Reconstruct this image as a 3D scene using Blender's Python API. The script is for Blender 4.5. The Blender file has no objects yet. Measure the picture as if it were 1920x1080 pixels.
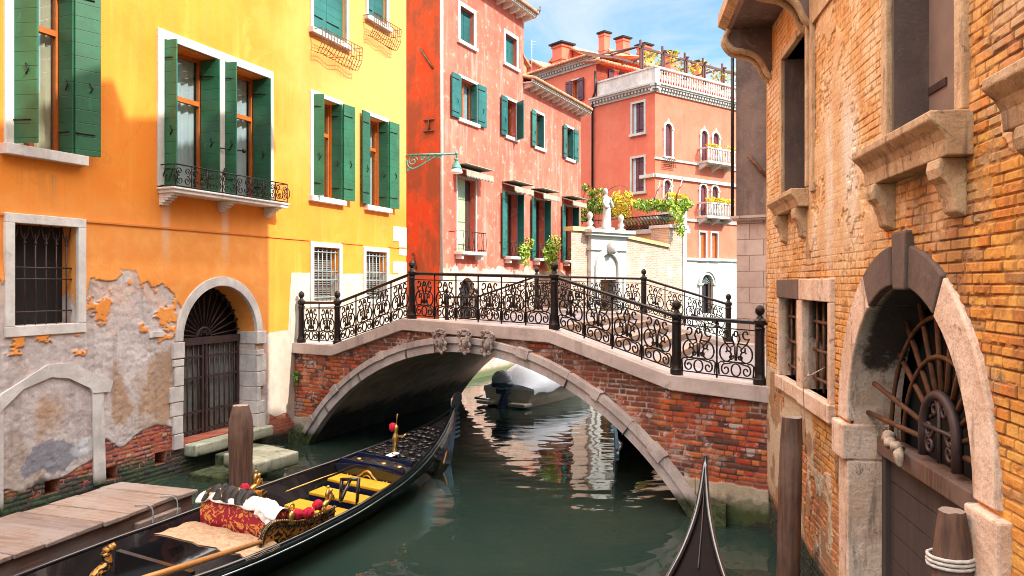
import bpy, bmesh, math, random
from mathutils import Vector, Matrix
from mathutils.geometry import tessellate_polygon
R = math.radians
rnd = random.Random(7)
sc = bpy.context.scene
col = sc.collection
# ---------------------------------------------------------------- camera
F, CX, HY, EYE = 1450.0, 960.0, 530.0, 3.9
cam = bpy.data.cameras.new('camera'); camo = bpy.data.objects.new('camera', cam); col.objects.link(camo)
camo.location = (0, 0, EYE); camo.rotation_euler = (R(90), 0, 0)
cam.sensor_width = 36; cam.lens = 36 * F / 1920; cam.shift_y = -(540 - HY) / 1920
cam.clip_start = 0.05; cam.clip_end = 2000
sc.camera = camo
# ---------------------------------------------------------------- sun and sky
SUN_AZ, SUN_EL = math.atan2(-.515, .857), R(42)
sv = Vector((math.cos(SUN_AZ) * math.cos(SUN_EL), math.sin(SUN_AZ) * math.cos(SUN_EL), math.sin(SUN_EL)))
sl = bpy.data.lights.new('sun', 'SUN'); slo = bpy.data.objects.new('sun', sl); col.objects.link(slo)
sl.energy = 2.0; sl.angle = R(0.53); sl.color = (1, .95, .86)
slo.rotation_euler = sv.to_track_quat('Z', 'Y').to_euler(); slo.location = (30, -20, 40)
w = bpy.data.worlds.new('World'); sc.world = w; w.use_nodes = True
sc.view_settings.view_transform = 'Standard'; sc.view_settings.look = 'None'
sc.view_settings.exposure = 1.87; sc.view_settings.gamma = 1; sc.view_settings.use_curve_mapping = False
sc.cycles.filter_width = .95; sc.cycles.max_bounces = 8; sc.cycles.diffuse_bounces = 5; sc.cycles.glossy_bounces = 4
sc.cycles.transparent_max_bounces = 8; sc.cycles.caustics_reflective = False; sc.cycles.caustics_refractive = False
sc.cycles.sample_clamp_indirect = 6

# ---------------------------------------------------------------- node helpers
def nd(t, typ, ins=None, **props):
    n = t.nodes.new('ShaderNode' + typ)
    for k, v in props.items(): setattr(n, k, v)
    for k, v in (ins or {}).items():
        s = n.inputs[k]
        if isinstance(v, bpy.types.NodeSocket): t.links.new(v, s)
        else:
            if hasattr(s.default_value, '__len__') and hasattr(v, '__len__') and len(s.default_value) == 4 and len(v) == 3: v = tuple(v) + (1,)
            s.default_value = v
    return n
class T:
    """one material tree"""
    def __init__(s, name, coord='Object'):
        s.m = bpy.data.materials.new(name); s.m.use_nodes = True; s.t = s.m.node_tree
        s.t.nodes.clear(); s.out = s.t.nodes.new('ShaderNodeOutputMaterial')
        s.co = nd(s.t, 'TexCoord').outputs[coord]
        sp = nd(s.t, 'SeparateXYZ', {0: s.co}); s.x, s.y, s.z = sp.outputs
    def n(s, typ, ins=None, **p): return nd(s.t, typ, ins, **p)
    def scl(s, v3, vec=None): return s.n('VectorMath', {0: vec or s.co, 1: v3}, operation='MULTIPLY').outputs[0]
    def noise(s, scale, detail=4, rough=.55, vec=None, dist=0): return s.n('TexNoise', {'Vector': vec or s.co, 'Scale': scale, 'Detail': detail, 'Roughness': rough, 'Distortion': dist}).outputs[0]
    def vor(s, scale, vec=None, feature='F1'): return s.n('TexVoronoi', {'Vector': vec or s.co, 'Scale': scale}, feature=feature).outputs[0]
    def ma(s, op, a, b=0.0, c=0.0, clamp=False): return s.n('Math', {0: a, 1: b, 2: c}, operation=op, use_clamp=clamp).outputs[0]
    def st(s, v, lo, hi): return s.n('MapRange', {0: v, 1: lo, 2: hi}, clamp=True, interpolation_type='SMOOTHSTEP').outputs[0]
    def ramp(s, f, stops, interp='LINEAR'):
        n = s.n('ValToRGB', {0: f}); r = n.color_ramp; r.interpolation = interp
        while len(r.elements) < len(stops): r.elements.new(1)
        for e, (p, c) in zip(r.elements, stops):
            e.position = p; e.color = (tuple(c) + (1,)) if hasattr(c, '__len__') else (c, c, c, 1)
        return n.outputs[0]
    def mix(s, f, a, b, blend='MIX'):
        n = s.n('Mix', {0: f}, data_type='RGBA', blend_type=blend)
        for i, v in ((6, a), (7, b)):
            if isinstance(v, bpy.types.NodeSocket): s.t.links.new(v, n.inputs[i])
            else: n.inputs[i].default_value = tuple(v)[:3] + (1,)
        return n.outputs[2]
    def brick(s, w, h, c1, c2, cm, mortar=.012, vec=None, wob=.012, bias=0.0):
        if vec is None:
            vec = s.n('CombineXYZ', {0: s.ma('ADD', s.x, s.y), 1: s.z}).outputs[0]
        nz = s.n('TexNoise', {'Vector': s.co, 'Scale': 5.0, 'Detail': 3}).outputs[1]
        off = s.n('VectorMath', {0: nz, 1: (.5, .5, .5)}, operation='SUBTRACT').outputs[0]
        off = s.n('VectorMath', {0: off, 1: (wob * 4, wob * 4, 0)}, operation='MULTIPLY').outputs[0]
        vec = s.n('VectorMath', {0: vec, 1: off}).outputs[0]
        b = s.n('TexBrick', {'Vector': vec, 'Color1': c1, 'Color2': c2, 'Mortar': cm, 'Scale': 1.0, 'Mortar Size': mortar, 'Mortar Smooth': .35, 'Bias': bias, 'Brick Width': w, 'Row Height': h})
        return b.outputs[0], b.outputs[1]
    def done(s, color, rough=.8, bump=None, strength=.5, dist=.02, metal=0.0, **extra):
        p = s.n('BsdfPrincipled', {'Base Color': color, 'Roughness': rough, 'Metallic': metal})
        for k, v in extra.items():
            k = k.replace('_', ' ')
            if isinstance(v, bpy.types.NodeSocket): s.t.links.new(v, p.inputs[k])
            else: p.inputs[k].default_value = v
        if bump is not None:
            b = s.n('Bump', {'Height': bump, 'Strength': strength, 'Distance': dist}); s.t.links.new(b.outputs[0], p.inputs['Normal'])
        s.t.links.new(p.outputs[0], s.out.inputs[0]); return s.m
def cm(c, k): return tuple(min(1, x * k) for x in c)
def plain(name, c, rough=.6, var=.25, scale=6, bump=.25, metal=0.0, dist=.01, c2=None, **kw):
    t = T(name); n = t.noise(scale, 6, .6); n2 = t.noise(scale * .25, 3)
    cc = t.mix(t.st(n, .3, .72), cm(c, 1 - var), cm(c, 1 + var * .5))
    if c2: cc = t.mix(t.st(n2, .48, .62), cc, c2)
    return t.done(cc, rough, t.noise(scale * 6, 6, .65), bump, dist, metal, **kw)

# world: physical sky with thin high cloud
t = w.node_tree; t.nodes.clear()
sky = nd(t, 'TexSky', sky_type='NISHITA', sun_disc=False, sun_elevation=SUN_EL, sun_rotation=math.pi / 2 - SUN_AZ, air_density=1.0, dust_density=.6, ozone_density=1.6)
tc = nd(t, 'TexCoord').outputs['Generated']
mp = nd(t, 'Mapping', {0: tc, 3: (1.3, 1.3, 5.0), 2: (.0, .18, .4)}).outputs[0]
n1 = nd(t, 'TexNoise', {'Vector': mp, 'Scale': 1.6, 'Detail': 9, 'Roughness': .62, 'Distortion': .6}).outputs[0]
cl = nd(t, 'MapRange', {0: n1, 1: .38, 2: .66, 4: .9}, interpolation_type='SMOOTHSTEP').outputs[0]
# bright cloud added overhead out of view as fill light, thin streaks lower down
el = nd(t, 'MapRange', {0: nd(t, 'SeparateXYZ', {0: tc}).outputs[2], 1: .36, 2: .62, 3: 0, 4: .75}, interpolation_type='SMOOTHSTEP').outputs[0]
cov = nd(t, 'Math', {0: cl, 1: el}, operation='MAXIMUM').outputs[0]
bri = nd(t, 'Mix', {0: el, 6: (1.75, 1.85, 1.9, 1), 7: (15.5, 14.7, 13.8, 1)}, data_type='RGBA').outputs[2]
blue = nd(t, 'Mix', {0: 1.0, 6: sky.outputs[0], 7: (.30, .46, .50, 1)}, data_type='RGBA', blend_type='MULTIPLY').outputs[2]
mx = nd(t, 'Mix', {0: cov, 6: blue, 7: bri}, data_type='RGBA').outputs[2]
bg = nd(t, 'Background', {0: mx, 1: .15})
t.links.new(bg.outputs[0], nd(t, 'OutputWorld').inputs[0])

# ---------------------------------------------------------------- geometry helpers
class Plane:
    """a vertical plane in plan: x runs along it, y into it, z up"""
    def __init__(s, x0, y0, dx, dy):
        L = math.hypot(dx, dy); s.x0, s.y0, s.dx, s.dy = x0, y0, dx / L, dy / L
        s.M = Matrix(((s.dx, -s.dy, 0, x0), (s.dy, s.dx, 0, y0), (0, 0, 1, 0), (0, 0, 0, 1)))
    def u(s, px, w=0):
        k = (px - CX) / F; ox = s.x0 + w * s.dy; oy = s.y0 - w * s.dx
        return (k * oy - ox) / (s.dx - k * s.dy)
    def uz(s, px, py, w=0):
        u = s.u(px, w); Y = s.y0 - w * s.dx + u * s.dy
        return u, EYE - (py - HY) * Y / F
    def z(s, px, py, w=0): return s.uz(px, py, w)[1]
    def loc(s, X, Y, Z=0): return s.M.inverted() @ Vector((X, Y, Z))
    def g(s, px, py, z):   # local point of the pixel on the horizontal plane z
        Y = (EYE - z) * F / (py - HY); return s.loc((px - CX) / F * Y, Y, z)
ID = Plane(0, 0, 1, 0)
class MB:
    def __init__(s): s.v = []; s.f = []; s.mi = []; s.sm = []
    def add(s, vs, fs, mi=0, sm=False):
        b = len(s.v); s.v += [tuple(v) for v in vs]
        for f in fs: s.f.append([b + i for i in f]); s.mi.append(mi); s.sm.append(sm)
        return s
    def box(s, x0, x1, y0, y1, z0, z1, mi=0):
        return s.add([(x0, y0, z0), (x1, y0, z0), (x1, y1, z0), (x0, y1, z0), (x0, y0, z1), (x1, y0, z1), (x1, y1, z1), (x0, y1, z1)],
              [(0, 3, 2, 1), (4, 5, 6, 7), (0, 1, 5, 4), (1, 2, 6, 5), (2, 3, 7, 6), (3, 0, 4, 7)], mi)
    def prism(s, poly, y0, y1, mi=0, axis='y'):
        n = len(poly)
        if axis == 'y': vs = [(a, y0, b) for a, b in poly] + [(a, y1, b) for a, b in poly]
        elif axis == 'z': vs = [(a, b, y0) for a, b in poly] + [(a, b, y1) for a, b in poly]
        else: vs = [(y0, a, b) for a, b in poly] + [(y1, a, b) for a, b in poly]
        tri = tessellate_polygon([[Vector((a, b, 0)) for a, b in poly]])
        return s.add(vs, [tuple(f) for f in tri] + [tuple(n + i for i in f) for f in tri] + [(i, (i + 1) % n, n + (i + 1) % n, n + i) for i in range(n)], mi)
    def tube(s, pts, r, n=6, mi=0, closed=False, sm=True, up=None, flat=1.0):
        P = [Vector(p) for p in pts]; N = len(P)
        if N < 2: return s
        rs = r if hasattr(r, '__len__') else [r] * N
        vs = []; prev = None
        for i, p in enumerate(P):
            a = P[(i - 1) % N] if (closed or i) else P[0]; b = P[(i + 1) % N] if (closed or i < N - 1) else P[-1]
            d = (b - a)
            if d.length < 1e-9: d = Vector((0, 0, 1))
            d.normalize()
            if prev is None:
                ref = up or (Vector((0, 0, 1)) if abs(d.z) < .9 else Vector((1, 0, 0)))
                e1 = d.cross(ref).normalized()
            else:
                e1 = (prev - d * prev.dot(d))
                e1 = e1.normalized() if e1.length > 1e-6 else d.orthogonal().normalized()
            prev = e1; e2 = d.cross(e1)
            for k in range(n):
                an = 2 * math.pi * (k + .5) / n
                vs.append(p + (e1 * math.cos(an) + e2 * math.sin(an) * flat) * rs[i])
        fs = []
        for i in range(N if closed else N - 1):
            j = (i + 1) % N
            for k in range(n): fs.append((i * n + k, i * n + (k + 1) % n, j * n + (k + 1) % n, j * n + k))
        if not closed: fs += [tuple(range(n))[::-1], tuple((N - 1) * n + k for k in range(n))]
        return s.add(vs, fs, mi, sm)
    def lathe(s, prof, c=(0, 0), n=14, mi=0, sm=True, z0=0, sx=1, sy=1):
        vs = []
        for r, z in prof:
            for k in range(n):
                a = 2 * math.pi * (k + .5) / n; vs.append((c[0] + r * sx * math.cos(a), c[1] + r * sy * math.sin(a), z + z0))
        fs = [(i * n + k, i * n + (k + 1) % n, (i + 1) * n + (k + 1) % n, (i + 1) * n + k) for i in range(len(prof) - 1) for k in range(n)]
        fs += [tuple(range(n))[::-1], tuple((len(prof) - 1) * n + k for k in range(n))]
        return s.add(vs, fs, mi, sm)
    def ball(s, c, r, n=10, mi=0, sz=1, jit=0):
        m = max(4, n // 2 + 1); vs = [(c[0], c[1], c[2] - r * sz)]
        for i in range(1, m):
            a = math.pi * i / m
            for k in range(n):
                b = 2 * math.pi * k / n; q = r * (1 + jit * (rnd.random() - .5))
                vs.append((c[0] + q * math.sin(a) * math.cos(b), c[1] + q * math.sin(a) * math.sin(b), c[2] - q * sz * math.cos(a)))
        vs.append((c[0], c[1], c[2] + r * sz)); L = len(vs) - 1
        fs = [(0, 1 + (k + 1) % n, 1 + k) for k in range(n)]
        for i in range(m - 2):
            for k in range(n): fs.append((1 + i * n + k, 1 + i * n + (k + 1) % n, 1 + (i + 1) * n + (k + 1) % n, 1 + (i + 1) * n + k))
        fs += [(1 + (m - 2) * n + k, 1 + (m - 2) * n + (k + 1) % n, L) for k in range(n)]
        return s.add(vs, fs, mi, True)
    def grid(s, rows, mi=0, sm=True, closed=False):
        n = len(rows[0]); vs = [p for r in rows for p in r]
        fs = [(i * n + k, i * n + (k + 1) % n, (i + 1) * n + (k + 1) % n, (i + 1) * n + k) for i in range(len(rows) - 1) for k in range(n if closed else n - 1)]
        return s.add(vs, fs, mi, sm)
    def sheet(s, outer, holes=(), depth=.3, y=0, mi=0, mr=0):
        """a wall face with openings, each with reveals going in by depth"""
        loops = [outer] + list(holes); flat = [q for l in loops for q in l]
        tri = tessellate_polygon([[Vector((a, b, 0)) for a, b in l] for l in loops])
        s.add([(a, y, b) for a, b in flat], [tuple(f) for f in tri], mi)
        for h in holes:
            n = len(h); s.add([(a, y, b) for a, b in h] + [(a, y + depth, b) for a, b in h], [(i, (i + 1) % n, n + (i + 1) % n, n + i) for i in range(n)], mr)
        return s
    def leaf(s, u0, w0, u1, w1, z0, z1, th=.045, mi=0):
        a = Vector((u0, -w0)); b = Vector((u1, -w1)); d = (b - a).normalized(); nn = Vector((-d.y, d.x)) * th / 2
        q = [a - nn, b - nn, b + nn, a + nn]
        return s.prism([(p.x, p.y) for p in q], z0, z1, mi, 'z')
    def build(s, name, mats, parent=None, frame=None, bevel=0, recalc=True):
        me = bpy.data.meshes.new(name); me.from_pydata(s.v, [], s.f)
        if not isinstance(mats, (list, tuple)): mats = [mats]
        for m in mats: me.materials.append(m)
        me.polygons.foreach_set('material_index', s.mi); me.polygons.foreach_set('use_smooth', s.sm)
        me.validate()
        if recalc:
            bm = bmesh.new(); bm.from_mesh(me); bmesh.ops.recalc_face_normals(bm, faces=bm.faces); bm.to_mesh(me); bm.free()
        o = bpy.data.objects.new(name, me); col.objects.link(o)
        if parent is not None:
            o.parent = parent
            if frame is not None: o.matrix_local = wm(parent).inverted() @ frame.M
        elif frame is not None: o.matrix_world = frame.M
        if bevel:
            b = o.modifiers.new('bevel', 'BEVEL'); b.width = bevel; b.segments = 2; b.limit_method = 'ANGLE'; b.angle_limit = R(40)
        return o
def wm(o):
    m = o.matrix_basis.copy()
    while o.parent: o = o.parent; m = o.matrix_basis @ m
    return m
def tag(o, label, cat, group=None):
    o['label'] = label; o['category'] = cat
    if group: o['group'] = group
    return o
def thing(name, label, cat, frame=None, group=None, loc=None, rz=0):
    o = bpy.data.objects.new(name, None); col.objects.link(o); o.empty_display_size = .3
    if frame is not None: o.matrix_basis = frame.M
    if loc is not None: o.matrix_basis = Matrix.Translation(loc) @ Matrix.Rotation(rz, 4, 'Z')
    return tag(o, label, cat, group)
def dup(o, parent=None):
    c = o.copy(); col.objects.link(c); c.parent = parent
    for ch in o.children: dup(ch, c)
    return c
def rect(a, b, c, d): return [(a, c), (b, c), (b, d), (a, d)]
def arch(a, b, c, zs, n=16, k=1.0):
    """round headed opening from sill c, springing zs"""
    r = (b - a) / 2; m = (a + b) / 2
    return [(a, c), (b, c)] + [(m + r * math.cos(math.pi * i / n), zs + r * k * math.sin(math.pi * i / n)) for i in range(n + 1)]
def ring(mb, a, b, c, zs, t, y0, y1, n=18, k=1.0, mi=0, legs=True):
    """stone band round a round headed opening"""
    r = (b - a) / 2; m = (a + b) / 2
    inn = [(m + r * math.cos(math.pi * i / n), zs + r * k * math.sin(math.pi * i / n)) for i in range(n + 1)]
    out = [(m + (r + t) * math.cos(math.pi * i / n), zs + (r * k + t) * math.sin(math.pi * i / n)) for i in range(n + 1)]
    if legs: inn = [(b, c)] + inn + [(a, c)]; out = [(b + t, c)] + out + [(a - t, c)]
    mb.prism(out + inn[::-1], y0, y1, mi)
def spiral(cx, cy, r0, r1, a0, a1, n=16):
    return [(cx + (r0 + (r1 - r0) * i / n) * math.cos(a0 + (a1 - a0) * i / n), cy + (r0 + (r1 - r0) * i / n) * math.sin(a0 + (a1 - a0) * i / n)) for i in range(n + 1)]
def smooth(pts, n=6):
    """Catmull-Rom through 2-D or 3-D points"""
    P = [Vector(p) for p in pts]; out = []
    for i in range(len(P) - 1):
        p0, p1, p2, p3 = P[max(i - 1, 0)], P[i], P[i + 1], P[min(i + 2, len(P) - 1)]
        for k in range(n):
            t = k / n; out.append(.5 * ((2 * p1) + (p2 - p0) * t + (2 * p0 - 5 * p1 + 4 * p2 - p3) * t * t + (3 * p1 - p0 - 3 * p2 + p3) * t ** 3))
    return out + [P[-1]]
def lerp(tab, x):
    for (a, va), (b, vb) in zip(tab, tab[1:]):
        if x <= b: return va + (vb - va) * max(0, min(1, (x - a) / (b - a)))
    return tab[-1][1]
# ---------------------------------------------------------------- worn masonry as real relief
import numpy as np
def vn(x, y, seed=0):
    ix, iy = np.floor(x), np.floor(y); fx, fy = x - ix, y - iy; fx = fx * fx * (3 - 2 * fx); fy = fy * fy * (3 - 2 * fy)
    def h(a, b): v = np.sin(a * 127.1 + b * 311.7 + seed * 74.7) * 43758.5453; return v - np.floor(v)
    return (h(ix, iy) * (1 - fx) + h(ix + 1, iy) * fx) * (1 - fy) + (h(ix, iy + 1) * (1 - fx) + h(ix + 1, iy + 1) * fx) * fy
def fb(x, y, o=4, seed=0, g=.5):
    s = 0; a = 1; t = 0
    for k in range(o): s = s + a * vn(x * 2 ** k + k * 17.3, y * 2 ** k + k * 9.1, seed + k); t += a; a *= g
    return s / t
def ss(v, lo, hi): t = np.clip((v - lo) / (hi - lo), 0, 1); return t * t * (3 - 2 * t)
def mixc(a, b, m): return a * (1 - m[..., None]) + np.asarray(b) * m[..., None]
def courses(x, z, seed, h, w):
    """irregular brick courses: returns per-point brick noise (3) and distance to the joint"""
    rs = np.random.RandomState(seed)
    zz = z + .016 * (fb(x * .45, z * .3, 3, seed + 40) - .5) + .010 * (fb(x * 4, z * 4, 2, seed + 50) - .5)
    nb = int((zz.max() - zz.min()) / h) + 8; eb = zz.min() - h + np.cumsum(h * (1 + rs.uniform(-.14, .14, nb)))
    j = np.clip(np.searchsorted(eb, zz.ravel()), 1, nb - 1).reshape(zz.shape)
    dz = np.minimum(zz - eb[j - 1], eb[j] - zz); dx = np.zeros_like(x); bid = np.zeros_like(x)
    xx = x + .012 * (fb(x * 6, z * 6, 2, seed + 60) - .5)
    for k in np.unique(j):
        m = j == k; n = int((xx.max() - xx.min()) / (w * .4)) + 8
        ln = np.where(rs.rand(n) < .36, w * .5, w) * rs.uniform(.85, 1.15, n); ed = xx.min() - w + np.cumsum(ln) - rs.rand() * w
        i = np.clip(np.searchsorted(ed, xx[m]), 1, n - 1); dx[m] = np.minimum(xx[m] - ed[i - 1], ed[i] - xx[m]); bid[m] = k * 311.0 + i
    def hh(s): v = np.sin(bid * 12.9898 + s * 78.233) * 43758.5453; return v - np.floor(v)
    return hh(1), hh(2), hh(3), np.minimum(dx, dz)
def relief(name, mat, parent, x0, x1, z0, z1, step, fn, keep, smooth_=True):
    nx, nz = int((x1 - x0) / step) + 1, int((z1 - z0) / step) + 1
    x, z = np.meshgrid(np.linspace(x0, x1, nx), np.linspace(z0, z1, nz)); y, c = fn(x, z)
    co = np.stack([x, y, z], -1).reshape(-1, 3)
    idx = np.arange(nx * nz).reshape(nz, nx); q = np.stack([idx[:-1, :-1], idx[:-1, 1:], idx[1:, 1:], idx[1:, :-1]], -1)
    k = keep((x[:-1, :-1] + x[1:, 1:]) / 2, (z[:-1, :-1] + z[1:, 1:]) / 2); q = q[k]
    used = np.unique(q); remap = np.zeros(nx * nz, int); remap[used] = np.arange(len(used)); q = remap[q]
    me = bpy.data.meshes.new(name); me.vertices.add(len(used)); me.vertices.foreach_set('co', co[used].ravel())
    me.loops.add(q.size); me.loops.foreach_set('vertex_index', q.ravel()); me.polygons.add(len(q)); me.polygons.foreach_set('loop_start', np.arange(0, q.size, 4)); me.polygons.foreach_set('loop_total', np.full(len(q), 4))
    me.polygons.foreach_set('use_smooth', np.full(len(q), smooth_)); me.update(calc_edges=True); me.validate()
    at = me.color_attributes.new('Tone', 'FLOAT_COLOR', 'POINT'); at.data.foreach_set('color', c.reshape(-1, 4)[used].ravel().astype(np.float32))
    me.materials.append(mat); o = bpy.data.objects.new(name, me); col.objects.link(o); o.parent = parent; return o
def inpoly(px, pz, poly):
    r = np.zeros(px.shape, bool); n = len(poly)
    for i in range(n):
        (a, b), (c, d) = poly[i], poly[(i + 1) % n]
        if b == d: continue
        r ^= ((b > pz) != (d > pz)) & (px < (c - a) * (pz - b) / (d - b) + a)
    return r
# ---------------------------------------------------------------- materials
def mat_yellow(worn=False):
    t = T('ochre_wall_worn' if worn else 'ochre_wall'); x, z = t.x, t.z
    n1 = t.noise(.55, 7, .6); n2 = t.noise(2.2, 8, .62); st = t.noise(1.0, 6, .6, t.scl((2.2, 1, .22)))
    base = t.mix(t.st(n1, .35, .68), (.78, .215, .012), (.82, .265, .022))
    base = t.mix(t.st(st, .5, .75), base, (.83, .32, .045))
    base = t.mix(t.ma('MULTIPLY', t.st(n2, .5, .75), .5), base, (.66, .26, .03))
    base = t.mix(t.ma('MULTIPLY', t.st(t.noise(.9, 9, .7, dist=.8), .55, .68), .6), base, (.85, .33, .05))
    sl_ = t.ma('MULTIPLY', t.st(t.noise(1.0, 5, .6, t.scl((7, 1, .16))), .56, .72), .35); base = t.mix(sl_, base, (.50, .24, .08))
    ck = t.ma('MULTIPLY', t.st(t.vor(.75, t.n('VectorMath', {0: t.co, 1: t.n('VectorMath', {0: t.n('TexNoise', {'Vector': t.co, 'Scale': 2.5, 'Detail': 6}).outputs[1], 1: (.5, .5, .5)}, operation='MULTIPLY').outputs[0]}).outputs[0], 'DISTANCE_TO_EDGE'), .008, .002), .2); base = t.mix(ck, base, (.36, .15, .03))
    for xa, xb, zt_, L in ((13.3, 14.75, 5.72, 1.1), (21.0, 22.6, 6.15, 1.3), (23.3, 25.0, 6.15, 1.2), (20.8, 23.0, 9.6, 1.6), (23.3, 25.4, 9.6, 1.6), (12.9, 16.0, 9.4, 2.0)):
        m = t.ma('MULTIPLY', t.ma('MULTIPLY', t.st(x, xa, xa + .12), t.st(x, xb, xb - .12)), t.ma('MULTIPLY', t.st(z, zt_ - L, zt_ - .1), t.st(z, zt_ + .02, zt_)))
        rn = t.st(t.noise(1.0, 4, .6, t.scl((9, 1, .14))), .50, .66); base = t.mix(t.ma('MULTIPLY', m, t.ma('MULTIPLY', rn, .55)), base, (.42, .20, .07))
    # orange of the shaded part put into the colour below the string course, whiter wash high up on the far end
    low = t.st(t.ma('ADD', z, t.ma('MULTIPLY', n1, .5)), 6.0, 4.9)
    base = t.mix(t.ma('MULTIPLY', low, t.st(x, 19.7, 19.3)), base, t.mix(t.st(n2, .4, .7), (.84, .29, .05), (.88, .36, .085)))
    hi = t.ma('MULTIPLY', t.st(t.ma('ADD', x, t.ma('MULTIPLY', n1, 6.0)), 21, 27), t.st(z, 5.5, 8))
    base = t.mix(t.ma('MULTIPLY', hi, .75), base, (.80, .38, .12))
    # pale runs below the balcony brackets
    for cx in (16.45, 18.1):
        d = t.ma('ABSOLUTE', t.ma('SUBTRACT', x, cx)); m = t.ma('MULTIPLY', t.st(d, .16, .03), t.st(z, 4.05, 5.1)); m = t.ma('MULTIPLY', m, t.st(z, 5.75, 5.6))
        base = t.mix(t.ma('MULTIPLY', m, .55), base, (.72, .52, .38))
    if worn:
        at = t.n('VertexColor', layer_name='Tone'); f = t.noise(30, 5, .7)
        c = t.mix(at.outputs[1], base, t.mix(.35, at.outputs[0], t.mix(t.st(f, .3, .7), (.5, .5, .5), (1, 1, 1)), 'MULTIPLY'))
        return t.done(c, .88, t.ma('ADD', t.noise(14, 8, .7), t.ma('MULTIPLY', t.noise(3, 4), .5)), .5, .02)
    # paint lost from the render
    pn = t.noise(1.5, 9, .66, dist=.4); edge = t.noise(.6, 3)
    h = t.ramp(t.ma('DIVIDE', t.ma('SUBTRACT', x, 10), 18.0), [(0, .36), (.27, .36), (.30, .385), (.372, .37), (.39, .34), (.5, .27), (.572, .275), (.575, .415), (1, .415)])
    hh = t.ma('MULTIPLY', h, 10.0)
    amp = t.ramp(t.ma('DIVIDE', t.ma('SUBTRACT', x, 10), 18.0), [(0, .35), (.2, .8), (.30, 1.0), (.40, .7), (.45, .05), (1, .01)])
    q = t.ma('ADD', t.ma('SUBTRACT', hh, z), t.ma('MULTIPLY', t.ma('SUBTRACT', pn, .5), t.ma('MULTIPLY', amp, 2.6)))
    peel = t.st(q, -.02, .02)
    a = t.noise(.9, 6, .6); b2 = t.noise(2.6, 7, .6); c2 = t.noise(1.3, 5, .6, t.scl((1.6, 1, .5)))
    ren = t.mix(t.st(b2, .3, .7), (.50, .40, .38), (.70, .60, .57))
    ren = t.mix(t.ma('MULTIPLY', t.st(c2, .48, .60), .8), ren, (.50, .29, .14))
    ren = t.mix(t.ma('MULTIPLY', t.st(a, .58, .66), .7), ren, (.27, .27, .33))
    ren = t.mix(t.ma('MULTIPLY', t.st(t.noise(7, 4), .62, .7), .5), ren, (.72, .68, .68))
    ren = t.mix(t.st(x, 19.1, 19.3), ren, t.mix(t.st(b2, .3, .7), (.42, .35, .28), (.54, .46, .38)))
    c = t.mix(peel, base, ren)
    # bare brick near the water, then weed
    bc, bf = t.brick(.27, .08, (.42, .07, .045), (.50, .16, .08), (.36, .22, .18), .009, wob=.02)
    bc = t.mix(t.ma('MULTIPLY', t.st(b2, .55, .7), .7), bc, (.50, .30, .16))
    bc = t.mix(t.ma('MULTIPLY', t.st(t.noise(6, 5, .7), .5, .66), .6), bc, (.22, .05, .04))
    hb = t.ramp(t.ma('DIVIDE', t.ma('SUBTRACT', x, 10), 18.0), [(0, .1), (.18, .085), (.253, .07), (.262, .10), (.31, .095), (.35, .14), (.37, .145), (.39, .1), (.49, .08), (.57, .07), (.6, .0)])
    qb = t.ma('ADD', t.ma('SUBTRACT', t.ma('MULTIPLY', hb, 10), z), t.ma('MULTIPLY', t.ma('SUBTRACT', t.noise(1.3, 6, .6), .5), .6))
    bm_ = t.st(qb, -.015, .015); c = t.mix(bm_, c, bc)
    wet = t.st(t.ma('ADD', z, t.ma('MULTIPLY', t.noise(3, 5), .35)), .62, .38)
    c = t.mix(wet, c, t.mix(t.st(b2, .4, .6), (.022, .03, .024), (.06, .08, .04)))
    hgt = t.ma('ADD', t.ma('MULTIPLY', t.noise(9, 8, .7), .35), t.ma('MULTIPLY', t.noise(.8, 3), .5))
    hgt = t.ma('SUBTRACT', hgt, t.ma('MULTIPLY', peel, .22)); hgt = t.ma('SUBTRACT', hgt, t.ma('MULTIPLY', bm_, t.ma('ADD', .9, t.ma('MULTIPLY', bf, .5))))
    hgt = t.ma('ADD', hgt, t.ma('MULTIPLY', t.ma('MULTIPLY', peel, b2), .5))
    return t.done(c, t.mix(wet, (.88,) * 3, (.5,) * 3), hgt, .55, .035)
def mat_red(name, c1, c2, cw, wash=.5, low=None, lowz=4.4, brown=None):
    t = T(name); n1 = t.noise(.7, 8, .65, dist=.3); n2 = t.noise(2.8, 8, .68); st = t.noise(.9, 7, .62, t.scl((2.6, 2.6, .3)))
    c = t.mix(t.st(n1, .35, .65), c1, c2)
    c = t.mix(t.ma('MULTIPLY', t.st(st, .50, .72), wash), c, cw)
    c = t.mix(t.ma('MULTIPLY', t.st(n2, .54, .64), wash), c, cw)
    if brown: c = t.mix(t.ma('MULTIPLY', t.st(t.ma('ADD', n1, t.ma('MULTIPLY', st, .4)), .58, .80), .85), c, brown)
    if low:
        q = t.ma('ADD', t.ma('SUBTRACT', lowz, t.z), t.ma('MULTIPLY', t.ma('SUBTRACT', t.noise(1.1, 8, .6), .5), 1.4))
        l = t.mix(t.st(n2, .45, .62), low, (.62, .33, .22)); c = t.mix(t.st(q, -.04, .04), c, l)
        bc, bf = t.brick(.3, .09, (.5, .2, .12), (.6, .32, .2), (.6, .5, .42), .02)
        c = t.mix(t.ma('MULTIPLY', t.st(t.noise(.8, 4), .56, .6), t.st(t.z, 1.8, 1.5)), c, bc)
        c = t.mix(t.st(t.z, .5, .15), c, (.1, .12, .05))
    return t.done(c, .9, t.ma('ADD', t.noise(10, 7, .7), t.ma('MULTIPLY', n2, .6)), .35, .02)
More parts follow.
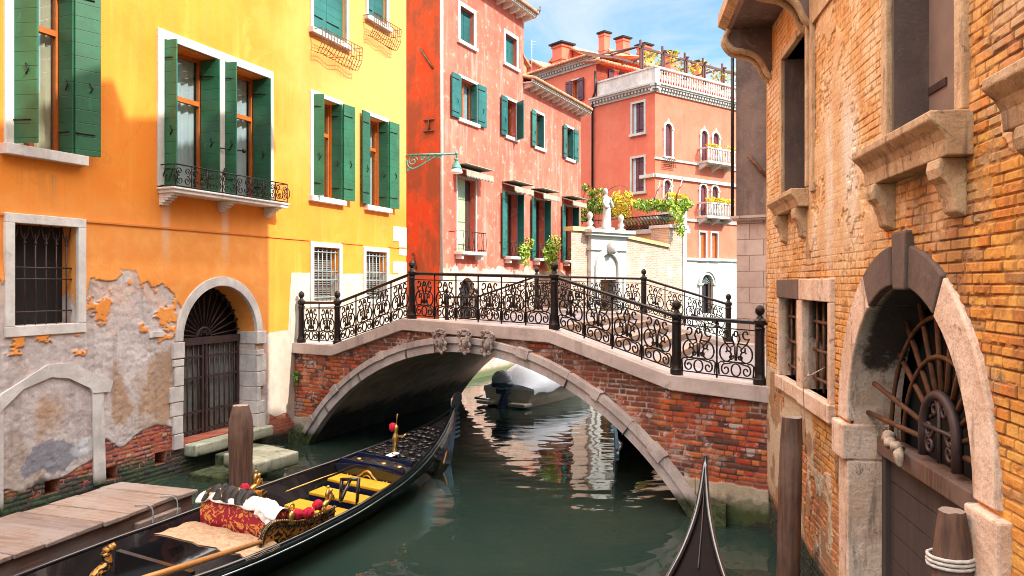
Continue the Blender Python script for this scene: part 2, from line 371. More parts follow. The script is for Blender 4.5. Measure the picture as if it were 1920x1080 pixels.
def mat_rbrick():
    t = T('worn_gold_brick'); x, z = t.x, t.z
    bc, bf = t.brick(.27, .074, (.74, .35, .08), (.68, .24, .05), (.36, .17, .06), .011, wob=.007)
    n1 = t.noise(.6, 6, .6); n2 = t.noise(2.4, 8, .65); n3 = t.noise(6, 6, .7)
    bc = t.mix(t.ma('MULTIPLY', t.st(t.noise(4.2, 2), .55, .68), .6), bc, (.82, .46, .10)); gap = t.st(t.noise(1.7, 5, .6), .42, .60); bc = t.mix(t.ma('MULTIPLY', gap, t.ma('MULTIPLY', bf, .8)), bc, (.72, .34, .09)); bf = t.ma('MULTIPLY', bf, t.ma('SUBTRACT', 1.0, t.ma('MULTIPLY', gap, .7)))
    bc = t.mix(t.ma('MULTIPLY', t.st(n2, .56, .66), .6), bc, (.56, .17, .045))
    bc = t.mix(t.ma('MULTIPLY', t.st(t.noise(14, 6, .75), .52, .7), .45), bc, (.30, .13, .05))
    # thin limewash left over the bricks of the upper wall
    wz = t.ma('ADD', t.ma('ADD', z, t.ma('MULTIPLY', t.ma('SUBTRACT', n1, .5), 4.0)), t.ma('MULTIPLY', t.ma('SUBTRACT', n2, .5), 1.6))
    wash = t.ma('MULTIPLY', t.st(t.ma('SUBTRACT', wz, t.ma('MULTIPLY', t.st(x, -7.5, -3.5), 2.0)), 3.4, 4.6), t.ma('ADD', .55, t.ma('MULTIPLY', t.st(n3, .35, .6), .37)))
    c = t.mix(wash, bc, t.mix(t.st(n2, .35, .68), (.76, .42, .17), (.86, .60, .36)))
    # red brick and remains of plaster near the water
    rc, rf = t.brick(.27, .074, (.46, .13, .05), (.52, .22, .08), (.5, .4, .3), .012, wob=.008)
    lowm = t.st(t.ma('ADD', z, t.ma('MULTIPLY', t.ma('SUBTRACT', n1, .5), 1.6)), 2.3, 1.5)
    c = t.mix(lowm, c, rc)
    pl = t.ma('MULTIPLY', t.st(t.noise(1.0, 7, .62, t.scl((1.2, 1, .8)), .5), .47, .53), t.ma('MULTIPLY', t.st(z, 2.75, 2.3), t.st(z, .5, 1.1)))
    pl = t.ma('MULTIPLY', pl, t.st(x, -8.2, -8.6))
    c = t.mix(t.ma('MULTIPLY', pl, .9), c, t.mix(t.st(n2, .4, .65), (.60, .48, .34), (.36, .22, .13)))
    # broad vertical streaks of window-reflected sun, put into the wall colour
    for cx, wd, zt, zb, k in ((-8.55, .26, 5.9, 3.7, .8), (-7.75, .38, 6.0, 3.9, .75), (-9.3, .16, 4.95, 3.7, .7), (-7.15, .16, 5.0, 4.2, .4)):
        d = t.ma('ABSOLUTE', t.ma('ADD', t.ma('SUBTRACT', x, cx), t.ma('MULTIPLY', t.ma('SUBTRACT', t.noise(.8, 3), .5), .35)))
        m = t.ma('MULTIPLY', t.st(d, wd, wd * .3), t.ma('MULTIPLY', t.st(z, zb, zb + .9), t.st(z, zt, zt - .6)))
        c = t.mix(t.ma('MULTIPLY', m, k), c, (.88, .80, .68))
    wet = t.st(t.ma('ADD', z, t.ma('MULTIPLY', n2, .3)), .75, .35); c = t.mix(wet, c, (.03, .035, .02))
    hgt = t.ma('SUBTRACT', t.ma('ADD', t.ma('ADD', t.ma('MULTIPLY', n3, .9), t.ma('MULTIPLY', t.noise(16, 6, .75), .6)), t.ma('MULTIPLY', n2, 1.0)), t.ma('MULTIPLY', bf, t.ma('SUBTRACT', 1.0, t.ma('MULTIPLY', wash, .7))))
    hgt = t.ma('SUBTRACT', hgt, t.ma('MULTIPLY', pl, -.6))
    return t.done(c, .9, hgt, 1.0, .045)
def mat_bridge_brick():
    t = T('bridge_brick'); z = t.z
    bc, bf = t.brick(.29, .088, (.36, .045, .016), (.46, .10, .03), (.30, .19, .13), .010, wob=.012)
    n1 = t.noise(.8, 6, .6); n2 = t.noise(3, 7, .65)
    bc = t.mix(t.ma('MULTIPLY', t.st(n2, .52, .64), .6), bc, (.17, .035, .018))
    bc = t.mix(t.ma('MULTIPLY', t.st(t.noise(2, 7), .60, .66), .65), bc, (.48, .30, .24))
    hb_ = t.noise(3.4, 1, .5, t.scl((1, 1, 3.2))); bc = t.mix(t.ma('MULTIPLY', t.st(hb_, .57, .66), .8), bc, (.07, .03, .028)); bc = t.mix(t.ma('MULTIPLY', t.st(hb_, .42, .34), .7), bc, (.62, .17, .05))
    bc = t.mix(t.ma('MULTIPLY', t.ma('MULTIPLY', bf, t.st(t.noise(1.6, 4), .5, .6)), .9), bc, (.05, .035, .03))
    bc = t.mix(t.ma('MULTIPLY', t.st(n1, .52, .68), t.st(z, 1.2, 2.4)), bc, (.13, .05, .04))
    m = t.st(t.ma('ADD', z, t.ma('MULTIPLY', t.ma('SUBTRACT', n2, .5), .18)), .62, .60)
    c = t.mix(m, bc, t.mix(t.st(n2, .4, .6), (.46, .38, .27), (.62, .52, .4)))
    wet = t.st(t.ma('ADD', z, t.ma('MULTIPLY', t.ma('SUBTRACT', n2, .5), .5)), .42, .16)
    c = t.mix(wet, c, t.mix(t.st(n2, .42, .6), (.02, .022, .012), (.06, .075, .02)))
    h = t.ma('SUBTRACT', t.ma('ADD', t.noise(12, 6, .7), t.ma('MULTIPLY', n2, .6)), t.ma('MULTIPLY', t.ma('MULTIPLY', bf, 1.0), t.ma('SUBTRACT', 1.0, m)))
    return t.done(c, .85, h, .8, .025)
def mat_vault():
    t = T('arch_soffit'); n2 = t.noise(2.2, 8, .65); st = t.noise(1.4, 6, .6, t.scl((.4, .4, 2)))
    c = t.mix(t.st(n2, .35, .65), (.60, .43, .31), (.38, .25, .17)); c = t.mix(t.ma('MULTIPLY', t.st(st, .5, .65), .6), c, (.42, .33, .26))
    wet = t.st(t.ma('ADD', t.z, t.ma('MULTIPLY', t.ma('SUBTRACT', n2, .5), .9)), 1.0, .55); c = t.mix(wet, c, t.mix(t.st(n2, .45, .6), (.025, .02, .015), (.05, .055, .02)))
    return t.done(c, .85, t.noise(6, 8, .7), .7, .04)
def mat_stone(name, c1, c2, dirt=(.25, .2, .17), d=.4, scale=1.6, joints=None, algae=None, bump=.5):
    t = T(name); n1 = t.noise(scale, 8, .65); n2 = t.noise(scale * 4, 7, .65); st = t.noise(scale, 6, .6, t.scl((3, 3, .5)))
    c = t.mix(t.st(n1, .35, .65), c1, c2); c = t.mix(t.ma('MULTIPLY', t.st(st, .52, .72), d), c, dirt)
    c = t.mix(t.ma('MULTIPLY', t.st(t.noise(scale * 2.6, 9, .75, dist=.5), .58, .66), d), c, dirt); c = t.mix(t.ma('MULTIPLY', t.st(t.noise(scale * 16, 5, .7), .5, .7), d * .4), c, cm(dirt, 1.6))
    h = t.ma('ADD', n2, t.ma('MULTIPLY', n1, .6))
    if joints:
        bc, bf = t.brick(joints[0], joints[1], (1, 1, 1), (.78, .74, .72), (.45, .4, .38), .012, wob=.004)
        c = t.mix(1.0, c, bc, 'MULTIPLY'); h = t.ma('SUBTRACT', h, t.ma('MULTIPLY', bf, .8))
    if algae is not None:
        c = t.mix(t.st(t.ma('ADD', t.z, t.ma('MULTIPLY', t.ma('SUBTRACT', n1, .5), .4)), algae, algae - .22), c, t.mix(t.st(n2, .4, .6), (.02, .025, .012), (.07, .09, .025)))
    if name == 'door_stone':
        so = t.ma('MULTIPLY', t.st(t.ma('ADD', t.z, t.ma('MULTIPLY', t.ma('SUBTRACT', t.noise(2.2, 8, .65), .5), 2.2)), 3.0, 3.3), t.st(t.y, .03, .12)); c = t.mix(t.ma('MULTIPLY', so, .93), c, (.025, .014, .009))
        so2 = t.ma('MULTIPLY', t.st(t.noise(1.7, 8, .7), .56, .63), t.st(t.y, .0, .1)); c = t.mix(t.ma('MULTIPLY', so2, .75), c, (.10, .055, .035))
    return t.done(c, .8, h, bump, .02)
def mat_wood(name, c1, c2, axis=0, scale=3, rough=.75, bump=.5, wet=None, grey=None):
    t = T(name); s = [6, 6, 6]; s[axis] = .45
    n = t.noise(scale, 8, .65, t.scl(tuple(s))); n2 = t.noise(1.2, 4)
    c = t.mix(t.st(n, .3, .7), c1, c2)
    if grey: c = t.mix(t.ma('MULTIPLY', t.st(n2, .45, .62), .7), c, grey)
    if name == 'weathered_plank':
        oi = t.n('ObjectInfo').outputs[5]; c = t.mix(.8, c, t.mix(oi, (.62, .58, .58), (1.05, 1, .95)), 'MULTIPLY'); c = t.mix(t.ma('MULTIPLY', t.st(t.noise(9, 6, .7), .58, .68), .6), c, (.10, .07, .06))
    if wet is not None: c = t.mix(t.st(t.ma('ADD', t.z, t.ma('MULTIPLY', n2, .3)), wet + .3, wet), c, (.03, .03, .02))
    return t.done(c, rough, n, bump, .012)
def mat_shutter(name, c, pitch=.23):
    t = T(name); n = t.noise(1.5, 6, .6); n2 = t.noise(9, 5, .65, t.scl((1, 1, .3)))
    f = t.ma('FRACT', t.ma('DIVIDE', t.z, pitch)); ln = t.st(t.ma('ABSOLUTE', t.ma('SUBTRACT', f, .5)), .465, .49)
    cc = t.mix(t.st(n, .3, .7), cm(c, .8), cm(c, 1.25)); cc = t.mix(t.ma('MULTIPLY', t.st(n2, .6, .75), .35), cc, cm(c, 2.2)); cc = t.mix(1.0, cc, t.mix(t.n('ObjectInfo').outputs[5], (.62, .70, .72), (1.25, 1.15, 1.0)), 'MULTIPLY')
    cc = t.mix(t.ma('MULTIPLY', t.st(t.noise(5, 8, .75, t.scl((1, 1, .25))), .60, .70), .5), cc, tuple(min(.5, v * 2 + .09) for v in c))
    cc = t.mix(t.ma('MULTIPLY', ln, .8), cc, cm(c, .25))
    return t.done(cc, .48, t.ma('SUBTRACT', t.ma('MULTIPLY', n2, .3), ln), .5, .012)
def mat_tile():
    t = T('roof_tile'); n = t.noise(3, 6, .65); w_ = t.ma('FRACT', t.ma('MULTIPLY', t.y, 3.0))
    c = t.mix(t.st(n, .3, .7), (.42, .15, .07), (.60, .30, .17)); c = t.mix(t.ma('MULTIPLY', t.st(t.noise(8, 4), .6, .7), .6), c, (.25, .17, .12))
    return t.done(c, .9, t.ma('ADD', n, w_), .5, .02)
def mat_leaf(name, c1, c2, tr=.35):
    t = T(name); oi = t.n('ObjectInfo').outputs[5]; g = t.n('NewGeometry').outputs[8]
    c = t.mix(g, c1, c2); return t.done(c, .55, Subsurface_Weight=0.0)
def mat_glass(name='window_glass', tint=(.75, .82, .85), refl=.35):
    t = T(name); fr = t.n('LayerWeight', {0: .35}).outputs[1]
    f = t.ma('ADD', t.ma('MULTIPLY', fr, .6), refl * .4, clamp=True)
    gl = t.n('BsdfGlossy', {0: (.9, .95, 1, 1), 1: .03}).outputs[0]; tr = t.n('BsdfTransparent', {0: tint + (1,)}).outputs[0]
    t.t.links.new(t.n('MixShader', {0: f, 1: tr, 2: gl}).outputs[0], t.out.inputs[0]); return t.m
def mat_water():
    t = T('canal_water')
    v1 = t.scl((.85, 1.25, 1)); n1 = t.noise(1.45, 1, .4, v1, .25); n2 = t.noise(4.6, 1, .5, v1, .3); n3 = t.noise(.3, 3)
    h = t.ma('ADD', t.ma('MULTIPLY', n1, 1.0), t.ma('MULTIPLY', n2, .10)); h = t.ma('MULTIPLY', h, t.ma('ADD', .5, n3))
    c = t.mix(t.st(t.noise(.22, 3), .35, .7), (.018, .036, .029), (.036, .053, .036))
    return t.done(c, .02, h, 1.0, .020, IOR=1.33, Specular_IOR_Level=.6)
def mat_brocade():
    t = T('red_gold_brocade'); v = t.vor(9, None, 'F1'); n = t.noise(9, 3, .5, dist=2.2)
    m = t.st(n, .53, .57); c = t.mix(m, (.34, .010, .03), (.72, .30, .06)); m2 = t.st(v, .10, .05); c = t.mix(m2, c, (.7, .35, .1))
    return t.done(c, .6, n, .2, .01)
def mat_gilt_panel():
    t = T('gilt_carved_panel'); n = t.noise(9, 2, .5, dist=2.5); m = t.st(n, .47, .53)
    c = t.mix(m, (.55, .25, .045), (.01, .008, .006)); return t.done(c, .35, n, .8, .02, metal=.3)
def mat_lacquer(name, carved=False):
    t = T(name)
    if carved:
        n = t.noise(9, 3, .55, dist=1.6); return t.done((.008, .008, .010), .18, n, 1.0, .05)
    n = t.noise(3, 5); return t.done(t.mix(n, (.006, .006, .008), (.012, .012, .014)), .16, t.noise(14, 4), .08, .01, Coat_Weight=.6)
M = {}
M['yellow'] = mat_yellow()
M['red'] = mat_red('coral_wall', (.60, .10, .06), (.66, .15, .095), (.78, .42, .34), .5, (.70, .52, .43), 4.5)
M['redside'] = mat_red('rust_wall', (.74, .062, .003), (.80, .10, .008), (.72, .24, .08), .3, brown=(.30, .07, .02))
M['pink'] = mat_red('salmon_wall', (.66, .145, .08), (.70, .18, .105), (.76, .25, .16), .3)
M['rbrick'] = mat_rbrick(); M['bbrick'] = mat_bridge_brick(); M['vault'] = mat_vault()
M['stone'] = mat_stone('istrian_stone', (.78, .74, .69), (.62, .57, .53), d=.25)
M['stonew'] = mat_stone('white_stone', (.60, .58, .54), (.50, .47, .43), d=.3)
M['gstone'] = mat_stone('gate_stone', (.72, .67, .63), (.52, .47, .45), d=.4, algae=.5)
M['cstone'] = mat_stone('coping_stone', (.60, .50, .45), (.46, .37, .33), (.22, .16, .14), .45, 1.2)
M['astone'] = mat_stone('arch_stone', (.58, .50, .46), (.40, .33, .30), (.16, .12, .11), .5, 1.4, algae=.42)
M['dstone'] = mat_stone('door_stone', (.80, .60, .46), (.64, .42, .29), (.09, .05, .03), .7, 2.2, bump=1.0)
M['kstone'] = mat_stone('soot_stained_stone', (.13, .085, .065), (.09, .06, .05), (.3, .2, .14), .25, 2.0)
M['sill'] = mat_stone('gold_sill_stone', (.62, .42, .24), (.44, .27, .14), (.10, .055, .035), .75, 3, bump=.9)
M['step'] = mat_stone('weedy_step_stone', (.50, .49, .38), (.27, .28, .19), (.07, .10, .03), .75, 1.8, algae=.5)
M['tread'] = mat_stone('paving_stone', (.42, .38, .39), (.34, .30, .31), d=.25, joints=(.9, .6))
M['riser'] = mat_stone('nosing_stone', (.46, .31, .22), (.36, .24, .17), d=.3)
M['sooty'] = mat_stone('sooty_render', (.17, .115, .095), (.085, .06, .055), (.30, .2, .16), .55, .9)
M['block'] = mat_stone('ashlar_block', (.55, .44, .38), (.44, .34, .30), (.24, .16, .13), .45, .9, joints=(.75, .42))
M['marble'] = mat_stone('statue_marble', (.56, .53, .49), (.42, .40, .37), (.12, .11, .1), .6, 6)
M['gbrick'] = None
t = T('pale_garden_brick'); bc, bf = t.brick(.3, .09, (.42, .22, .15), (.52, .33, .24), (.50, .42, .35), .016); n2 = t.noise(1.2, 7, .65)
bc = t.mix(t.st(n2, .5, .68), bc, (.52, .45, .38)); M['gbrick'] = t.done(bc, .9, t.ma('SUBTRACT', n2, t.ma('MULTIPLY', bf, .5)), .4, .02)
M['gold_wall'] = mat_red('golden_wall', (.72, .42, .14), (.76, .5, .22), (.8, .62, .4), .4)
M['green'] = mat_shutter('green_shutter', (.018, .115, .055)); M['teal'] = mat_shutter('teal_shutter', (.018, .135, .125), .24); M['plum'] = mat_shutter('plum_shutter', (.13, .035, .05), .5)
M['pale_green'] = mat_shutter('faded_green_shutter', (.30, .40, .27), .9)
M['door_dark'] = mat_wood('dark_door_wood', (.075, .052, .045), (.05, .036, .032), 2, 2, .7)
M['frame'] = plain('orange_window_wood', (.44, .12, .02), .45, .2, 4); M['frame_dark'] = plain('dark_window_wood', (.07, .03, .02), .55)
M['glass'] = mat_glass(); M['curtain'] = plain('white_curtain', (.72, .80, .80), .9, .1, 2); M['curtain2'] = plain('cream_curtain', (.72, .62, .40), .9, .15, 2)
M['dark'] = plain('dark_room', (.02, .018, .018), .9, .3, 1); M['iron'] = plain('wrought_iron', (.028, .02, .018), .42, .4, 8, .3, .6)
M['rust'] = plain('rusty_iron', (.16, .065, .028), .75, .5, 7, .5, .2); M['iron_grey'] = plain('grey_painted_iron', (.30, .36, .36), .5, .2, 8)
M['gate_iron'] = plain('brown_gate_iron', (.075, .045, .042), .55, .3, 6, .3, .3); M['brass'] = plain('brass', (.72, .45, .14), .3, .25, 12, .2, .9)
M['verd'] = plain('verdigris', (.10, .34, .28), .6, .4, 14, .3, .3); M['tile'] = mat_tile(); M['water'] = mat_water()
M['lacq'] = mat_lacquer('black_lacquer'); M['carved'] = mat_lacquer('carved_black_lacquer', True); M['gilt'] = mat_gilt_panel(); M['brocade'] = mat_brocade()
M['yel'] = plain('yellow_cushion', (.66, .37, .010), .6, .12, 5); M['red_pom'] = plain('crimson_wool', (.62, .01, .05), .9, .4, 20, .8); M['blue'] = plain('sky_tinted_lacquer', (.006, .012, .05), .25)  # dark lacquer tinted blue: sky reflection put into its colour
M['steel'] = plain('polished_steel', (.55, .57, .6), .25, .2, 8, .1, .9); M['cream'] = plain('cream_cloth', (.80, .74, .70), .85, .15, 6, .5); M['sky_cloth'] = plain('pale_blue_cloth', (.52, .64, .70), .8, .12, 3, .3)
t = T('tan_carpet'); n = t.noise(11, 4, .6, dist=1.5); bcol = t.mix(t.st(n, .42, .62), (.52, .37, .24), (.40, .25, .14)); M['rug'] = t.done(bcol, .95, n, .4, .01)
t = T('black_gold_cloth'); n = t.noise(7, 3, .6, dist=1); M['blackcloth'] = t.done(t.mix(t.st(n, .60, .64), (.012, .010, .009), (.55, .36, .12)), .6, n, .6, .02)
M['oar'] = mat_wood('varnished_oar', (.58, .27, .07), (.48, .2, .05), 0, 2, .35); M['deckwood'] = mat_wood('dark_boat_floor', (.06, .05, .055), (.10, .085, .085), 0, 2, .5)
M['pier'] = mat_wood('weathered_plank', (.25, .18, .145), (.38, .30, .25), 1, 4, .85, 1.0, grey=(.36, .32, .30)); M['beam'] = mat_wood('pier_beam', (.15, .09, .075), (.22, .14, .11), 0, 3, .8, .7, wet=.15, grey=(.2, .17, .17))
M['pole'] = mat_wood('mooring_wood', (.17, .085, .05), (.06, .032, .024), 2, 4, .8, .9, wet=.3, grey=(.20, .13, .10)); M['rope'] = plain('pale_rope', (.62, .58, .52), .9, .2, 30, .6); M['rope2'] = plain('blue_grey_rope', (.36, .38, .38), .9)
M['awning'] = mat_stone('weathered_awning', (.36, .33, .26), (.26, .23, .17), (.12, .09, .07), .5, 4); M['terra'] = plain('terracotta', (.52, .16, .07), .8)
M['leaf'] = mat_leaf('green_leaf', (.07, .22, .015), (.24, .42, .03)); M['leaf2'] = mat_leaf('lime_leaf', (.30, .42, .03), (.55, .55, .05)); M['flower'] = mat_leaf('yellow_flower', (.80, .48, .005), (.85, .62, .02)); M['stem'] = plain('vine_stem', (.14, .09, .05), .9)
M['leafd'] = mat_leaf('dark_leaf', (.03, .12, .02), (.09, .22, .03))
M['white'] = plain('white_paint', (.78, .77, .75), .5, .1); M['hull'] = plain('cream_hull', (.72, .60, .46), .4, .15, 2); M['motor'] = plain('blue_motor_cowl', (.045, .075, .14), .35, .2, 3); M['motorw'] = plain('pale_motor_cowl', (.6, .64, .7), .35); M['tarp'] = plain('pale_tarpaulin', (.80, .83, .88), .6, .1, 2, .3); M['black'] = plain('black_rubber', (.015, .015, .016), .5)
M['lampglass'] = plain('milky_lamp_glass', (.78, .76, .70), .25); M['pigeon'] = plain('pigeon_grey', (.05, .05, .06), .6)
M['fl_blue'] = plain('blue_flag', (.01, .03, .30), .8); M['fl_red'] = plain('red_flag', (.6, .03, .02), .8); M['fl_green'] = plain('green_flag', (.02, .3, .08), .8); M['fl_white'] = plain('white_flag', (.8, .8, .8), .8)
M['quoin'] = mat_stone('plaster_repair', (.56, .49, .41), (.46, .40, .33), d=.4)
M['cornice'] = mat_stone('string_course', (.72, .24, .03), (.66, .20, .03), (.5, .2, .05), .3)
M['rag'] = plain('dirty_rag', (.48, .36, .26), .9, .5, 14, .7)
M['aftdeck'] = plain('dark_brown_deck', (.010, .005, .004), .8, .3, 3, .1, Specular_IOR_Level=.12)

def mat_tone(name, bump=.6):
    t = T(name); at = t.n('VertexColor', layer_name='Tone'); f = t.noise(34, 6, .72); g = t.noise(9, 6, .65)
    c = t.mix(.45, at.outputs[0], t.mix(t.st(f, .3, .7), (.45, .43, .42), (1, 1, 1)), 'MULTIPLY'); c = t.mix(.3, c, t.mix(t.st(g, .35, .65), (.6, .58, .55), (1, 1, 1)), 'MULTIPLY')
    return t.done(c, .9, t.ma('ADD', f, g), bump, .012)
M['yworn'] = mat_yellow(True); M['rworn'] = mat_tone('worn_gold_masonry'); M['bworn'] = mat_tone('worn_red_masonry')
M['slat'] = plain('grey_slats', (.22, .19, .16), .8)
# ---------------------------------------------------------------- plans of the walls
YL = Plane(-12.87, 0, 570, 1450)        # ochre house, along the left bank
RW = Plane(2.304, 0, -205, -1450)       # brick house, along the right bank
BR = Plane(-5.27, 19, 9.16, -6.73)      # near face of the bridge
RD = Plane(-2.72, 29, 730, 1450)        # coral house facade
PR = Plane(8.32, 45, .78, .6258)        # salmon palace, sunny face
PLF = Plane(8.32, 45, .6258, -.78)      # salmon palace, shaded face
BRN = Plane(5.97, 20.6, .806, -.592)    # dark corner house
GW = Plane(3.22, 36.5, 6.22, 5.5)         # garden wall
def W2(P, u, w=0, z=0): return P.M @ Vector((u, -w, z))
# ---------------------------------------------------------------- water and paving
mb = MB(); mb.add([(-300, -60, 0), (300, -60, 0), (300, 500, 0), (-300, 500, 0)], [(0, 1, 2, 3)])
o = mb.build('water', M['water']); o['kind'] = 'structure'
mb = MB(); mb.add([(-300, -60, -2.4), (300, -60, -2.4), (300, 500, -2.4), (-300, 500, -2.4)], [(0, 1, 2, 3)])
o = mb.build('ground', plain('canal_mud', (.05, .055, .04))); o['kind'] = 'structure'
# alley paving beyond the left end of the bridge, street paving at its right end
def slab(name, pts, z0, z1, m):
    mb = MB(); mb.prism(pts, z0, z1, 0, 'z'); o = mb.build(name, M[m]); o['kind'] = 'structure'; return o
a = [W2(YL, 20.46), W2(YL, 26.08), W2(RD, -.02)]
L0 = W2(BR, 0); LB = Vector((-2.17 - .1, 26.6, 0)); c0 = W2(RD, 0)
p1 = c0 + Vector((-.806, .592, 0)) * 9; p2 = W2(YL, 26.12) + Vector((-.93, .37, 0)) * 9
slab('alley_paving', [(LB.x, LB.y), (c0.x, c0.y), (p1.x, p1.y), (p2.x, p2.y), (W2(YL, 26.12).x, W2(YL, 26.12).y)], -1, 2.36, 'tread')
e0 = W2(RW, -12.4); q0 = W2(BR, 11.6); qb = W2(BRN, 0)
r1 = e0 + Vector((.806, -.592, 0)) * 22; r2 = qb + Vector((.806, -.592, 0)) * 22
slab('street_paving', [(q0.x, q0.y), (r1.x, r1.y), (r2.x, r2.y), (qb.x + .05, qb.y)], -1, 2.2, 'tread')

# ---------------------------------------------------------------- shared window builder
def surround(mb, a, b, c, d, t, sill=True, y=-.045, sd=.09, y1=.03, mi=0, ts=None):
    """stone frame round an opening a..b, c..d"""
    mb.box(a - t, a, y, y1, c, d, mi); mb.box(b, b + t, y, y1, c, d, mi); mb.box(a - t, b + t, y, y1, d, d + t, mi)
    ts = ts or t
    if sill: mb.box(a - t - .06, b + t + .06, y - sd, y1, c - ts, c, mi)
    else: mb.box(a - t, b + t, y, y1, c - ts, c, mi)
def sash(parent, a, b, c, d, y, trans=None, fm='frame', curtain=None, split=True, t=.07):
    """wooden frame, glass and curtain set back in an opening"""
    mb = MB(); mb.box(a, a + t, y, y + .07, c, d); mb.box(b - t, b, y, y + .07, c, d)
    mb.box(a + t, b - t, y, y + .07, c, c + t); mb.box(a + t, b - t, y, y + .07, d - t, d)
    if trans: mb.box(a + t, b - t, y - .02, y + .07, trans - .05, trans + .05)
    if split:
        m = (a + b) / 2; mb.box(m - .045, m + .045, y - .01, y + .07, c + t, (trans - .05) if trans else d - t)
    f = mb.build('sash', M[fm], parent)
    mb = MB(); mb.add([(a + t * .5, y + .045, c), (b - t * .5, y + .045, c), (b - t * .5, y + .045, d), (a + t * .5, y + .045, d)], [(0, 1, 2, 3)])
    mb.build('pane', M['glass'], parent)
    if curtain:
        mb = MB(); n = 40; rows = []
        for zz in (c, d):
            rows.append([(a + (b - a) * i / n, y + .16 + .03 * math.sin(i * 1.3) + .02 * math.sin(i * .5), zz) for i in range(n + 1)])
        mb.grid(rows); mb.build('curtain', M[curtain], parent)
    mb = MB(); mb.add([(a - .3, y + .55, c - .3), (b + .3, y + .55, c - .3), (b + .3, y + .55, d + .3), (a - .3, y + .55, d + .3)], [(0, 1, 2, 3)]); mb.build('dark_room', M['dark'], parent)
    return f
def shutter(parent, u0, w0, u1, w1, z0, z1, m='green', lab=None, hook=True):
    mb = MB(); mb.leaf(u0, w0, u1, w1, z0, z1, .045, 0)
    a = Vector((u0, -w0, 0)); b = Vector((u1, -w1, 0)); d = (b - a).normalized(); n = Vector((d.y, -d.x, 0))
    for f in (.12, .88):   # strap hinges
        z = z0 + (z1 - z0) * f
        p = a + n * .03; q = a + d * (b - a).length * .75 + n * .03
        mb.tube([(p.x, p.y, z), (q.x, q.y, z)], .014, 4, 1)
    if hook:
        p = a + (b - a) * .55 + n * .04; z = z0 + (z1 - z0) * .38
        mb.tube([(p.x, p.y, z + .1), (p.x + d.x * .05, p.y + d.y * .05, z), (p.x, p.y, z - .08)], .012, 4, 1)
    o = mb.build('shutter', [M[m], M['iron']], parent)
    if lab: o['label'] = lab
    return o

# ================================================================ ochre house
Y = YL
house = thing('ochre_house', 'long ochre plastered house with green shutters and peeling base on the left bank', 'house', Y)
EN = 26.1; TOP = 14.6
holes = []
o1 = (Y.u(25), Y.u(133), Y.z(25, 272), Y.z(25, 272) + 3.15)                 # big window at the edge of the frame
wa = (Y.u(305), Y.u(406), Y.z(305, 350), Y.z(305, 73)); wb = (Y.u(419), Y.u(502), wa[2], wa[3])
w3 = (Y.u(586), Y.u(636), Y.z(586, 367), Y.z(586, 178)); w4 = (Y.u(689), Y.u(723), w3[2], w3[3])
g1 = (Y.u(24), Y.u(143), 3.20, 4.86); g2 = (Y.u(587), Y.u(635), 3.42, 4.82); g3 = (Y.u(685), Y.u(724), 3.42, 4.80)
u3 = (Y.u(586), Y.u(648), 10.4, 13); u4 = (Y.u(689), Y.u(724), Y.z(689, 30), 13)
gate = arch(Y.u(339), Y.u(478), .62, 2.72, 20)
op = [rect(*q) for q in (o1, wa, wb, w3, w4, g1, g2, g3, u3, u4)] + [gate, rect(8.6, 9.9, o1[2], o1[3]), rect(9.0, 10.2, 3.2, 4.86)]
# vent holes in the brick base
for px, py in ((97, 912), (207, 887), (301, 858)):
    u = Y.u(px); z = Y.z(px, py); op.append(rect(u - .14, u + .14, z - .13, z + .11))
mb = MB(); mb.sheet([(1, -1.5), (EN, -1.5), (EN, TOP), (1, TOP)], op, .5)
mb.add([(1, 0, -1.5), (EN, 0, -1.5), (EN, 12, -1.5), (1, 12, -1.5), (1, 0, TOP), (EN, 0, TOP), (EN, 12, TOP), (1, 12, TOP)], [(1, 2, 6, 5), (2, 3, 7, 6), (3, 0, 4, 7)])
mb.build('wall', M['yellow'], house, recalc=False)
mb = MB(); mb.box(.6, EN + .1, -.55, 12.4, TOP, TOP + .25); mb.build('roof', M['tile'], house)
for a, b in ((1, g1[0] - .16), (g1[1] + .16, g2[0] - .14), (g2[1] + .14, g3[0] - .14), (g3[1] + .14, EN)):
    mb = MB(); mb.box(a, b, -.025, .02, 4.965, 5.0); mb.build('string_course', M['cornice'], house)
# quoins at the far end
mb = MB()
for i, (px0, py0, py1) in enumerate(((737, 424, 452), (748, 452, 478), (736, 490, 512), (746, 512, 540))):
    mb.box(Y.u(px0), EN + .004, -.012, .01, Y.z(740, py1), Y.z(740, py0))
mb.build('quoin', M['quoin'], house)
mb = MB(); mb.box(Y.u(545), Y.u(578), -.008, .01, 2.4, 4.12); mb.build('plaster_patch', M['quoin'], house)
# window 1
mb = MB(); surround(mb, *o1, .16, sd=.12, ts=.17); win = mb.build('window', M['stone'], house, bevel=.008)
sash(win, *o1, .28, o1[2] + 2.1, curtain='curtain2')
H = 3.1
shutter(win, o1[0], .03, o1[0] + .10, .42, o1[2] + .03, o1[2] + H, lab='left shutter swung out square to the wall')
shutter(win, o1[1] - .01, -.25, o1[1] - .005, .06, o1[2] + .03, o1[2] + H)
shutter(win, o1[1] + .02, .07, o1[1] + .42, .20, o1[2] + .01, o1[2] + H, lab='right shutter opened back almost to the wall')
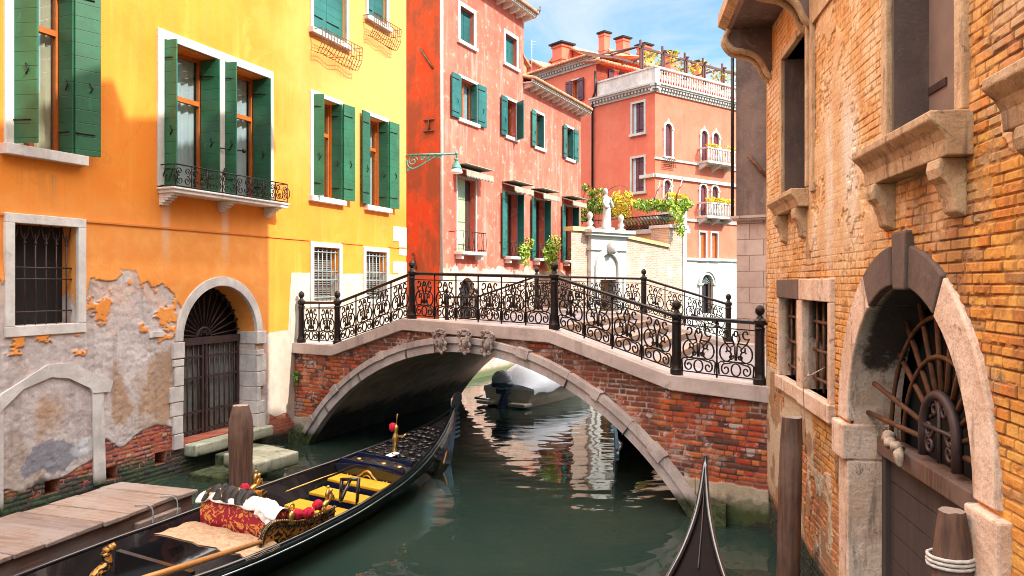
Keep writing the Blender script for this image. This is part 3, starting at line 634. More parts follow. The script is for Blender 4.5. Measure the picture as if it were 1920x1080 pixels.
# double window with balcony
mb = MB(); t = .15
mb.box(wa[0] - t, wa[0], -.05, .03, wa[2], wa[3]); mb.box(wa[1], wb[0], -.05, .45, wa[2], wa[3]); mb.box(wb[1], wb[1] + t, -.05, .03, wa[2], wa[3]); mb.box(wa[0] - t, wb[1] + t, -.05, .03, wa[3], wa[3] + t + .03)
win = mb.build('balcony_window', M['stonew'], house, bevel=.006)
for q in (wa, wb):
    sash(win, *q, .42, q[2] + 1.95, curtain='curtain')
    shutter(win, q[0] + .03, .02, q[0] + .06, .30, q[2], q[3] - .02)
    shutter(win, q[1] - .03, -.38, q[1] - .02, .10, q[2], q[3] - .02)
# balcony slab, brackets and scrolled iron front
zb = Y.z(305, 352); b0 = wa[0] - .12; b1 = wb[1] + .22
mb = MB(); mb.box(b0, b1, -.42, .02, zb - .12, zb); mb.box(b0 - .03, b1 + .03, -.45, .02, zb - .05, zb - .012)
for px in (302, 411, 497):
    u = Y.u(px) + .04
    for i in range(5): mb.box(u - .09, u + .09, -.36 + i * .07, .02, zb - .12 - .045 * (i + 1), zb - .12 - .045 * i)
bal = mb.build('balcony', M['stone'], house, bevel=.01)
mb = MB(); h = .42
def iron_row(mb, x0, x1, y, z, h, n, r=.011):
    for k in range(n):
        a = x0 + (x1 - x0) * k / n; wd = (x1 - x0) / n
        for sx in (0, 1):
            f = (lambda q: (a + (q[0] if not sx else 1 - q[0]) * wd, y, z + q[1] * h))
            mb.tube([f(q) for q in spiral(.25, .70, .20, .03, 4.7, -4.5, 18)], r, 4)
            mb.tube([f(q) for q in spiral(.28, .28, .22, .04, 1.57, 10.5, 18)], r, 4)
        mb.tube([(a, y, z), (a, y, z + h)], r, 4)
    mb.tube([(x1, y, z), (x1, y, z + h)], r, 4)
    for zz in (z, z + h): mb.tube([(x0, y, zz), (x1, y, zz)], r * 1.5, 4)
iron_row(mb, b0 + .03, b1 - .03, -.41, zb + .02, h, 8)
for x in (b0 + .03, b1 - .03):
    mb.tube([(x, -.41, zb + .02 + h), (x, 0, zb + .02 + h)], .014, 4); mb.tube([(x, -.41, zb + .03), (x, 0, zb + .03)], .014, 4)
    for s_ in (.1, .3): mb.tube([(x, -.41 + s_ + q[0] * .1 - .1, zb + .2 + q[1] * .17) for q in spiral(0, 0, 1, .1, 0, 9, 20)], .010, 4)
mb.build('balcony_railing', M['iron'], bal)
mb = MB(); mb.tube([(wa[1] + .02, -.06, wa[2] + 1.0), (wa[1] + .5, -.28, wa[2] + 1.0)], .016, 5); mb.ball((wa[1] + .52, -.29, wa[2] + 1.0), .05, 8); mb.tube([(wa[1] + .1, -.1, wa[2] + .42), (wa[1] + .14, -.12, wa[2] + .58)], .03, 6); mb.build('shutter_stay', M['iron'], win)
# windows 3 and 4
for q, li, ro in ((w3, Y.u(602) - Y.u(586), Y.u(655) - Y.u(636)), (w4, None, Y.u(740) - Y.u(723))):
    mb = MB(); surround(mb, *q, .12, ts=.14); win = mb.build('window', M['stonew'], house, bevel=.006)
    sash(win, *q, .30, q[2] + 1.95 * (q[3] - q[2]) / 2.9, curtain='curtain')
    if li: shutter(win, q[0] + .02, .02, q[0] + .10, .28, q[2] + .02, q[3] + .02)
    else: shutter(win, q[0] - .42, .10, q[0], .07, q[2] + .02, q[3] + .06)
    shutter(win, q[1] - .02, -.20, q[1] - .015, .1, q[2] + .02, q[3])
    shutter(win, q[1] + .02, .12, q[1] + (.50 if li else .52), .16, q[2] + .01, q[3] + .02)
# upper windows with wire flower baskets
for q, bx in ((u3, (Y.u(586) - .1, Y.u(648) + .25)), (u4, (Y.u(681), Y.u(728) + .12))):
    q = (q[0], q[1], q[2], TOP - .7)
    mb = MB(); surround(mb, *q, .11, ts=.13); win = mb.build('window', M['stonew'], house)
    m_ = (q[0] + q[1]) / 2; shutter(win, q[0], -.12, m_, -.12, q[2], q[3], 'teal'); shutter(win, m_ + .01, -.12, q[1], -.12, q[2], q[3], 'teal')
    mb = MB(); zt = q[2] - .05; zl = zt - .62
    for k in range(15):
        x = bx[0] + (bx[1] - bx[0]) * k / 14; s_ = .10 * math.sin(k / 14 * math.pi * 2)
        mb.tube([(x, -.02, zl + .1), (x, -.22, zl + s_ * .6), (x, -.36, zl + .25), (x, -.38, zt)], .009, 4)
    for (yy, zz) in ((-.38, zt), (-.37, zt - .12), (-.36, zl + .28), (-.3, zl + .12)):
        mb.tube([(bx[0] + (bx[1] - bx[0]) * k / 14, yy, zz + (.05 * math.sin(k / 14 * 12.5) if zz < zt else 0)) for k in range(15)], .009, 4)
    for x in bx: mb.tube([(x, 0, zt), (x, -.38, zt)], .01, 4); mb.tube([(x, 0, zt - .2), (x, -.37, zt - .2)], .01, 4)
    mb.build('flower_basket', M['rust'], house)
# barred ground floor windows
def bars(mb, a, b, c, d, y, nv, hz, r=.014, mi=0, fork=False):
    for i in range(nv):
        x = a + (b - a) * (i + .5) / nv; mb.tube([(x, y, c), (x, y, d - (.14 if fork else 0))], r, 5, mi)
        if fork:
            zt = d - .30; mb.ball((x, y, zt), .03, 6, mi)
            for s_ in (-1, 1): mb.tube([(x, y, zt + .02), (x + s_ * .05, y, zt + .12), (x + s_ * .085, y, d)], r * .8, 4, mi)
    for zz in hz: mb.tube([(a, y - .01, zz), (b, y - .01, zz)], r * 1.2, 4, mi)
mb = MB(); surround(mb, *g1, .155, sill=False, ts=.17, y=-.06); win = mb.build('barred_window', M['stone'], house, bevel=.01)
mb = MB(); bars(mb, g1[0], g1[1], g1[2], g1[3], .12, 6, (3.42, 3.96, 4.15), .013, fork=True); mb.build('bars', M['gate_iron'], win)
mb = MB(); mb.add([(g1[0] - .1, .34, g1[2] - .1), (g1[1] + .1, .34, g1[2] - .1), (g1[1] + .1, .34, g1[3] + .1), (g1[0] - .1, .34, g1[3] + .1)], [(0, 1, 2, 3)]); mb.build('mesh_screen', M['dark'], win)
for q in (g2, g3):
    mb = MB(); surround(mb, *q, .13, sill=False, ts=.15, y=-.04); win = mb.build('barred_window', M['stonew'], house, bevel=.006)
    mb = MB(); bars(mb, q[0], q[1], q[2], q[3], .05, 6, (q[2] + .1, q[2] + .55, q[2] + .78, q[3] - .12), .016); mb.build('bars', M['iron_grey'], win)
    mb = MB()
    for k in range(24): z = q[2] + (q[3] - q[2]) * k / 24; mb.box(q[0], q[1], .22, .25, z, z + .035)
    mb.build('blind', M['slat'], win)
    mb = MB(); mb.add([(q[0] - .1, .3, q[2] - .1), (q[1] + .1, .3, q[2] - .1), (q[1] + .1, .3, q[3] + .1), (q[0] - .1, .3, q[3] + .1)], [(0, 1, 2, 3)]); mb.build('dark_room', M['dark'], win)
# water gate
ga, gb = Y.u(339), Y.u(478); zs = 2.72
mb = MB(); ring(mb, ga, gb, zs, zs, .20, -.075, .03, 26, legs=False)
mb.box(ga - .27, ga + .02, -.09, .1, zs - .34, zs - .02); mb.box(gb - .02, gb + .30, -.09, .5, zs - .22, zs + .06)
rr = random.Random(3)
for s_ in (0, 1):
    z = .55
    while z < zs - .36:
        hh = min(rr.uniform(.28, .42), zs - .35 - z); e = rr.uniform(.10, .34)
        if s_ == 0: mb.box(ga - e, ga + .012, -.055 - rr.random() * .03, .5, z, z + hh - .015)
        else: mb.box(gb - .012, gb + e, -.055 - rr.random() * .03, .5, z, z + hh - .015)
        z += hh
gt = mb.build('water_gate', M['gstone'], house, bevel=.012)
yb = .45; ia, ib, mid = ga + .03, gb - .03, (ga + gb) / 2
mb = MB()
for i in range(15):
    an = math.pi * (i + .5) / 15; r_ = (gb - ga) / 2
    mb.tube([(mid + .2 * math.cos(an), yb, zs + .2 * math.sin(an)), (mid + r_ * math.cos(an), yb, zs + r_ * math.sin(an))], .018, 5)
for i in range(14):
    an = math.pi * (i + 1) / 15; mb.tube([(mid + q[0], yb, zs + q[1]) for q in [((r_ - .07) * math.cos(an + d) * k, (r_ - .07) * math.sin(an + d) * k) for d, k in ((-.1, .86), (-.1, .95), (0, 1.02), (.1, .95), (.1, .86))]], .013, 4)
mb.tube([(mid + .2 * math.cos(a_), yb, zs + .2 * math.sin(a_)) for a_ in [math.pi * k / 14 for k in range(15)]], .03, 5)
for sx in (-1, 1): mb.tube([(mid + sx * (.09 - q[0]), yb, zs + .08 + q[1]) for q in spiral(0, 0, .08, .015, 0, 8, 18)], .014, 4)
mb.build('fanlight_grille', M['gate_iron'], gt)
mb = MB(); mb.box(ia - .03, ib + .03, yb - .05, yb + .06, zs - .16, zs)
for a_, b_ in ((ia, mid - .02), (mid + .02, ib)):
    mb.box(a_, a_ + .06, yb - .03, yb + .04, .66, zs - .16); mb.box(b_ - .06, b_, yb - .03, yb + .04, .66, zs - .16)
    for zz in (.72, 1.12, 1.85, 2.30): mb.box(a_ + .06, b_ - .06, yb - .02, yb + .02, zz - .025, zz + .025)
    for i in range(6): x = a_ + .06 + (b_ - a_ - .12) * (i + .5) / 6; mb.tube([(x, yb, .66), (x, yb, zs - .16)], .018, 5)
mb.build('gate_leaf', M['gate_iron'], gt)
mb = MB()
for k in range(10): x = ga - .1 + (gb - ga + .2) * k / 10; mb.box(x + .006, x + (gb - ga + .2) / 10 - .006, yb + .1, yb + .14, .5, zs - .1)
mb.build('gate_board', plain('grey_gate_boards', (.17, .18, .17), .8), gt)
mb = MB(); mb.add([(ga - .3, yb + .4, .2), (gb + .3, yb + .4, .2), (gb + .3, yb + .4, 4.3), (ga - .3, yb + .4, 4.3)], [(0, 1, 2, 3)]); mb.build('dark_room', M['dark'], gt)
# blind arched niche
def P2(px, py): return Y.uz(px, py)
mb = MB()
band = [(-14, 757), (0, 738), (85, 684), (128, 680), (208, 714), (203, 734), (170, 737), (166, 728), (125, 709), (92, 707), (40, 729), (0, 768), (-14, 790)]
mb.prism([P2(*q) for q in band], -.06, .02)
mb.prism([P2(*q) for q in [(170, 737), (191, 735), (196, 905), (174, 911)]], -.045, .02)
mb.prism([P2(*q) for q in [(-12, 768), (3, 768), (3, 960), (-12, 966)]], -.045, .02)
mb.build('niche_frame', M['gstone'], house, bevel=.015)
mb = MB(); mb.box(Y.u(277), Y.u(304), -.06, .02, Y.z(290, 632), Y.z(290, 622)); mb.build('letter_slot', M['gstone'], house)

# peeling paint, render and bare brick of the lower wall, as relief
def curve(pts):
    q = sorted(P2(*p) for p in pts); return [a for a, b in q], [b for a, b in q]
PC = curve([(-14, 545), (10, 548), (158, 560), (166, 528), (205, 540), (245, 528), (282, 556), (308, 540), (333, 548), (345, 600), (476, 624), (520, 625)])
BC = curve([(-14, 925), (8, 918), (40, 926), (70, 905), (120, 893), (150, 872), (172, 858), (197, 822), (212, 834), (226, 838), (242, 826), (262, 809), (290, 797), (330, 803), (478, 800), (520, 796)])
def ywall(x, z):
    n = fb(x * 1.6, z * 2.2, 6, 3, .6); n2 = fb(x * 4, z * 4, 5, 8); n3 = fb(x * 1.1, z * .55, 4, 12); n4 = fb(x * 11, z * 11, 3, 15); n5 = fb(x * .9, z * .9, 5, 22, .6)
    amp = np.where(x > 18.9, .05, 1.5); pz = np.interp(x, *PC); d = pz - z + amp * (n - .5) + .12 * (n4 - .5) * (amp > .1); peel = ss(d, -.02, .02)
    isl = ss(fb(x * 2.2, z * 3.0, 6, 31, .65), .60, .615) * (z > pz - 1.0) * (x < 16.7); peel = peel * (1 - isl)
    bz = np.interp(x, *BC); db = bz - z + .10 * (n2 - .5) + .05 * (n4 - .5); brk = ss(db, -.012, .012)
    c = mixc(np.broadcast_to(np.array([.56, .47, .45]), x.shape + (3,)), (.70, .61, .59), ss(n2, .3, .7))
    c = mixc(c, (.72, .66, .63), .6 * ss(n4, .52, .75)); c = mixc(c, (.46, .25, .11), .75 * ss(n3 + .22 * ss(x, 15.0, 15.3) * ss(z, 1.0, 1.6) * ss(2.7 - z, 0, .3), .54, .68)); c = mixc(c, (.40, .28, .2), .5 * ss(n5, .54, .62))
    c = mixc(c, (.74, .44, .30), .65 * ss(.75 - np.abs(d - .1), 0, .7) * ss(n2 + .3 * (n - .5), .42, .6))
    blob = ss(.62 - np.hypot((x - 13.95) / 1.1, (z - .98) / .6) + .7 * (n2 - .5), .10, .16) * (x < 14.9); c = mixc(c, (.23, .23, .28), .85 * blob)
    wb = ss(.30 - np.hypot((x - 14.62) / 1.2, z - 1.05) + .4 * (n2 - .5), .05, .16); c = mixc(c, (.70, .72, .76), .7 * wb)
    run = ss(fb(x * 6, z * .35, 3, 44), .62, .75); c = mixc(c, (.68, .62, .58), .4 * run); c = mixc(c, (.24, .19, .17), .30 * ss(fb(x * 5, z * .5, 4, 47), .6, .75))
    r1, r2, r3, dj = courses(x, z, 5, .082, .27)
    b = mixc(np.broadcast_to(np.array([.44, .06, .035]), x.shape + (3,)), (.52, .15, .07), r1); b = mixc(b, (.16, .04, .035), (r2 > .8) * .8); b = mixc(b, (.50, .30, .12), (r3 > .84) * .8); b = mixc(b, (.52, .30, .30), .5 * ss(n2, .55, .7))
    p = ss(dj + .012 * (n4 - .5), .002, .016); b = mixc(np.broadcast_to(np.array([.32, .22, .19]), x.shape + (3,)), b, p); b = mixc(b, (.05, .03, .03), .8 * ((dj < .012) & (n2 > .52)))
    c = mixc(c, b, brk); wz = z + .35 * (n2 - .5) + .12 * (n - .5)
    c = mixc(c, (.030, .045, .045), .92 * ss(.52 - wz, -.06, .06)); c = mixc(c, (.05, .09, .03), .6 * ss(.60 - wz, -.05, .05) * ss(n2, .5, .6))
    y = -.042 - .010 * (n - .5) + .022 * peel * (1 + (n4 - .5)) - .012 * peel * (n2 - .5); y = y + brk * (.024 - .014 * p * (.6 + .6 * r3) + .006 * (n4 - .5))
    fade = ss(4.35 - z, 0, .5) * ss(19.56 - x, 0, .2); y = y * fade - .002
    return y, np.concatenate([np.clip(c, 0, 1), np.clip(np.maximum(peel, brk), 0, 1)[..., None]], -1)
yholes = [gate] + [rect(g1[0], g1[1], g1[2], g1[3])] + op[12:]
def ykeep(x, z):
    k = np.ones(x.shape, bool)
    for h in yholes: k &= ~inpoly(x, z, h)
    return k
relief('peeling_plaster', M['yworn'], house, 12.7, 19.56, -.2, 4.38, .017, ywall, ykeep)
# ================================================================ bridge
bridge = thing('footbridge', 'arched red brick bridge with stone coping and black scrolled iron railings across the canal', 'bridge', BR)
SKX, SKY = -2.0, 7.96                                   # the far face is shifted along the skewed barrel
ZC = [(-.26, 2.42), (1.32, 2.43), (3.62, 3.12), (7.45, 3.02), (9.92, 2.33), (11.62, 2.26)]
ACX, ACZ, AR = 5.35, -3.55, 6.04
def arc(r, zmin, n=44):
    a0 = math.asin((zmin - ACZ) / r); return [(ACX + r * math.cos(math.pi - a0 - (math.pi - 2 * a0) * i / n), ACZ + r * math.sin(math.pi - a0 - (math.pi - 2 * a0) * i / n)) for i in range(n + 1)]
iv = arc(AR, -1.0)
top = [(x, z - .2) for x, z in ZC]
poly = [(-.26, -1.0)] + iv + [(11.62, -1.0)] + top[::-1]
mb = MB(); mb.sheet(poly, y=.04); mb.build('spandrel_wall', M['bbrick'], bridge, recalc=False)
def bwall(x, z):
    n = fb(x * 1.4, z * 1.4, 5, 3); n2 = fb(x * 3.5, z * 3.5, 5, 8); n4 = fb(x * 12, z * 12, 3, 15); r1, r2, r3, dj = courses(x, z, 9, .089, .29)
    b = mixc(np.broadcast_to(np.array([.46, .055, .02]), x.shape + (3,)), (.62, .15, .04), r1); b = mixc(b, (.64, .19, .045), (r2 > .8) * .75); b = mixc(b, (.10, .04, .03), (r3 > .86) * .9); b = mixc(b, (.24, .06, .04), (r3 < .2) * .8)
    b = mixc(b, (.11, .045, .035), .75 * ss(n + .25 * ss(z, 1.6, 2.6), .56, .72)); b = mixc(b, (.5, .36, .3), .55 * ss(fb(x * 2.4, z * 2.4, 6, 33, .65), .60, .66)); b = mixc(b, (.62, .50, .46), .8 * ss(fb(x * 5, z * 5, 5, 37, .65), .68, .71))
    p = ss(dj + .012 * (n4 - .5), .003, .016); mo = mixc(np.broadcast_to(np.array([.30, .20, .14]), x.shape + (3,)), (.55, .45, .36), ss(n2, .52, .62)); mo = mixc(mo, (.04, .03, .025), .9 * ss(.46 - n, -.04, .04)); c = mixc(mo, b, p)
    zz = z + .10 * (n2 - .5); st = ss(.62 - zz, -.008, .008); stc = mixc(np.broadcast_to(np.array([.50, .40, .28]), x.shape + (3,)), (.62, .52, .40), ss(n2, .4, .6)); stc = mixc(stc, (.12, .09, .06), .9 * (np.abs((x * .9) % 1.1 - .5) < .010)); c = mixc(c, stc, st)
    c = mixc(c, (.028, .03, .016), ss(.36 - z - .45 * (n2 - .5), -.08, .1)); c = mixc(c, (.07, .10, .02), .7 * ss(.42 - z - .4 * (n - .5), -.05, .06) * ss(n2, .46, .56))
    y = .022 - .016 * p * (.55 + .7 * r2) + .008 * (n4 - .5) * p + .014 * (r3 > .93); y = y * (1 - st) + st * (-.004 + .012 * (n2 - .5))
    return y, np.concatenate([np.clip(c, 0, 1), np.ones(x.shape + (1,))], -1)
rin = [(ACX + (AR + .05) * math.cos(math.pi * k / 40), ACZ + (AR + .05) * math.sin(math.pi * k / 40)) for k in range(41)]
xtop = np.array([a for a, b in ZC]); ztop = np.array([b - .15 for a, b in ZC])
relief('brick_facing', M['bworn'], bridge, -.26, 11.62, -.3, 3.0, .0165, bwall, lambda x, z: (np.hypot(x - ACX, z - ACZ) > AR + .04) & (z < np.interp(x, xtop, ztop)))
mb = MB(); mb.sheet([(x + SKX, z) for x, z in poly if x + SKX > -1.9 or 1], y=SKY); mb.build('spandrel_wall', M['bbrick'], bridge, recalc=False)
mb = MB(); mb.grid([[(x + SKX * k / 6, SKY * k / 6, z) for x, z in iv] for k in range(7)]); mb.build('vault', M['vault'], bridge)
# stone arch band in two mouldings, with joint collars
mb = MB()
ex = arc(AR + .27, -.6); ii = arc(AR - .015, -.6); mb.prism(ex + ii[::-1], -.07, .12, 0)
ex = arc(AR + .30, -.6); ii = arc(AR + .17, -.6); mb.prism(ex + ii[::-1], -.125, .02, 0)
for k, (a, wd) in enumerate(((128, 2.0), (112, 1.6), (76, 2.6), (60, 1.4), (46.5, 2.8), (138.5, 1.6))):
    p = []
    for rr_ in (AR + .15, AR + .335):
        q = [(ACX + rr_ * math.cos(R(a + d)), ACZ + rr_ * math.sin(R(a + d))) for d in ((-wd / 2, wd / 2) if rr_ < AR + .2 else (wd / 2, -wd / 2))]; p += q
    mb.prism(p, -.15, .02, 0)
for a in (52.5, 66, 84, 97, 105, 120, 133):
    p = [(ACX + r_ * math.cos(R(a + d)), ACZ + r_ * math.sin(R(a + d))) for r_, d in ((AR - .02, -.05), (AR + .305, -.05), (AR + .305, .05), (AR - .02, .05))]; mb.prism(p, -.1265, .0, 1)
mb.build('arch_ring', [M['astone'], plain('mortar_joint', (.16, .12, .1), .9)], bridge, bevel=.02)
# sloping coping
def coping(x, y0, y1, name='coping'):
    mb = MB(); mb.prism([(a + x, z) for a, z in ZC] + [(a + x, z - .25) for a, z in ZC[::-1]], y0, y1); mb.build(name, M['cstone'], bridge, bevel=.015)
coping(0, -.08, .42); coping(SKX, SKY - .42, SKY + .08)
# steps and deck, skewed like the barrel
def skew(mb, x0, x1, z0, z1, mi=0):
    ya, yb_ = .42, SKY - .42; k = SKX / SKY
    mb.add([(x0 + k * ya, ya, z0), (x1 + k * ya, ya, z0), (x1 + k * yb_, yb_, z0), (x0 + k * yb_, yb_, z0), (x0 + k * ya, ya, z1), (x1 + k * ya, ya, z1), (x1 + k * yb_, yb_, z1), (x0 + k * yb_, yb_, z1)],
           [(0, 3, 2, 1), (4, 5, 6, 7), (0, 1, 5, 4), (1, 2, 6, 5), (2, 3, 7, 6), (3, 0, 4, 7)], mi)
xs = [3.75, 7.1]; mb = MB(); skew(mb, xs[0] + .3, xs[1] - .3, 2.6, 2.99); mb.build('deck', M['tread'], bridge)
n = 5
for sd in (0, 1):
    for k in range(n):
        zt = 2.985 - (k + 1) * (2.985 - (2.40, 2.24)[sd]) / (n + 0); zu = 2.985 - k * (2.985 - (2.40, 2.24)[sd]) / n
        a, b_ = (1.35, xs[0]) if sd == 0 else (xs[1], 9.95)
        L_ = (b_ - a) / n
        lo, hi = (b_ - (k + 1) * L_, b_ - k * L_) if sd == 0 else (a + k * L_, a + (k + 1) * L_)
        mb = MB()
        if sd == 0: skew(mb, hi - .0, hi + .3, zu - .15, zu + .004, 1); skew(mb, lo + .3, hi, zt - .3, zt, 0)
        else: skew(mb, lo - .3, lo, zu - .15, zu + .004, 1); skew(mb, lo, hi - .3, zt - .3, zt, 0)
        mb.build('step', [M['tread'], M['riser']], bridge)
mb = MB(); skew(mb, -2.2, 1.65, 2.0, 2.385); mb.build('landing', M['tread'], bridge)
mb = MB(); skew(mb, 9.65, 13.2, 1.9, 2.232); mb.build('landing', M['tread'], bridge)
# railings
def panel_lines():
    """one scrolled bay in the unit square"""
    L = []; half = []
    half.append(spiral(.24, .90, .035, .115, 9.5, 3.9, 20) + [(.22, .70), (.34, .60), (.46, .66)])
    half.append([(.46, .66), (.40, .80), (.43, .90)])
    half.append(spiral(.27, .46, .05, .235, 8.6, 1.4, 30) + [(.42, .70)])
    half.append(spiral(.33, .575, .02, .075, 8, 2.5, 12))
    half.append([(.47, .64), (.475, .5), (.485, .34)]); half.append(spiral(.38, .41, .02, .06, 0, 7, 10))
    half.append(spiral(.235, .135, .03, .125, 9.4, 2.0, 22) + [(.32, .27), (.48, .31)])
    half.append([(.06, .02), (.04, .25), (.12, .30), (.2, .28)])
    for h_ in half: L.append(h_); L.append([(1 - a, b) for a, b in h_])
    L.append([(.5 + .12 * math.cos(k * math.pi / 8), .145 + .13 * math.sin(k * math.pi / 8)) for k in range(17)])
    L.append([(.5 + .045 * math.cos(k * math.pi / 5), .90 + .06 * math.sin(k * math.pi / 5)) for k in range(11)])
    L.append([(.24, .305), (.76, .305)])
    return L
PL_ = panel_lines()
RH = .98
def zc(x): return lerp(ZC, x)
SEC = [(0.0, 1.32, 2), (1.32, 3.74, 4), (3.74, 7.45, 6), (7.45, 9.94, 4), (9.94, 11.37, 2)]
def zrail(x):
    return lerp([(-.3, 2.42), (1.32, 2.44), (3.70, 3.12), (7.45, 3.03), (9.94, 2.34), (11.7, 2.26)], x)
def railing(dx, y, secs, r=.0155):
    p0 = secs[0][0]; k0 = zrail(p0)
    root = MB()   # hand rail and the flat bars
    a, b_ = secs[0][0], secs[-1][1]
    cuts = [a] + [s_[1] for s_ in secs]
    for h_, rr_ in ((RH, .034), (RH - .13, .014), (.07, .014)):
        root.tube([(x + dx, y, zrail(x) + h_) for x in cuts], rr_, 6 if rr_ > .02 else 4, sm=False)
    rail = root.build('railing', M['iron'], bridge)
    first = {}
    for (a, b_, n_) in secs:
        a2, b2 = a + .07, b_ - .07
        for i in range(n_):
            xa = a2 + (b2 - a2) * i / n_; xb = a2 + (b2 - a2) * (i + 1) / n_
            mb = MB(); za, zb_ = zrail(xa) + .07, zrail(xb) + .07; hh = RH - .20
            for ln in PL_:
                mb.tube([((xa + q[0] * (xb - xa)) + dx, y, za + (zb_ - za) * q[0] + q[1] * hh) for q in ln], r, 4, flat=1.0)
            for xx, zz in ((xa, za), (xb, zb_)): mb.tube([(xx + dx, y, zz - .05), (xx + dx, y, zz + RH - .08)], .016, 4)
            mb.build('scroll_panel', M['iron'], rail)
    for x in [secs[0][0]] + [s_[1] for s_ in secs]:
        mb = MB(); z0 = zrail(x) - .01
        mb.lathe([(.11, 0), (.11, .09), (.09, .11), (.075, .16), (.07, .78), (.075, .86), (.085, .9), (.062, .93), (.095, .98), (.098, 1.03), (.06, 1.06), (.045, 1.09), (.035, 1.11), (.065, 1.14), (.076, 1.18), (.07, 1.22), (.045, 1.255), (.014, 1.28)], (x + dx, y), 10, 0, False, z0)
        mb.build('railing_post', M['iron'], rail)
    return rail
railing(0, .12, SEC)
railing(SKX, SKY - .12, SEC[:4])
mb = MB(); mb.tube([(11.37, .12, zrail(11.4) + RH), (11.62, .12, zrail(11.4) + RH)], .03, 6)
mb.build('railing_tie', M['iron'], bridge)
# three carved cartouches over the crown
rr = random.Random(11)
for cxp, czp, tilt in ((831, 640, .2), (877, 641, 0), (918, 644, -.2)):
    u, z = BR.uz(cxp, czp, .16); mb = MB()
    def cp(a, b, y=0):
        a *= .74; b *= .82; return (u + a * math.cos(tilt) - b * math.sin(tilt), -.17 + y, z + a * math.sin(tilt) + b * math.cos(tilt))
    rows = []
    for i in range(9):     # domed shield
        f = i / 8; rows.append([cp(.13 * f ** .7 * math.cos(k * math.pi / 8) * (1 + .12 * math.cos(3 * k * math.pi / 8)), .19 * f ** .7 * math.sin(k * math.pi / 8) - .02, -.14 * math.cos(f * 1.57)) for k in range(16)])
    mb.grid(rows, 0, True, True)
    for s_ in (-1, 1):      # rolled scrollwork edges
        mb.tube([cp(s_ * q[0], q[1], -.08) for q in smooth([(.05, .30), (.16, .26), (.20, .13), (.12, .06), (.15, -.02), (.17, -.12), (.10, -.22), (.02, -.29)], 5)], [.026 + .010 * math.sin(k * .9) for k in range(36)], 7)
        mb.tube([cp(s_ * q[0], q[1], -.11) for q in spiral(.15, .22, .07, .015, 0, 8, 16)], .022, 6); mb.tube([cp(s_ * q[0], q[1], -.1) for q in spiral(.13, -.19, .06, .015, 0, -7, 14)], .02, 6)
    mb.ball(cp(0, .29, -.10), .05, 8, 0, .8, .3); mb.ball(cp(0, -.28, -.08), .04, 8, 0, 1.2, .3)
    mb.build('carved_cartouche', mat_stone('cartouche_stone', (.46, .38, .34), (.26, .20, .18), (.06, .045, .04), .7, 7, bump=.9) if cxp == 831 else bpy.data.materials['cartouche_stone'], bridge)
# plinth ledges along the foot of the vault, both banks
for s_, x in ((0, iv[2][0] - .25), (1, iv[-3][0] - .10)):
    mb = MB(); rows = []; rj = random.Random(5 + s_)
    for k in range(15):
        y = -.28 + (SKY + .5) * k / 14; xx = x + SKX * y / SKY + rj.uniform(-.06, .06); e = .42
        rows.append([(xx, y, -.8), (xx, y, .30 + rj.uniform(-.08, .06)), (xx + e * .5, y, .36 + rj.uniform(-.1, .06)), (xx + e, y, .24 + rj.uniform(-.08, .06)), (xx + e + .06, y, -.8)] if s_ == 0 else
                    [(xx - .1, y, -.8), (xx - .04, y, .24 + rj.uniform(-.08, .06)), (xx + e * .5, y, .36 + rj.uniform(-.1, .06)), (xx + e, y, .30), (xx + e, y, -.8)])
    mb.grid(rows, 0, False); n_ = len(mb.v); mb.add([mb.v[i] for i in range(5)], [(0, 1, 2, 3, 4)]); mb.add([mb.v[n_ - 5 + i] for i in range(5)], [(0, 1, 2, 3, 4)])
    mb.build('foundation_ledge', mat_stone('wet_rubble', (.10, .08, .06), (.05, .04, .03), (.02, .02, .015), .6, 3, algae=.5, bump=1) if s_ == 0 else bpy.data.materials['wet_rubble'], bridge)

# ================================================================ brick house on the right bank
P = RW
rb = thing('brick_house', 'worn golden brick house with arched water door and stone sills on the right bank', 'house', P)
U0 = -12.42; U1 = 4.5; RT = 17.6
da, db = P.u(1592), P.u(1829); dz = 2.47
dr = arch(da, db, -.6, dz, 24)
bw = (P.u(1668), P.u(1796), P.z(1597, 288, .26) + .02, 9.6)
nw = (P.u(1468), P.u(1513), P.z(1437, 378, .22) + .02, P.z(1468, 112))
s1 = (P.u(1465), P.u(1499), P.z(1465, 703), P.z(1465, 558)); s2 = (P.u(1509), P.u(1558), s1[2], s1[3])
vz = P.z(1840, 150, .26); vw = (P.u(1840, .26) + .35, P.u(1840, .26) + 1.6, vz + .02, 9.6)
dn = P.uz(1470, 118)
nu = (-11.0, -10.0, 8.9, 11.5)
mb = MB(); mb.sheet([(U0, -1.5), (U1, -1.5), (U1, RT), (U0, RT)], [dr] + [rect(*q) for q in (bw, nw, s1, s2, vw, nu)], .45, .045, 0, 1)
D = 14
kx = .806 * P.dx - .592 * P.dy; ky = -.806 * P.dy - .592 * P.dx      # street face runs along the street
E0 = Vector((U0 + kx * D, ky * D))
mb.add([(U0, 0, -1.5), (U0, 0, RT), (E0.x, E0.y, RT), (E0.x, E0.y, -1.5), (U1, 0, -1.5), (U1, 0, RT), (U1, D, RT), (U1, D, -1.5)], [(0, 1, 2, 3), (4, 5, 6, 7), (1, 5, 6, 2), (2, 3, 7, 6)])
mb.build('wall', [M['rbrick'], M['dstone']], rb, recalc=False)
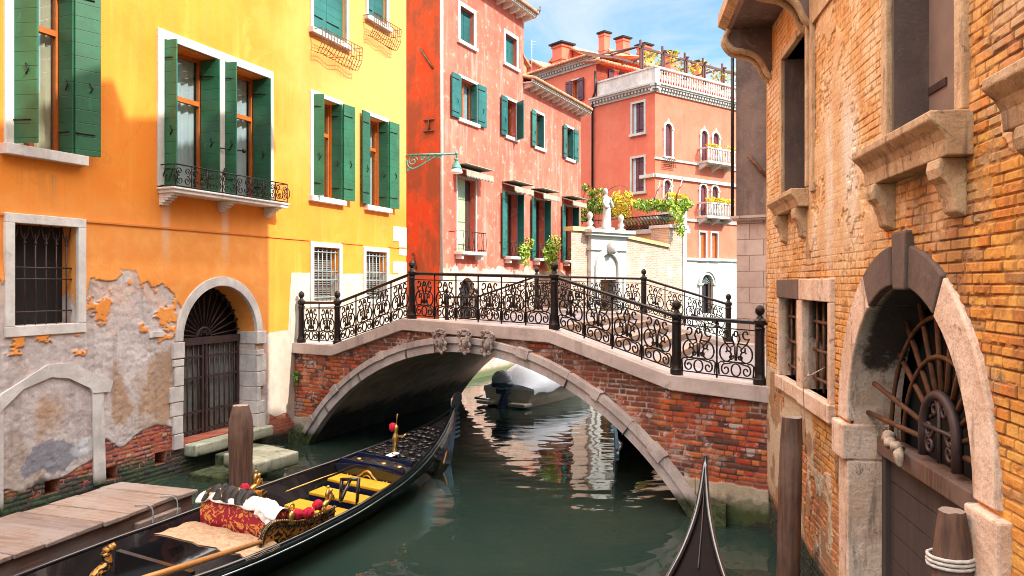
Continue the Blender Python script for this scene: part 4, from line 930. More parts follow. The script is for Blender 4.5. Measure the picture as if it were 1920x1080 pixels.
def rwall(x, z):
    n = fb(x * .75, z * .75, 5, 3); n2 = fb(x * 2.6, z * 2.6, 5, 8); n3 = fb(x * 7, z * 7, 4, 11); n4 = fb(x * 15, z * 15, 3, 15); r1, r2, r3, dj = courses(x, z, 14, .077, .27)
    S = x.shape + (3,)
    b = mixc(np.broadcast_to(np.array([.74, .33, .07]), S), (.80, .44, .13), r1); b = mixc(b, (.70, .23, .04), (r2 > .80) * .6); b = mixc(b, (.84, .52, .15), (r2 < .14) * .6); b = mixc(b, (.46, .27, .15), (r3 > .93) * .8)
    b = mixc(b, (.50, .17, .05), .55 * ss(n2, .54, .68)); b = mixc(b, (.36, .17, .07), .6 * ss(n4, .58, .75)); b = mixc(b, (.46, .34, .24), .7 * ss(fb(x * 1.8, z * 1.8, 6, 35, .65), .60, .66))
    er = ss(fb(x * 3.2, z * 3.2, 5, 51, .6) + .12 * (r1 - .5), .58, .70)
    p = ss(dj + .012 * (n4 - .5) - .004 * r3, .002, .009)
    wz = z + 3.4 * (n - .5) + 1.5 * (n2 - .5) - 2.3 * ss(x, -7.3, -4.2); wash = ss(wz, 3.3, 4.5) * (.70 + .30 * ss(n3, .34, .55))
    jo = np.broadcast_to(np.array([.20, .08, .03]), S); jo = mixc(jo, (.10, .04, .02), .85 * ss(n2 + .2 * (r1 - .5), .48, .60)); jo = mixc(jo, (.66, .38, .15), .7 * ss(fb(x * 1.5, z * 1.5, 4, 71), .54, .62)); c = mixc(jo, b, p) * np.array([1.08, .95, .68])
    wc = mixc(np.broadcast_to(np.array([.78, .42, .155]), S), (.90, .61, .34), ss(n2, .36, .66)); wc = mixc(wc, (.60, .24, .05), .6 * ss(n4 + .34 * (1 - p), .62, .8)); wc = mixc(wc, (.42, .17, .06), .7 * ss(fb(x * 9, z * 13, 3, 91), .68, .74)); c = mixc(c, wc, wash * (1 - .30 * (1 - p)))
    low = ss(2.0 - z - 1.3 * (n - .5), -.3, .4); rb_ = mixc(np.broadcast_to(np.array([.52, .15, .045]), S), (.62, .30, .10), r1); rb_ = mixc(np.broadcast_to(np.array([.34, .22, .14]), S), rb_, p); c = mixc(c, rb_, low * (1 - wash))
    pl = ss(fb(x * 1.0, z * .75, 6, 61, .62) + .10 * ss(-9.6 - x, 0, .6) + .06, .52, .545) * ss(2.72 - z, 0, .2) * ss(z, .45, .9) * (x < -8.1); plc = mixc(np.broadcast_to(np.array([.66, .52, .36]), S), (.40, .23, .12), ss(n2, .50, .60)); c = mixc(c, plc, pl)
    pp = ss(fb(x * .8, z * .8, 6, 96, .62), .54, .57) * ss(z, 3.9, 4.4) * (x < -4.6); c = mixc(c, mixc(np.broadcast_to(np.array([.84, .56, .30]), S), (.74, .44, .22), ss(n3, .4, .6)), .8 * pp)
    for cx, wd, zt, zb, k in ((-8.62, .22, 6.1, 3.75, .8), (-7.85, .34, 6.2, 4.0, .8), (-9.35, .13, 5.0, 3.75, .75), (-7.15, .12, 5.0, 4.2, .4), (-8.9, .3, 4.4, 3.7, .5)):  # sunlight thrown back by windows, painted as pale vertical streaks
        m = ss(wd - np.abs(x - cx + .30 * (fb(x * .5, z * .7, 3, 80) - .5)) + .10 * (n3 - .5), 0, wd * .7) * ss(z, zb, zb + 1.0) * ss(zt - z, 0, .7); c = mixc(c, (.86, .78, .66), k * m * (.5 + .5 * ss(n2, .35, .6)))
    for cx, zt, L, wd in ((-6.05, 5.0, 1.2, .25), (-5.4, 4.9, 2.2, .35), (-9.7, 4.8, 1.0, .15), (-4.4, 4.6, 2.0, .3), (-8.2, 2.4, 1.6, .3)): c = mixc(c, (.16, .09, .05), .55 * ss(wd - np.abs(x - cx) + .25 * (n2 - .5), 0, wd) * ss(z, zt - L, zt - L * .3) * ss(zt - z, 0, .15))
    c = mixc(c, (.03, .035, .02), ss(.62 - z - .5 * (n2 - .5), -.1, .12))
    y = .022 - .014 * p * (.5 + .8 * r2) + .012 * er * p + .007 * (n3 - .5) + .006 * (n4 - .5); y = y * (1 - .7 * wash) + .7 * wash * (.012 - .014 * (n3 - .5) - .010 * (n4 - .5)); y = y * (1 - .8 * pl) - .006 * pl; y = y * (1 - .75 * pp) - .004 * pp
    return y, np.concatenate([np.clip(c, 0, 1), np.ones(x.shape + (1,))], -1)
rh_ = [dr] + [rect(*q) for q in (bw, nw, s1, s2, vw)]
def rkeep(x, z):
    k = np.ones(x.shape, bool)
    for h in rh_: k &= ~inpoly(x, z, h)
    return k
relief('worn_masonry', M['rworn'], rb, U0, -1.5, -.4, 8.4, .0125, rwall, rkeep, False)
mb = MB(); mb.box(-1.62, -1.3, -.03, .1, -1, 9.2); mb.build('stone_strip', M['sill'], rb, bevel=.01)
mb = MB(); mb.box(U0, -1.62, -.03, .1, 8.36, 8.6); mb.build('string_course', M['sill'], rb, bevel=.01)
mb = MB(); mb.box(U0 - .1, U1, -.35, .4, RT, RT + .2); mb.build('cornice', M['sill'], rb)
mb = MB(); u, zt = -7.2, RT
mb.box(-7.65, -6.55, .25, 1.0, RT - .3, RT + 1.15); mb.box(-7.75, -6.45, .15, 1.1, RT + 1.15, RT + 1.4); mb.build('chimney', M['rbrick'], rb)
# arched water door
mb = MB(); n = 30; r_ = (db - da) / 2; mid = (da + db) / 2; t_ = .34
def vous(a0, a1, mi, y0=-.022, tt=t_):
    k = 8; pts = [(mid + r_ * math.cos(a0 + (a1 - a0) * i / k), dz + r_ * math.sin(a0 + (a1 - a0) * i / k)) for i in range(k + 1)]
    q = [(mid + (r_ + tt) * math.cos(a0 + (a1 - a0) * i / k), dz + (r_ + tt) * math.sin(a0 + (a1 - a0) * i / k)) for i in range(k + 1)]
    mb.prism(pts + q[::-1], y0, .48, mi)
for a0, a1, mi in ((.02, 1.00, 0), (1.01, 1.47, 1), (1.67, 2.12, 1), (2.13, math.pi - .02, 0)): vous(a0, a1, mi)
mb.prism([(mid + .0, dz + r_ - .04), (mid + .26, dz + r_ - .04), (mid + .30, dz + r_ + .44), (mid - .03, dz + r_ + .44)], -.05, .4, 1)
mb.box(da - .40, da + .012, -.07, .47, dz - .36, dz); mb.box(db - .012, db + .44, -.07, .47, dz - .50, dz)
mb.box(da - .32, da + .008, -.02, .46, .15, dz - .37); mb.box(db - .008, db + .34, -.02, .46, .15, dz - .51)
mb.box(da - .36, da + .01, -.06, .46, -.8, .14); mb.box(db - .01, db + .38, -.06, .46, -.8, .14)
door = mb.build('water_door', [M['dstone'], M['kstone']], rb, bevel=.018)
yg = .36; zb = dz - .06
mb = MB(); hub = .34
for i in range(12):
    an = math.pi * (i + .5) / 12; e = r_ - .0 - (.1 if i in (9, 10) else 0)
    mb.tube([(mid + hub * math.cos(an), yg, zb + hub * .2 + (hub * 1.3) * math.sin(an)), (mid + e * math.cos(an), yg - (.18 if i in (10, 11) else 0), zb + e * math.sin(an))], .026, 6)
for q in (.62, .86):
    mb.tube([(mid + r_ * q * math.cos(math.pi * k / 24), yg - .02, zb + r_ * q * math.sin(math.pi * k / 24)) for k in range(25)], .022, 5)
mb.build('fan_grille', M['rust'], door)
mb = MB()
mb.tube([(mid - hub, yg - .04, zb)] + [(mid + hub * math.cos(math.pi - math.pi * k / 16), yg - .04, zb + .22 + hub * math.sin(math.pi * k / 16)) for k in range(17)] + [(mid + hub, yg - .04, zb)], .045, 6)
for sx in (-1, 1):
    for cy, cxx, a0, a1 in ((.44, .10, 0, 8), (.12, .2, 1.5, -7), (.25, .22, 3, 10)): mb.tube([(mid + sx * (cxx + q[0]), yg - .04, zb + cy + q[1]) for q in spiral(0, 0, .09, .02, a0, a1, 18)], .018, 5)
mb.tube([(mid, yg - .04, zb), (mid, yg - .04, zb + .52)], .02, 5); mb.tube([(mid - hub, yg - .05, zb + .27), (mid + hub, yg - .05, zb + .27)], .02, 5)
mb.build('grille_medallion', M['gate_iron'], door)
mb = MB(); mb.box(da + .01, db - .01, yg - .1, yg + .08, zb - .22, zb - .05); mb.build('transom_beam', M['pole'], door, bevel=.015)
mb = MB(); k = 9
zz = zb - .22
while zz > -.6: mb.box(da + .12, db - .01, yg + .0, yg + .05, zz - .245, zz - .006); zz -= .25
mb.box(da, da + .12, yg - .05, yg + .06, -.6, zb - .22); mb.build('door_leaf', M['door_dark'], door)
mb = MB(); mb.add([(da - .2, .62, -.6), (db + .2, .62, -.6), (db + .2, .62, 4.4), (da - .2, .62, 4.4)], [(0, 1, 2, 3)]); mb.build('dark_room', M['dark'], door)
# sills carried on corbels
def sill(parent, a, b, z, proj=.34, corb=(.12, .88), m='sill', h=.30):
    mb = MB(); prof = [(0, 0), (-proj, 0), (-proj, -.06), (-proj * .86, -.10), (-proj * .74, -.13), (-proj * .62, -.19), (-proj * .58, -h), (0.02, -h), (.02, 0)]
    mb.prism([(y, z + q) for y, q in prof], a, b, 0, 'x')
    e = proj * .0
    o = mb.build('sill', M[m], parent, bevel=.01)
    for f in corb:
        u = a + (b - a) * f; mb = MB()
        pr = [(0.02, -h), (-proj * .62, -h), (-proj * .66, -h - .07), (-proj * .60, -h - .13), (-proj * .44, -h - .17), (-proj * .30, -h - .26), (-proj * .22, -h - .36), (0.02, -h - .40)]
        mb.prism([(y, z + q) for y, q in pr], u - .11, u + .11, 0, 'x'); mb.build('corbel', M[m], o, bevel=.015)
    return o
def jamb_window(q, t, name, leaf='door_dark', dpt=.30):
    mb = MB(); mb.box(q[0] - t, q[0], -.03, .44, q[2], q[3]); mb.box(q[1], q[1] + t, -.03, .44, q[2], q[3]); mb.box(q[0] - t, q[1] + t, -.03, .44, q[3], q[3] + t)
    o = mb.build(name, M['sill'], rb, bevel=.012)
    mb = MB(); mb.box(q[0] + .01, q[0] + .05, .02, .40, q[2], q[3] - .01); mb.build('sooty_reveal', M['kstone'], o)
    mb = MB(); m_ = (q[0] + q[1]) / 2; mb.box(q[0] + .05, q[1], dpt, dpt + .05, q[2], q[3])
    f = mb.build('closed_shutter', plain('faded_brown_shutter', (.23, .155, .125), .55, .3, 1.5) if 'faded_brown_shutter' not in bpy.data.materials else bpy.data.materials['faded_brown_shutter'], o)
    mb = MB(); mb.box(q[0] + .06, q[0] + .42, dpt - .015, dpt, q[2] + .42, q[2] + .48); mb.build('strap_hinge', M['gate_iron'], f)
    return o
o = jamb_window(bw, .14, 'tall_window'); sill(o, P.u(1597, .26), P.u(1822), P.z(1597, 288, .26), .26, (.10, .88))
o = jamb_window(nw, .10, 'tall_window', dpt=.34); sill(o, P.u(1437, .22), P.u(1517), P.z(1437, 378, .22), .22, (.12, .84), h=.22)
o = jamb_window(vw, .14, 'tall_window'); sill(o, P.u(1840, .26), P.u(1840, .26) + 2.2, P.z(1840, 150, .26), .26, (.12, .88))
o = jamb_window(nu, .1, 'tall_window')
# pair of small barred windows
mb = MB(); t = .11
mb.box(s1[0] - t, s1[0], -.04, .2, s1[2], s1[3]); mb.box(s1[1], s2[0], -.04, .4, s1[2], s1[3]); mb.box(s2[1], s2[1] + t, -.04, .2, s1[2], s1[3])
mb.box(s1[0] - t, (s1[1] + s2[0]) / 2, -.05, .3, s1[3], s1[3] + .26, 1); mb.box((s1[1] + s2[0]) / 2 + .01, s2[1] + t, -.05, .3, s1[3], s1[3] + .26, 0)
mb.box(s1[0] - t - .03, (s1[1] + s2[0]) / 2, -.07, .3, s1[2] - .18, s1[2], 0); mb.box((s1[1] + s2[0]) / 2 + .01, s2[1] + t + .03, -.07, .3, s1[2] - .2, s1[2], 0)
wn = mb.build('barred_windows', [M['dstone'], M['kstone']], rb, bevel=.012)
for q in (s1, s2):
    mb = MB(); bars(mb, q[0], q[1], q[2], q[3], .12, 4, (q[2] + .15, q[2] + .5, q[2] + .85), .02); mb.build('bars', M['rust'], wn)
mb = MB(); mb.add([(s1[0] - .2, .4, s1[2] - .2), (s2[1] + .2, .4, s1[2] - .2), (s2[1] + .2, .4, s1[3] + .2), (s1[0] - .2, .4, s1[3] + .2)], [(0, 1, 2, 3)]); mb.build('dark_room', M['dark'], wn)
# projecting balcony at the far corner, on curved brackets
ba, bb = P.u(1447, 0) - .35, P.u(1519)
zb1 = P.z(1519, 52) + .46; zb0 = zb1 + .75
mb = MB(); pj = .64
prof = [(0.05, 2.2), (-pj - .05, 2.2), (-pj - .05, 1.05), (-pj + .02, .95), (-pj + .02, .72), (-pj - .10, .66), (-pj - .10, .52), (-pj, .44), (-pj + .05, .36), (.05, .36)]
mb.prism([(y, zb1 + q) for y, q in prof], ba, bb, 0, 'x'); bl = mb.build('balcony', M['sooty'], rb, bevel=.012)
mb = MB(); mb.prism([(y, zb1 + q) for y, q in [(-pj - .12, .50), (-pj - .12, .68), (-pj + .01, .76), (-pj + .01, .42)]], ba - .03, bb + .03, 0, 'x'); mb.build('balcony_moulding', M['sill'], bl, bevel=.01)
for u in (bb - .16, ba + .16):
    curve = smooth([(-pj + .02, .36), (-pj - .03, .22), (-pj + .08, .06), (-.42, .02), (-.28, -.02), (-.14, -.14), (-.04, -.34), (.04, -.40)], 6)
    mb = MB(); mb.prism([(q[0], zb1 + q[1]) for q in curve] + [(.04, zb1 + .36)], u - .13, u + .13, 0, 'x')
    br = mb.build('bracket', M['sooty'], bl)
    mb = MB(); mb.tube([(u + .12, q[0] - .01, zb1 + q[1] - .01) for q in curve], .045, 8); mb.tube([(u - .12, q[0] - .01, zb1 + q[1] - .01) for q in curve], .045, 8); mb.build('bracket_moulding', M['sill'], br)
# flat stone bands of the upper wall
mb = MB(); mb.box(P.u(1521), P.u(1521) + .16, -.025, .01, P.z(1521, 360), 9.6); mb.build('stone_strip', M['sill'], rb)
mb = MB(); mb.box(P.u(1521) + .16, P.u(1640) - .4, -.03, .01, P.z(1521, 52), P.z(1521, 52) + .30); mb.build('stone_strip', M['sill'], rb)
# ================================================================ coral house
P = RD
rh = thing('coral_house', 'tall coral red house with teal shutters, weathered paint and tiled eaves behind the bridge', 'house', P)
UB = P.u(982); UE = P.u(1089); T1, T2 = 16.0, 13.0
ups = [(862, 888, 10, 76), (947, 968, 62, 118)]
mids = [(862, 893, 148, 221), (949, 962, 190, 256), (1003, 1017, 215, 276), (1061, 1073, 244, 299)]
lows = [(857, 891, 332, 474), (948, 966, 355, 480), (1002, 1016, 368, 484), (1058, 1074, 380, 486)]
Q = []
for i, (a, b, c, d) in enumerate(ups + mids + lows):
    ua, ub = P.u(a), P.u(b); Q.append((ua, ub, P.z(a, d - (d - c) * .02) if i < 6 else 5.12, P.z(a, c)))
mz = (10.36, 11.95)
for i in (2, 3, 4, 5): Q[i] = (Q[i][0], max(Q[i][1], Q[i][0] + .95), mz[0], mz[1])
for i in (7, 8, 9): Q[i] = (Q[i][0], Q[i][0] + 1.15, 5.05, 7.85)
door_h = arch(P.u(862), P.u(890), 2.0, 3.5); nich = rect(P.u(905), P.u(918), 2.6, 3.6)
mb = MB(); mb.sheet([(0, -1.5), (UE, -1.5), (UE, T2), (UB, T2), (UB, T1), (0, T1)], [rect(*q) for q in Q] + [door_h], .4)
C = P.loc(*(c0 + Vector((-.806, .592, 0)) * 12))
mb.add([(0, 0, T1), (UB, 0, T1), (UB, 9, T1), (C.x, C.y, T1), (UB, 0, T2), (UB, 9, T2), (UE, 0, T2), (UE, 9, T2), (UE, 0, -1.5), (UE, 9, -1.5), (C.x, C.y, -1.5), (UB, 9, -1.5)],
       [(0, 1, 2, 3), (1, 2, 5, 4), (4, 6, 7, 5), (6, 8, 9, 7), (3, 2, 11, 10), (5, 7, 9, 11)])
mb.build('wall', M['red'], rh, recalc=False)
# alley side wall
SW = Plane(c0.x - .806 * 12, c0.y + .592 * 12, .806, -.592)
mb = MB(); mb.add([(0, 0, -1.5), (12, 0, -1.5), (12, 0, T1), (0, 0, T1)], [(0, 1, 2, 3)]); mb.build('side_wall', M['redside'], rh, frame=SW)
mb = MB()
for (pa, pb) in (((790, 92), (812, 128)), ((775, 475), (781, 505))): 
    a = SW.uz(*pa); b = SW.uz(*pb); mb = MB(); mb.tube([(a[0], -.06, a[1]), (b[0], -.03, b[1])], .05, 6); mb.build('wall_anchor', M['rust'], rh, frame=SW)
mb = MB(); a = SW.uz(805, 225); b = SW.uz(805, 246)
for q in ([(a[0] - .25, -.04, a[1]), (a[0] + .25, -.04, a[1])], [(a[0], -.04, a[1]), (b[0], -.04, b[1])], [(b[0] - .25, -.04, b[1]), (b[0] + .25, -.04, b[1])]): mb.tube(q, .035, 5)
mb.build('wall_anchor', M['rust'], rh, frame=SW)
def rwin(i, name, t=.12, sl=True):
    q = Q[i]; mb = MB(); surround(mb, *q, t, sill=sl, ts=.15, sd=.06, y=-.04); return mb.build(name, M['stonew'], rh, bevel=.006), q
for i in (0, 1):
    wn_, q = rwin(i, 'shuttered_window', .17); m_ = (q[0] + q[1]) / 2
    shutter(wn_, q[0], -.18, m_ - .01, -.18, q[2], q[3], 'teal', hook=False); shutter(wn_, m_ + .01, -.18, q[1], -.18, q[2], q[3], 'teal', hook=False)
for i, lw, rw_ in ((2, .75, .68), (3, .62, .0), (4, .52, None), (5, .50, .55)):
    wn_, q = rwin(i, 'window'); sash(wn_, *q, .25, curtain='curtain' if i == 2 else None)
    shutter(wn_, q[0] - lw, .10, q[0] - .02, .07, q[2] - .06, q[3] + .04, 'teal')
    if rw_ == .0: shutter(wn_, q[1] - .30, .55, q[1] + .02, .07, q[2] - .06, q[3] + .04, 'teal')
    elif rw_: shutter(wn_, q[1] + .02, .07, q[1] + rw_, .10, q[2] - .06, q[3] + .04, 'teal'); shutter(wn_, q[1] - .04, -.22, q[1] - .03, .05, q[2], q[3], 'teal', hook=False)
    else: shutter(wn_, q[1] - .04, -.35, q[1] - .03, .05, q[2], q[3], 'teal', hook=False)
for i in (6, 7, 8, 9):
    wn_, q = rwin(i, 'french_window', .09, False)
    if i == 6:
        mb = MB(); mb.box(q[0], q[0] + (q[1] - q[0]) * .62, .16, .2, q[2], q[3]); mb.build('faded_door_leaf', M['pale_green'], wn_)
        mb = MB(); mb.box(q[0] + (q[1] - q[0]) * .62, q[1], .24, .28, q[2], q[3]); mb.build('door_leaf', M['frame_dark'], wn_)
    else:
        sash(wn_, *q, .3, q[2] + 2.1, fm='frame_dark')
        shutter(wn_, q[0] - .50, .12, q[0] - .01, .07, q[2] - .02, q[3] + .02, 'teal'); shutter(wn_, q[1] - .12, .40, q[1] - .02, .04, q[2], q[3], 'teal', hook=False)
        shutter(wn_, q[1] + .02, .08, q[1] + .38, .14, q[2], q[3], 'teal', hook=False)
    # little canopy
    a, b = q[0] - .32, q[1] + .42; mb = MB()
    mb.prism([(0, q[3] + .42), (-.62, q[3] + .22), (-.64, q[3] + .0), (-.60, q[3] + .0), (-.58, q[3] + .18), (0, q[3] + .36)], a, b, 0, 'x')
    n_ = int((b - a) / .12)
    for k in range(n_): x = a + (b - a) * (k + .5) / n_; mb.prism([(x - .055, q[3] + .01), (x + .055, q[3] + .01), (x, q[3] - .07)], -.642, -.612)
    mb.box(a - .04, b + .04, -.66, .01, q[3] + .43, q[3] + .46)
    mb.build('canopy', M['awning'], wn_)
    a, b = q[0] - .22, q[1] + .22; mb = MB(); mb.box(a, b, -.40, .02, q[2] - .12, q[2]); mb.box(a + .1, a + .22, -.3, .02, q[2] - .3, q[2] - .12); mb.box(b - .22, b - .1, -.3, .02, q[2] - .3, q[2] - .12)
    sl_ = mb.build('balcony_slab', M['stone'], wn_, bevel=.01)
    mb = MB(); h = .78 if i == 6 else .62
    for k in range(11): x = a + .03 + (b - a - .06) * k / 10; s_ = .05 * (-1) ** k; mb.tube([(x, -.38, q[2]), (x + s_, -.40, q[2] + h * .5), (x, -.38, q[2] + h)], .012, 4)
    for zz in (q[2] + h, q[2] + .08): mb.tube([(a, 0, zz), (a + .02, -.38, zz), (b - .02, -.38, zz), (b, 0, zz)], .016, 4)
    mb.tube([(a - .4, -.02, q[2] + h - .02), (a, -.02, q[2] + h)], .012, 4)
    mb.build('balcony_railing', M['iron'], sl_)
# eaves with rafter ends and tiles
def eave(u0, u1, z, y, parent, slope=.32, dp=3.2):
    mb = MB(); mb.box(u0 - .1, u1 + .25, y, 0, z + .02, z + .08); mb.box(u0 - .1, u1 + .25, y - .03, y + .06, z + .08, z + .18)
    n_ = int((u1 - u0) / .62)
    e = mb.build('eave', M['stonew'], parent)
    for k in range(n_ + 1):
        x = u0 + .1 + (u1 - u0 - .2) * k / n_; mb = MB(); mb.prism([(0, z + .02), (y + .1, z + .02), (y + .1, z - .06), (y + .18, z - .12), (0, z - .20)], x - .07, x + .07, 0, 'x'); mb.build('rafter_end', M['stone'], e)
    mb = MB(); mb.add([(u0 - .1, y - .1, z + .17), (u1 + .3, y - .1, z + .17), (u1 + .3, dp, z + .17 + slope * dp), (u0 - .1, dp, z + .17 + slope * dp)], [(0, 1, 2, 3)])
    m_ = int((u1 - u0 + .4) / .20)
    for k in range(m_):
        x = u0 - .05 + .20 * k; mb.tube([(x, y - .14, z + .20), (x, dp, z + .22 + slope * dp)], [.085, .075], 6)
    mb.build('tiled_roof', M['tile'], parent)
eave(0, UB, T1, -.55, rh); eave(UB, UE, T2, -.5, rh)
mb = MB(); mb.box(UB, UB + .5, .1, 1.4, T2 + .3, T2 + 1.25); mb.prism([(-.1 + UB, T2 + 1.25), (UB + .65, T2 + .95), (UB + .65, T2 + 1.05), (UB - .1, T2 + 1.36)], -.05, 1.6); mb.build('dormer', M['tile'], rh)
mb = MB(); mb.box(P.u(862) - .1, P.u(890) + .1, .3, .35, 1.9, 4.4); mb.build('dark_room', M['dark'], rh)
mb = MB(); r0 = [P.loc(*W2(SW, SW.u(765), .0)), P.loc(*W2(SW, 11.9))]
mb = MB(); x = P.u(832); mb.tube([(.06, -.05, 4.0), (.06, -.05, 15.6)], .07, 6); mb.build('corner_strip', M['quoin'], rh)

# ================================================================ salmon palace
pk = thing('salmon_palace', 'salmon pink palace with white trim, roof terrace and brick chimneys at the canal bend', 'palace', PLF)
zc_, zp, zm = 15.4, 16.45, 18.1
ul = PLF.u(1118); um = PLF.u(984) - 3; UR = 16.0
P = PLF
lw = [(1186, 1208, 196, 252), (1185, 1208, 298, 361)]
lq = [(P.u(a), P.u(b), P.z(a, d), P.z(a, c)) for a, b, c, d in lw]; wq = (P.u(1073), P.u(1085), P.z(1073, 192), P.z(1073, 152))
mb = MB(); mb.sheet([(um, -1), (0, -1), (0, zc_), (ul, zc_), (ul, zm), (um, zm)], [rect(*q) for q in lq + [wq]], .35)
mb.add([(um, 0, -1), (um, 0, zm), (um, 20, zm), (um, 20, -1), (ul, 0, zm), (ul, 20, zm), (ul, 0, zc_), (ul, 20, zc_), (0, 0, zc_), (0, UR, zc_)], [(0, 1, 2, 3), (1, 4, 5, 2), (4, 6, 7, 5), (6, 8, 9, 7)])
mb.build('wall', M['pink'], pk, recalc=False)
for q in lq:
    mb = MB(); surround(mb, *q, .13, ts=.15, y=-.05); wn_ = mb.build('window', M['stonew'], pk)
    m_ = (q[0] + q[1]) / 2; shutter(wn_, q[0] + .22, -.12, m_, -.06, q[2], q[3], 'plum', hook=False); shutter(wn_, m_ + .02, -.10, q[1], -.10, q[2], q[3], 'plum', hook=False)
    mb = MB(); mb.box(q[0], q[0] + .22, .1, .14, q[2], q[3]); mb.build('sash', M['sky_cloth'], wn_)
q = wq; mb = MB(); surround(mb, *q, .09, y=-.04); wn_ = mb.build('window', M['stonew'], pk); sash(wn_, *q, .2, curtain='curtain')
shutter(wn_, q[0] - .52, .1, q[0], .07, q[2], q[3], 'plum', hook=False); shutter(wn_, q[1], .07, q[1] + .55, .1, q[2], q[3], 'plum', hook=False)
def dentil(frame, a, b, z, name='cornice', pr=.38, hgt=.5):
    mb = MB(); mb.box(a, b, -pr, .02, z - .10, z); mb.box(a, b, -pr + .08, .02, z - .2, z - .10); mb.box(a, b, -.10, .02, z - hgt, z - .36)
    n_ = int((b - a) / .26)
    for k in range(n_): x = a + (b - a) * (k + .5) / n_; mb.box(x - .065, x + .065, -pr + .14, .02, z - .36, z - .20)
    return mb.build(name, M['stonew'], pk, frame=frame)
dentil(PLF, ul - .35, .40, zc_ + .1); dentil(PR, -.40, UR, zc_ + .1); dentil(PLF, um, ul + .3, zm + .1)
# terrace parapet: solid panel on the shaded side, balustrade on the sunny side
mb = MB(); mb.box(ul + .05, .0, .02, .16, zc_ + .1, zp); mb.box(ul - .02, .05, -.03, .22, zp, zp + .10); mb.build('parapet', M['stone'], pk)
mb = MB(); mb.box(0, UR, .0, .22, zp + .0, zp + .12); mb.box(0, UR, .0, .22, zc_ + .1, zc_ + .22); mb.box(0, .4, -.01, .23, zc_ + .22, zp)
bl_ = mb.build('balustrade', M['stonew'], pk, frame=PR)
for k in range(46):
    x = .5 + k * .235; mb = MB(); mb.lathe([(.05, 0), (.05, .06), (.03, .12), (.085, .32), (.03, .6), (.05, .68), (.05, .74)], (x, .11), 8, 0, True, zc_ + .22); mb.build('baluster', M['stonew'], bl_, frame=None).matrix_local = Matrix.Identity(4)
    if k % 9 == 8: pass
# drain pipe
mb = MB(); x = ul + .05; mb.tube([(x, -.14, zm - .9), (x, -.14, zc_ + .5), (x - .25, -.14, zc_ + .1), (x - .25, -.14, 3)], .075, 6); mb.build('drain_pipe', M['iron'], pk)
# sunny face
P = PR
def aq(a, b, c, d): return (P.u(a), P.u(b), P.z(a, d), P.z(a, c))
singles = [aq(1246, 1261, 193, 252), aq(1244, 1261, 300, 355)]
pairs = [[aq(1314, 1329, 211, 262), aq(1336, 1350, 216, 262)], [aq(1312, 1327, 313, 365), aq(1334, 1349, 317, 365)]]
fb = [aq(1311, 1326, 420, 462), aq(1333, 1347, 421, 462)]; gd = aq(1314, 1341, 506, 600)
zs2 = (11.35, 13.3); zs1 = (8.0, 9.95)
def norm(q, zz): return (q[0], q[0] + .62, zz[0], zz[1])
S2 = [norm(singles[0], zs2)] + [norm(q, zs2) for q in pairs[0]]; S1 = [norm(singles[1], zs1)] + [norm(q, zs1) for q in pairs[1]]
extra = [(11.0, 11.62), (12.2, 12.82)]
for a, b in extra: S2.append((a, b) + zs2); S1.append((a, b) + zs1)
holes = [arch(q[0], q[1], q[2], q[3] - .31, 12) for q in S2 + S1]
fbq = [(fb[0][0], fb[0][0] + .62, 5.35, 7.0), (fb[1][0], fb[1][0] + .62, 5.35, 7.0)]
gq = (gd[0], gd[0] + 1.15, 2.0, 4.4); gh = arch(gq[0], gq[1], gq[2], gq[3] - .57, 14)
zb_ = P.z(1286, 488)
mb = MB(); mb.sheet([(0, zb_), (UR, zb_), (UR, zc_), (0, zc_)], holes + [rect(*q) for q in fbq], .3); mb.build('front_wall', M['pink'], pk, frame=PR, recalc=False)
mb = MB(); mb.sheet([(0, -1), (UR, -1), (UR, zb_), (0, zb_)], [gh], .4); mb.build('white_base', M['stonew'], pk, frame=PR, recalc=False)
mb = MB(); mb.add([(UR, 0, -1), (UR, 0, zc_), (UR, 15, zc_), (UR, 15, -1)], [(0, 1, 2, 3)]); mb.build('end_wall', M['pink'], pk, frame=PR)
mb = MB()
for z, h, pr in ((zb_, .16, .12), (7.62, .14, .1), (10.05, .2, .14), (11.1, .12, .09)): mb.box(-.05, UR, -pr, .02, z, z + h)
mb.build('string_course', M['stonew'], pk, frame=PR)
mb = MB()
for z, h, pr in ((10.05, .2, .14), (7.62, .14, .1)): mb.box(-1.1, .0, -pr, .02, z, z + h)
mb.build('string_course', M['stonew'], pk, frame=PLF)
for q in S2 + S1:
    mb = MB(); ring(mb, q[0], q[1], q[2], q[3] - .31, .13, -.07, .02, 12)
    m_ = (q[0] + q[1]) / 2; mb.prism([(m_ - .12, q[3] + .11), (m_ + .12, q[3] + .11), (m_, q[3] + .32)], -.07, .02)
    for x in (q[0] - .08, q[1] + .08): mb.box(x - .09, x + .09, -.1, .02, q[3] - .36, q[3] - .26)
    mb.box(q[0] - .2, q[1] + .2, -.12, .02, q[2] - .1, q[2])
    wn_ = mb.build('arched_window', M['stonew'], pk, frame=PR)
    mb = MB(); pl = arch(q[0], q[1], q[2], q[3] - .31, 12); half = [p for p in pl]; mb.prism(pl, .08, .12); s_ = mb.build('plum_shutter', M['plum'], wn_)
    mb = MB(); mb.box(m_ - .012, m_ + .012, .07, .082, q[2], q[3] - .02); mb.build('meeting_line', M['dark'], s_)
for q in fbq:
    mb = MB(); surround(mb, *q, .11, y=-.06); wn_ = mb.build('window', M['stonew'], pk, frame=PR)
    mb = MB(); mb.box(q[0] + .3, q[1], .1, .14, q[2], q[3]); mb.build('sash', M['frame'], wn_); mb = MB(); mb.box(q[0], q[0] + .3, .12, .15, q[2], q[3]); mb.build('pane', M['sky_cloth'], wn_)
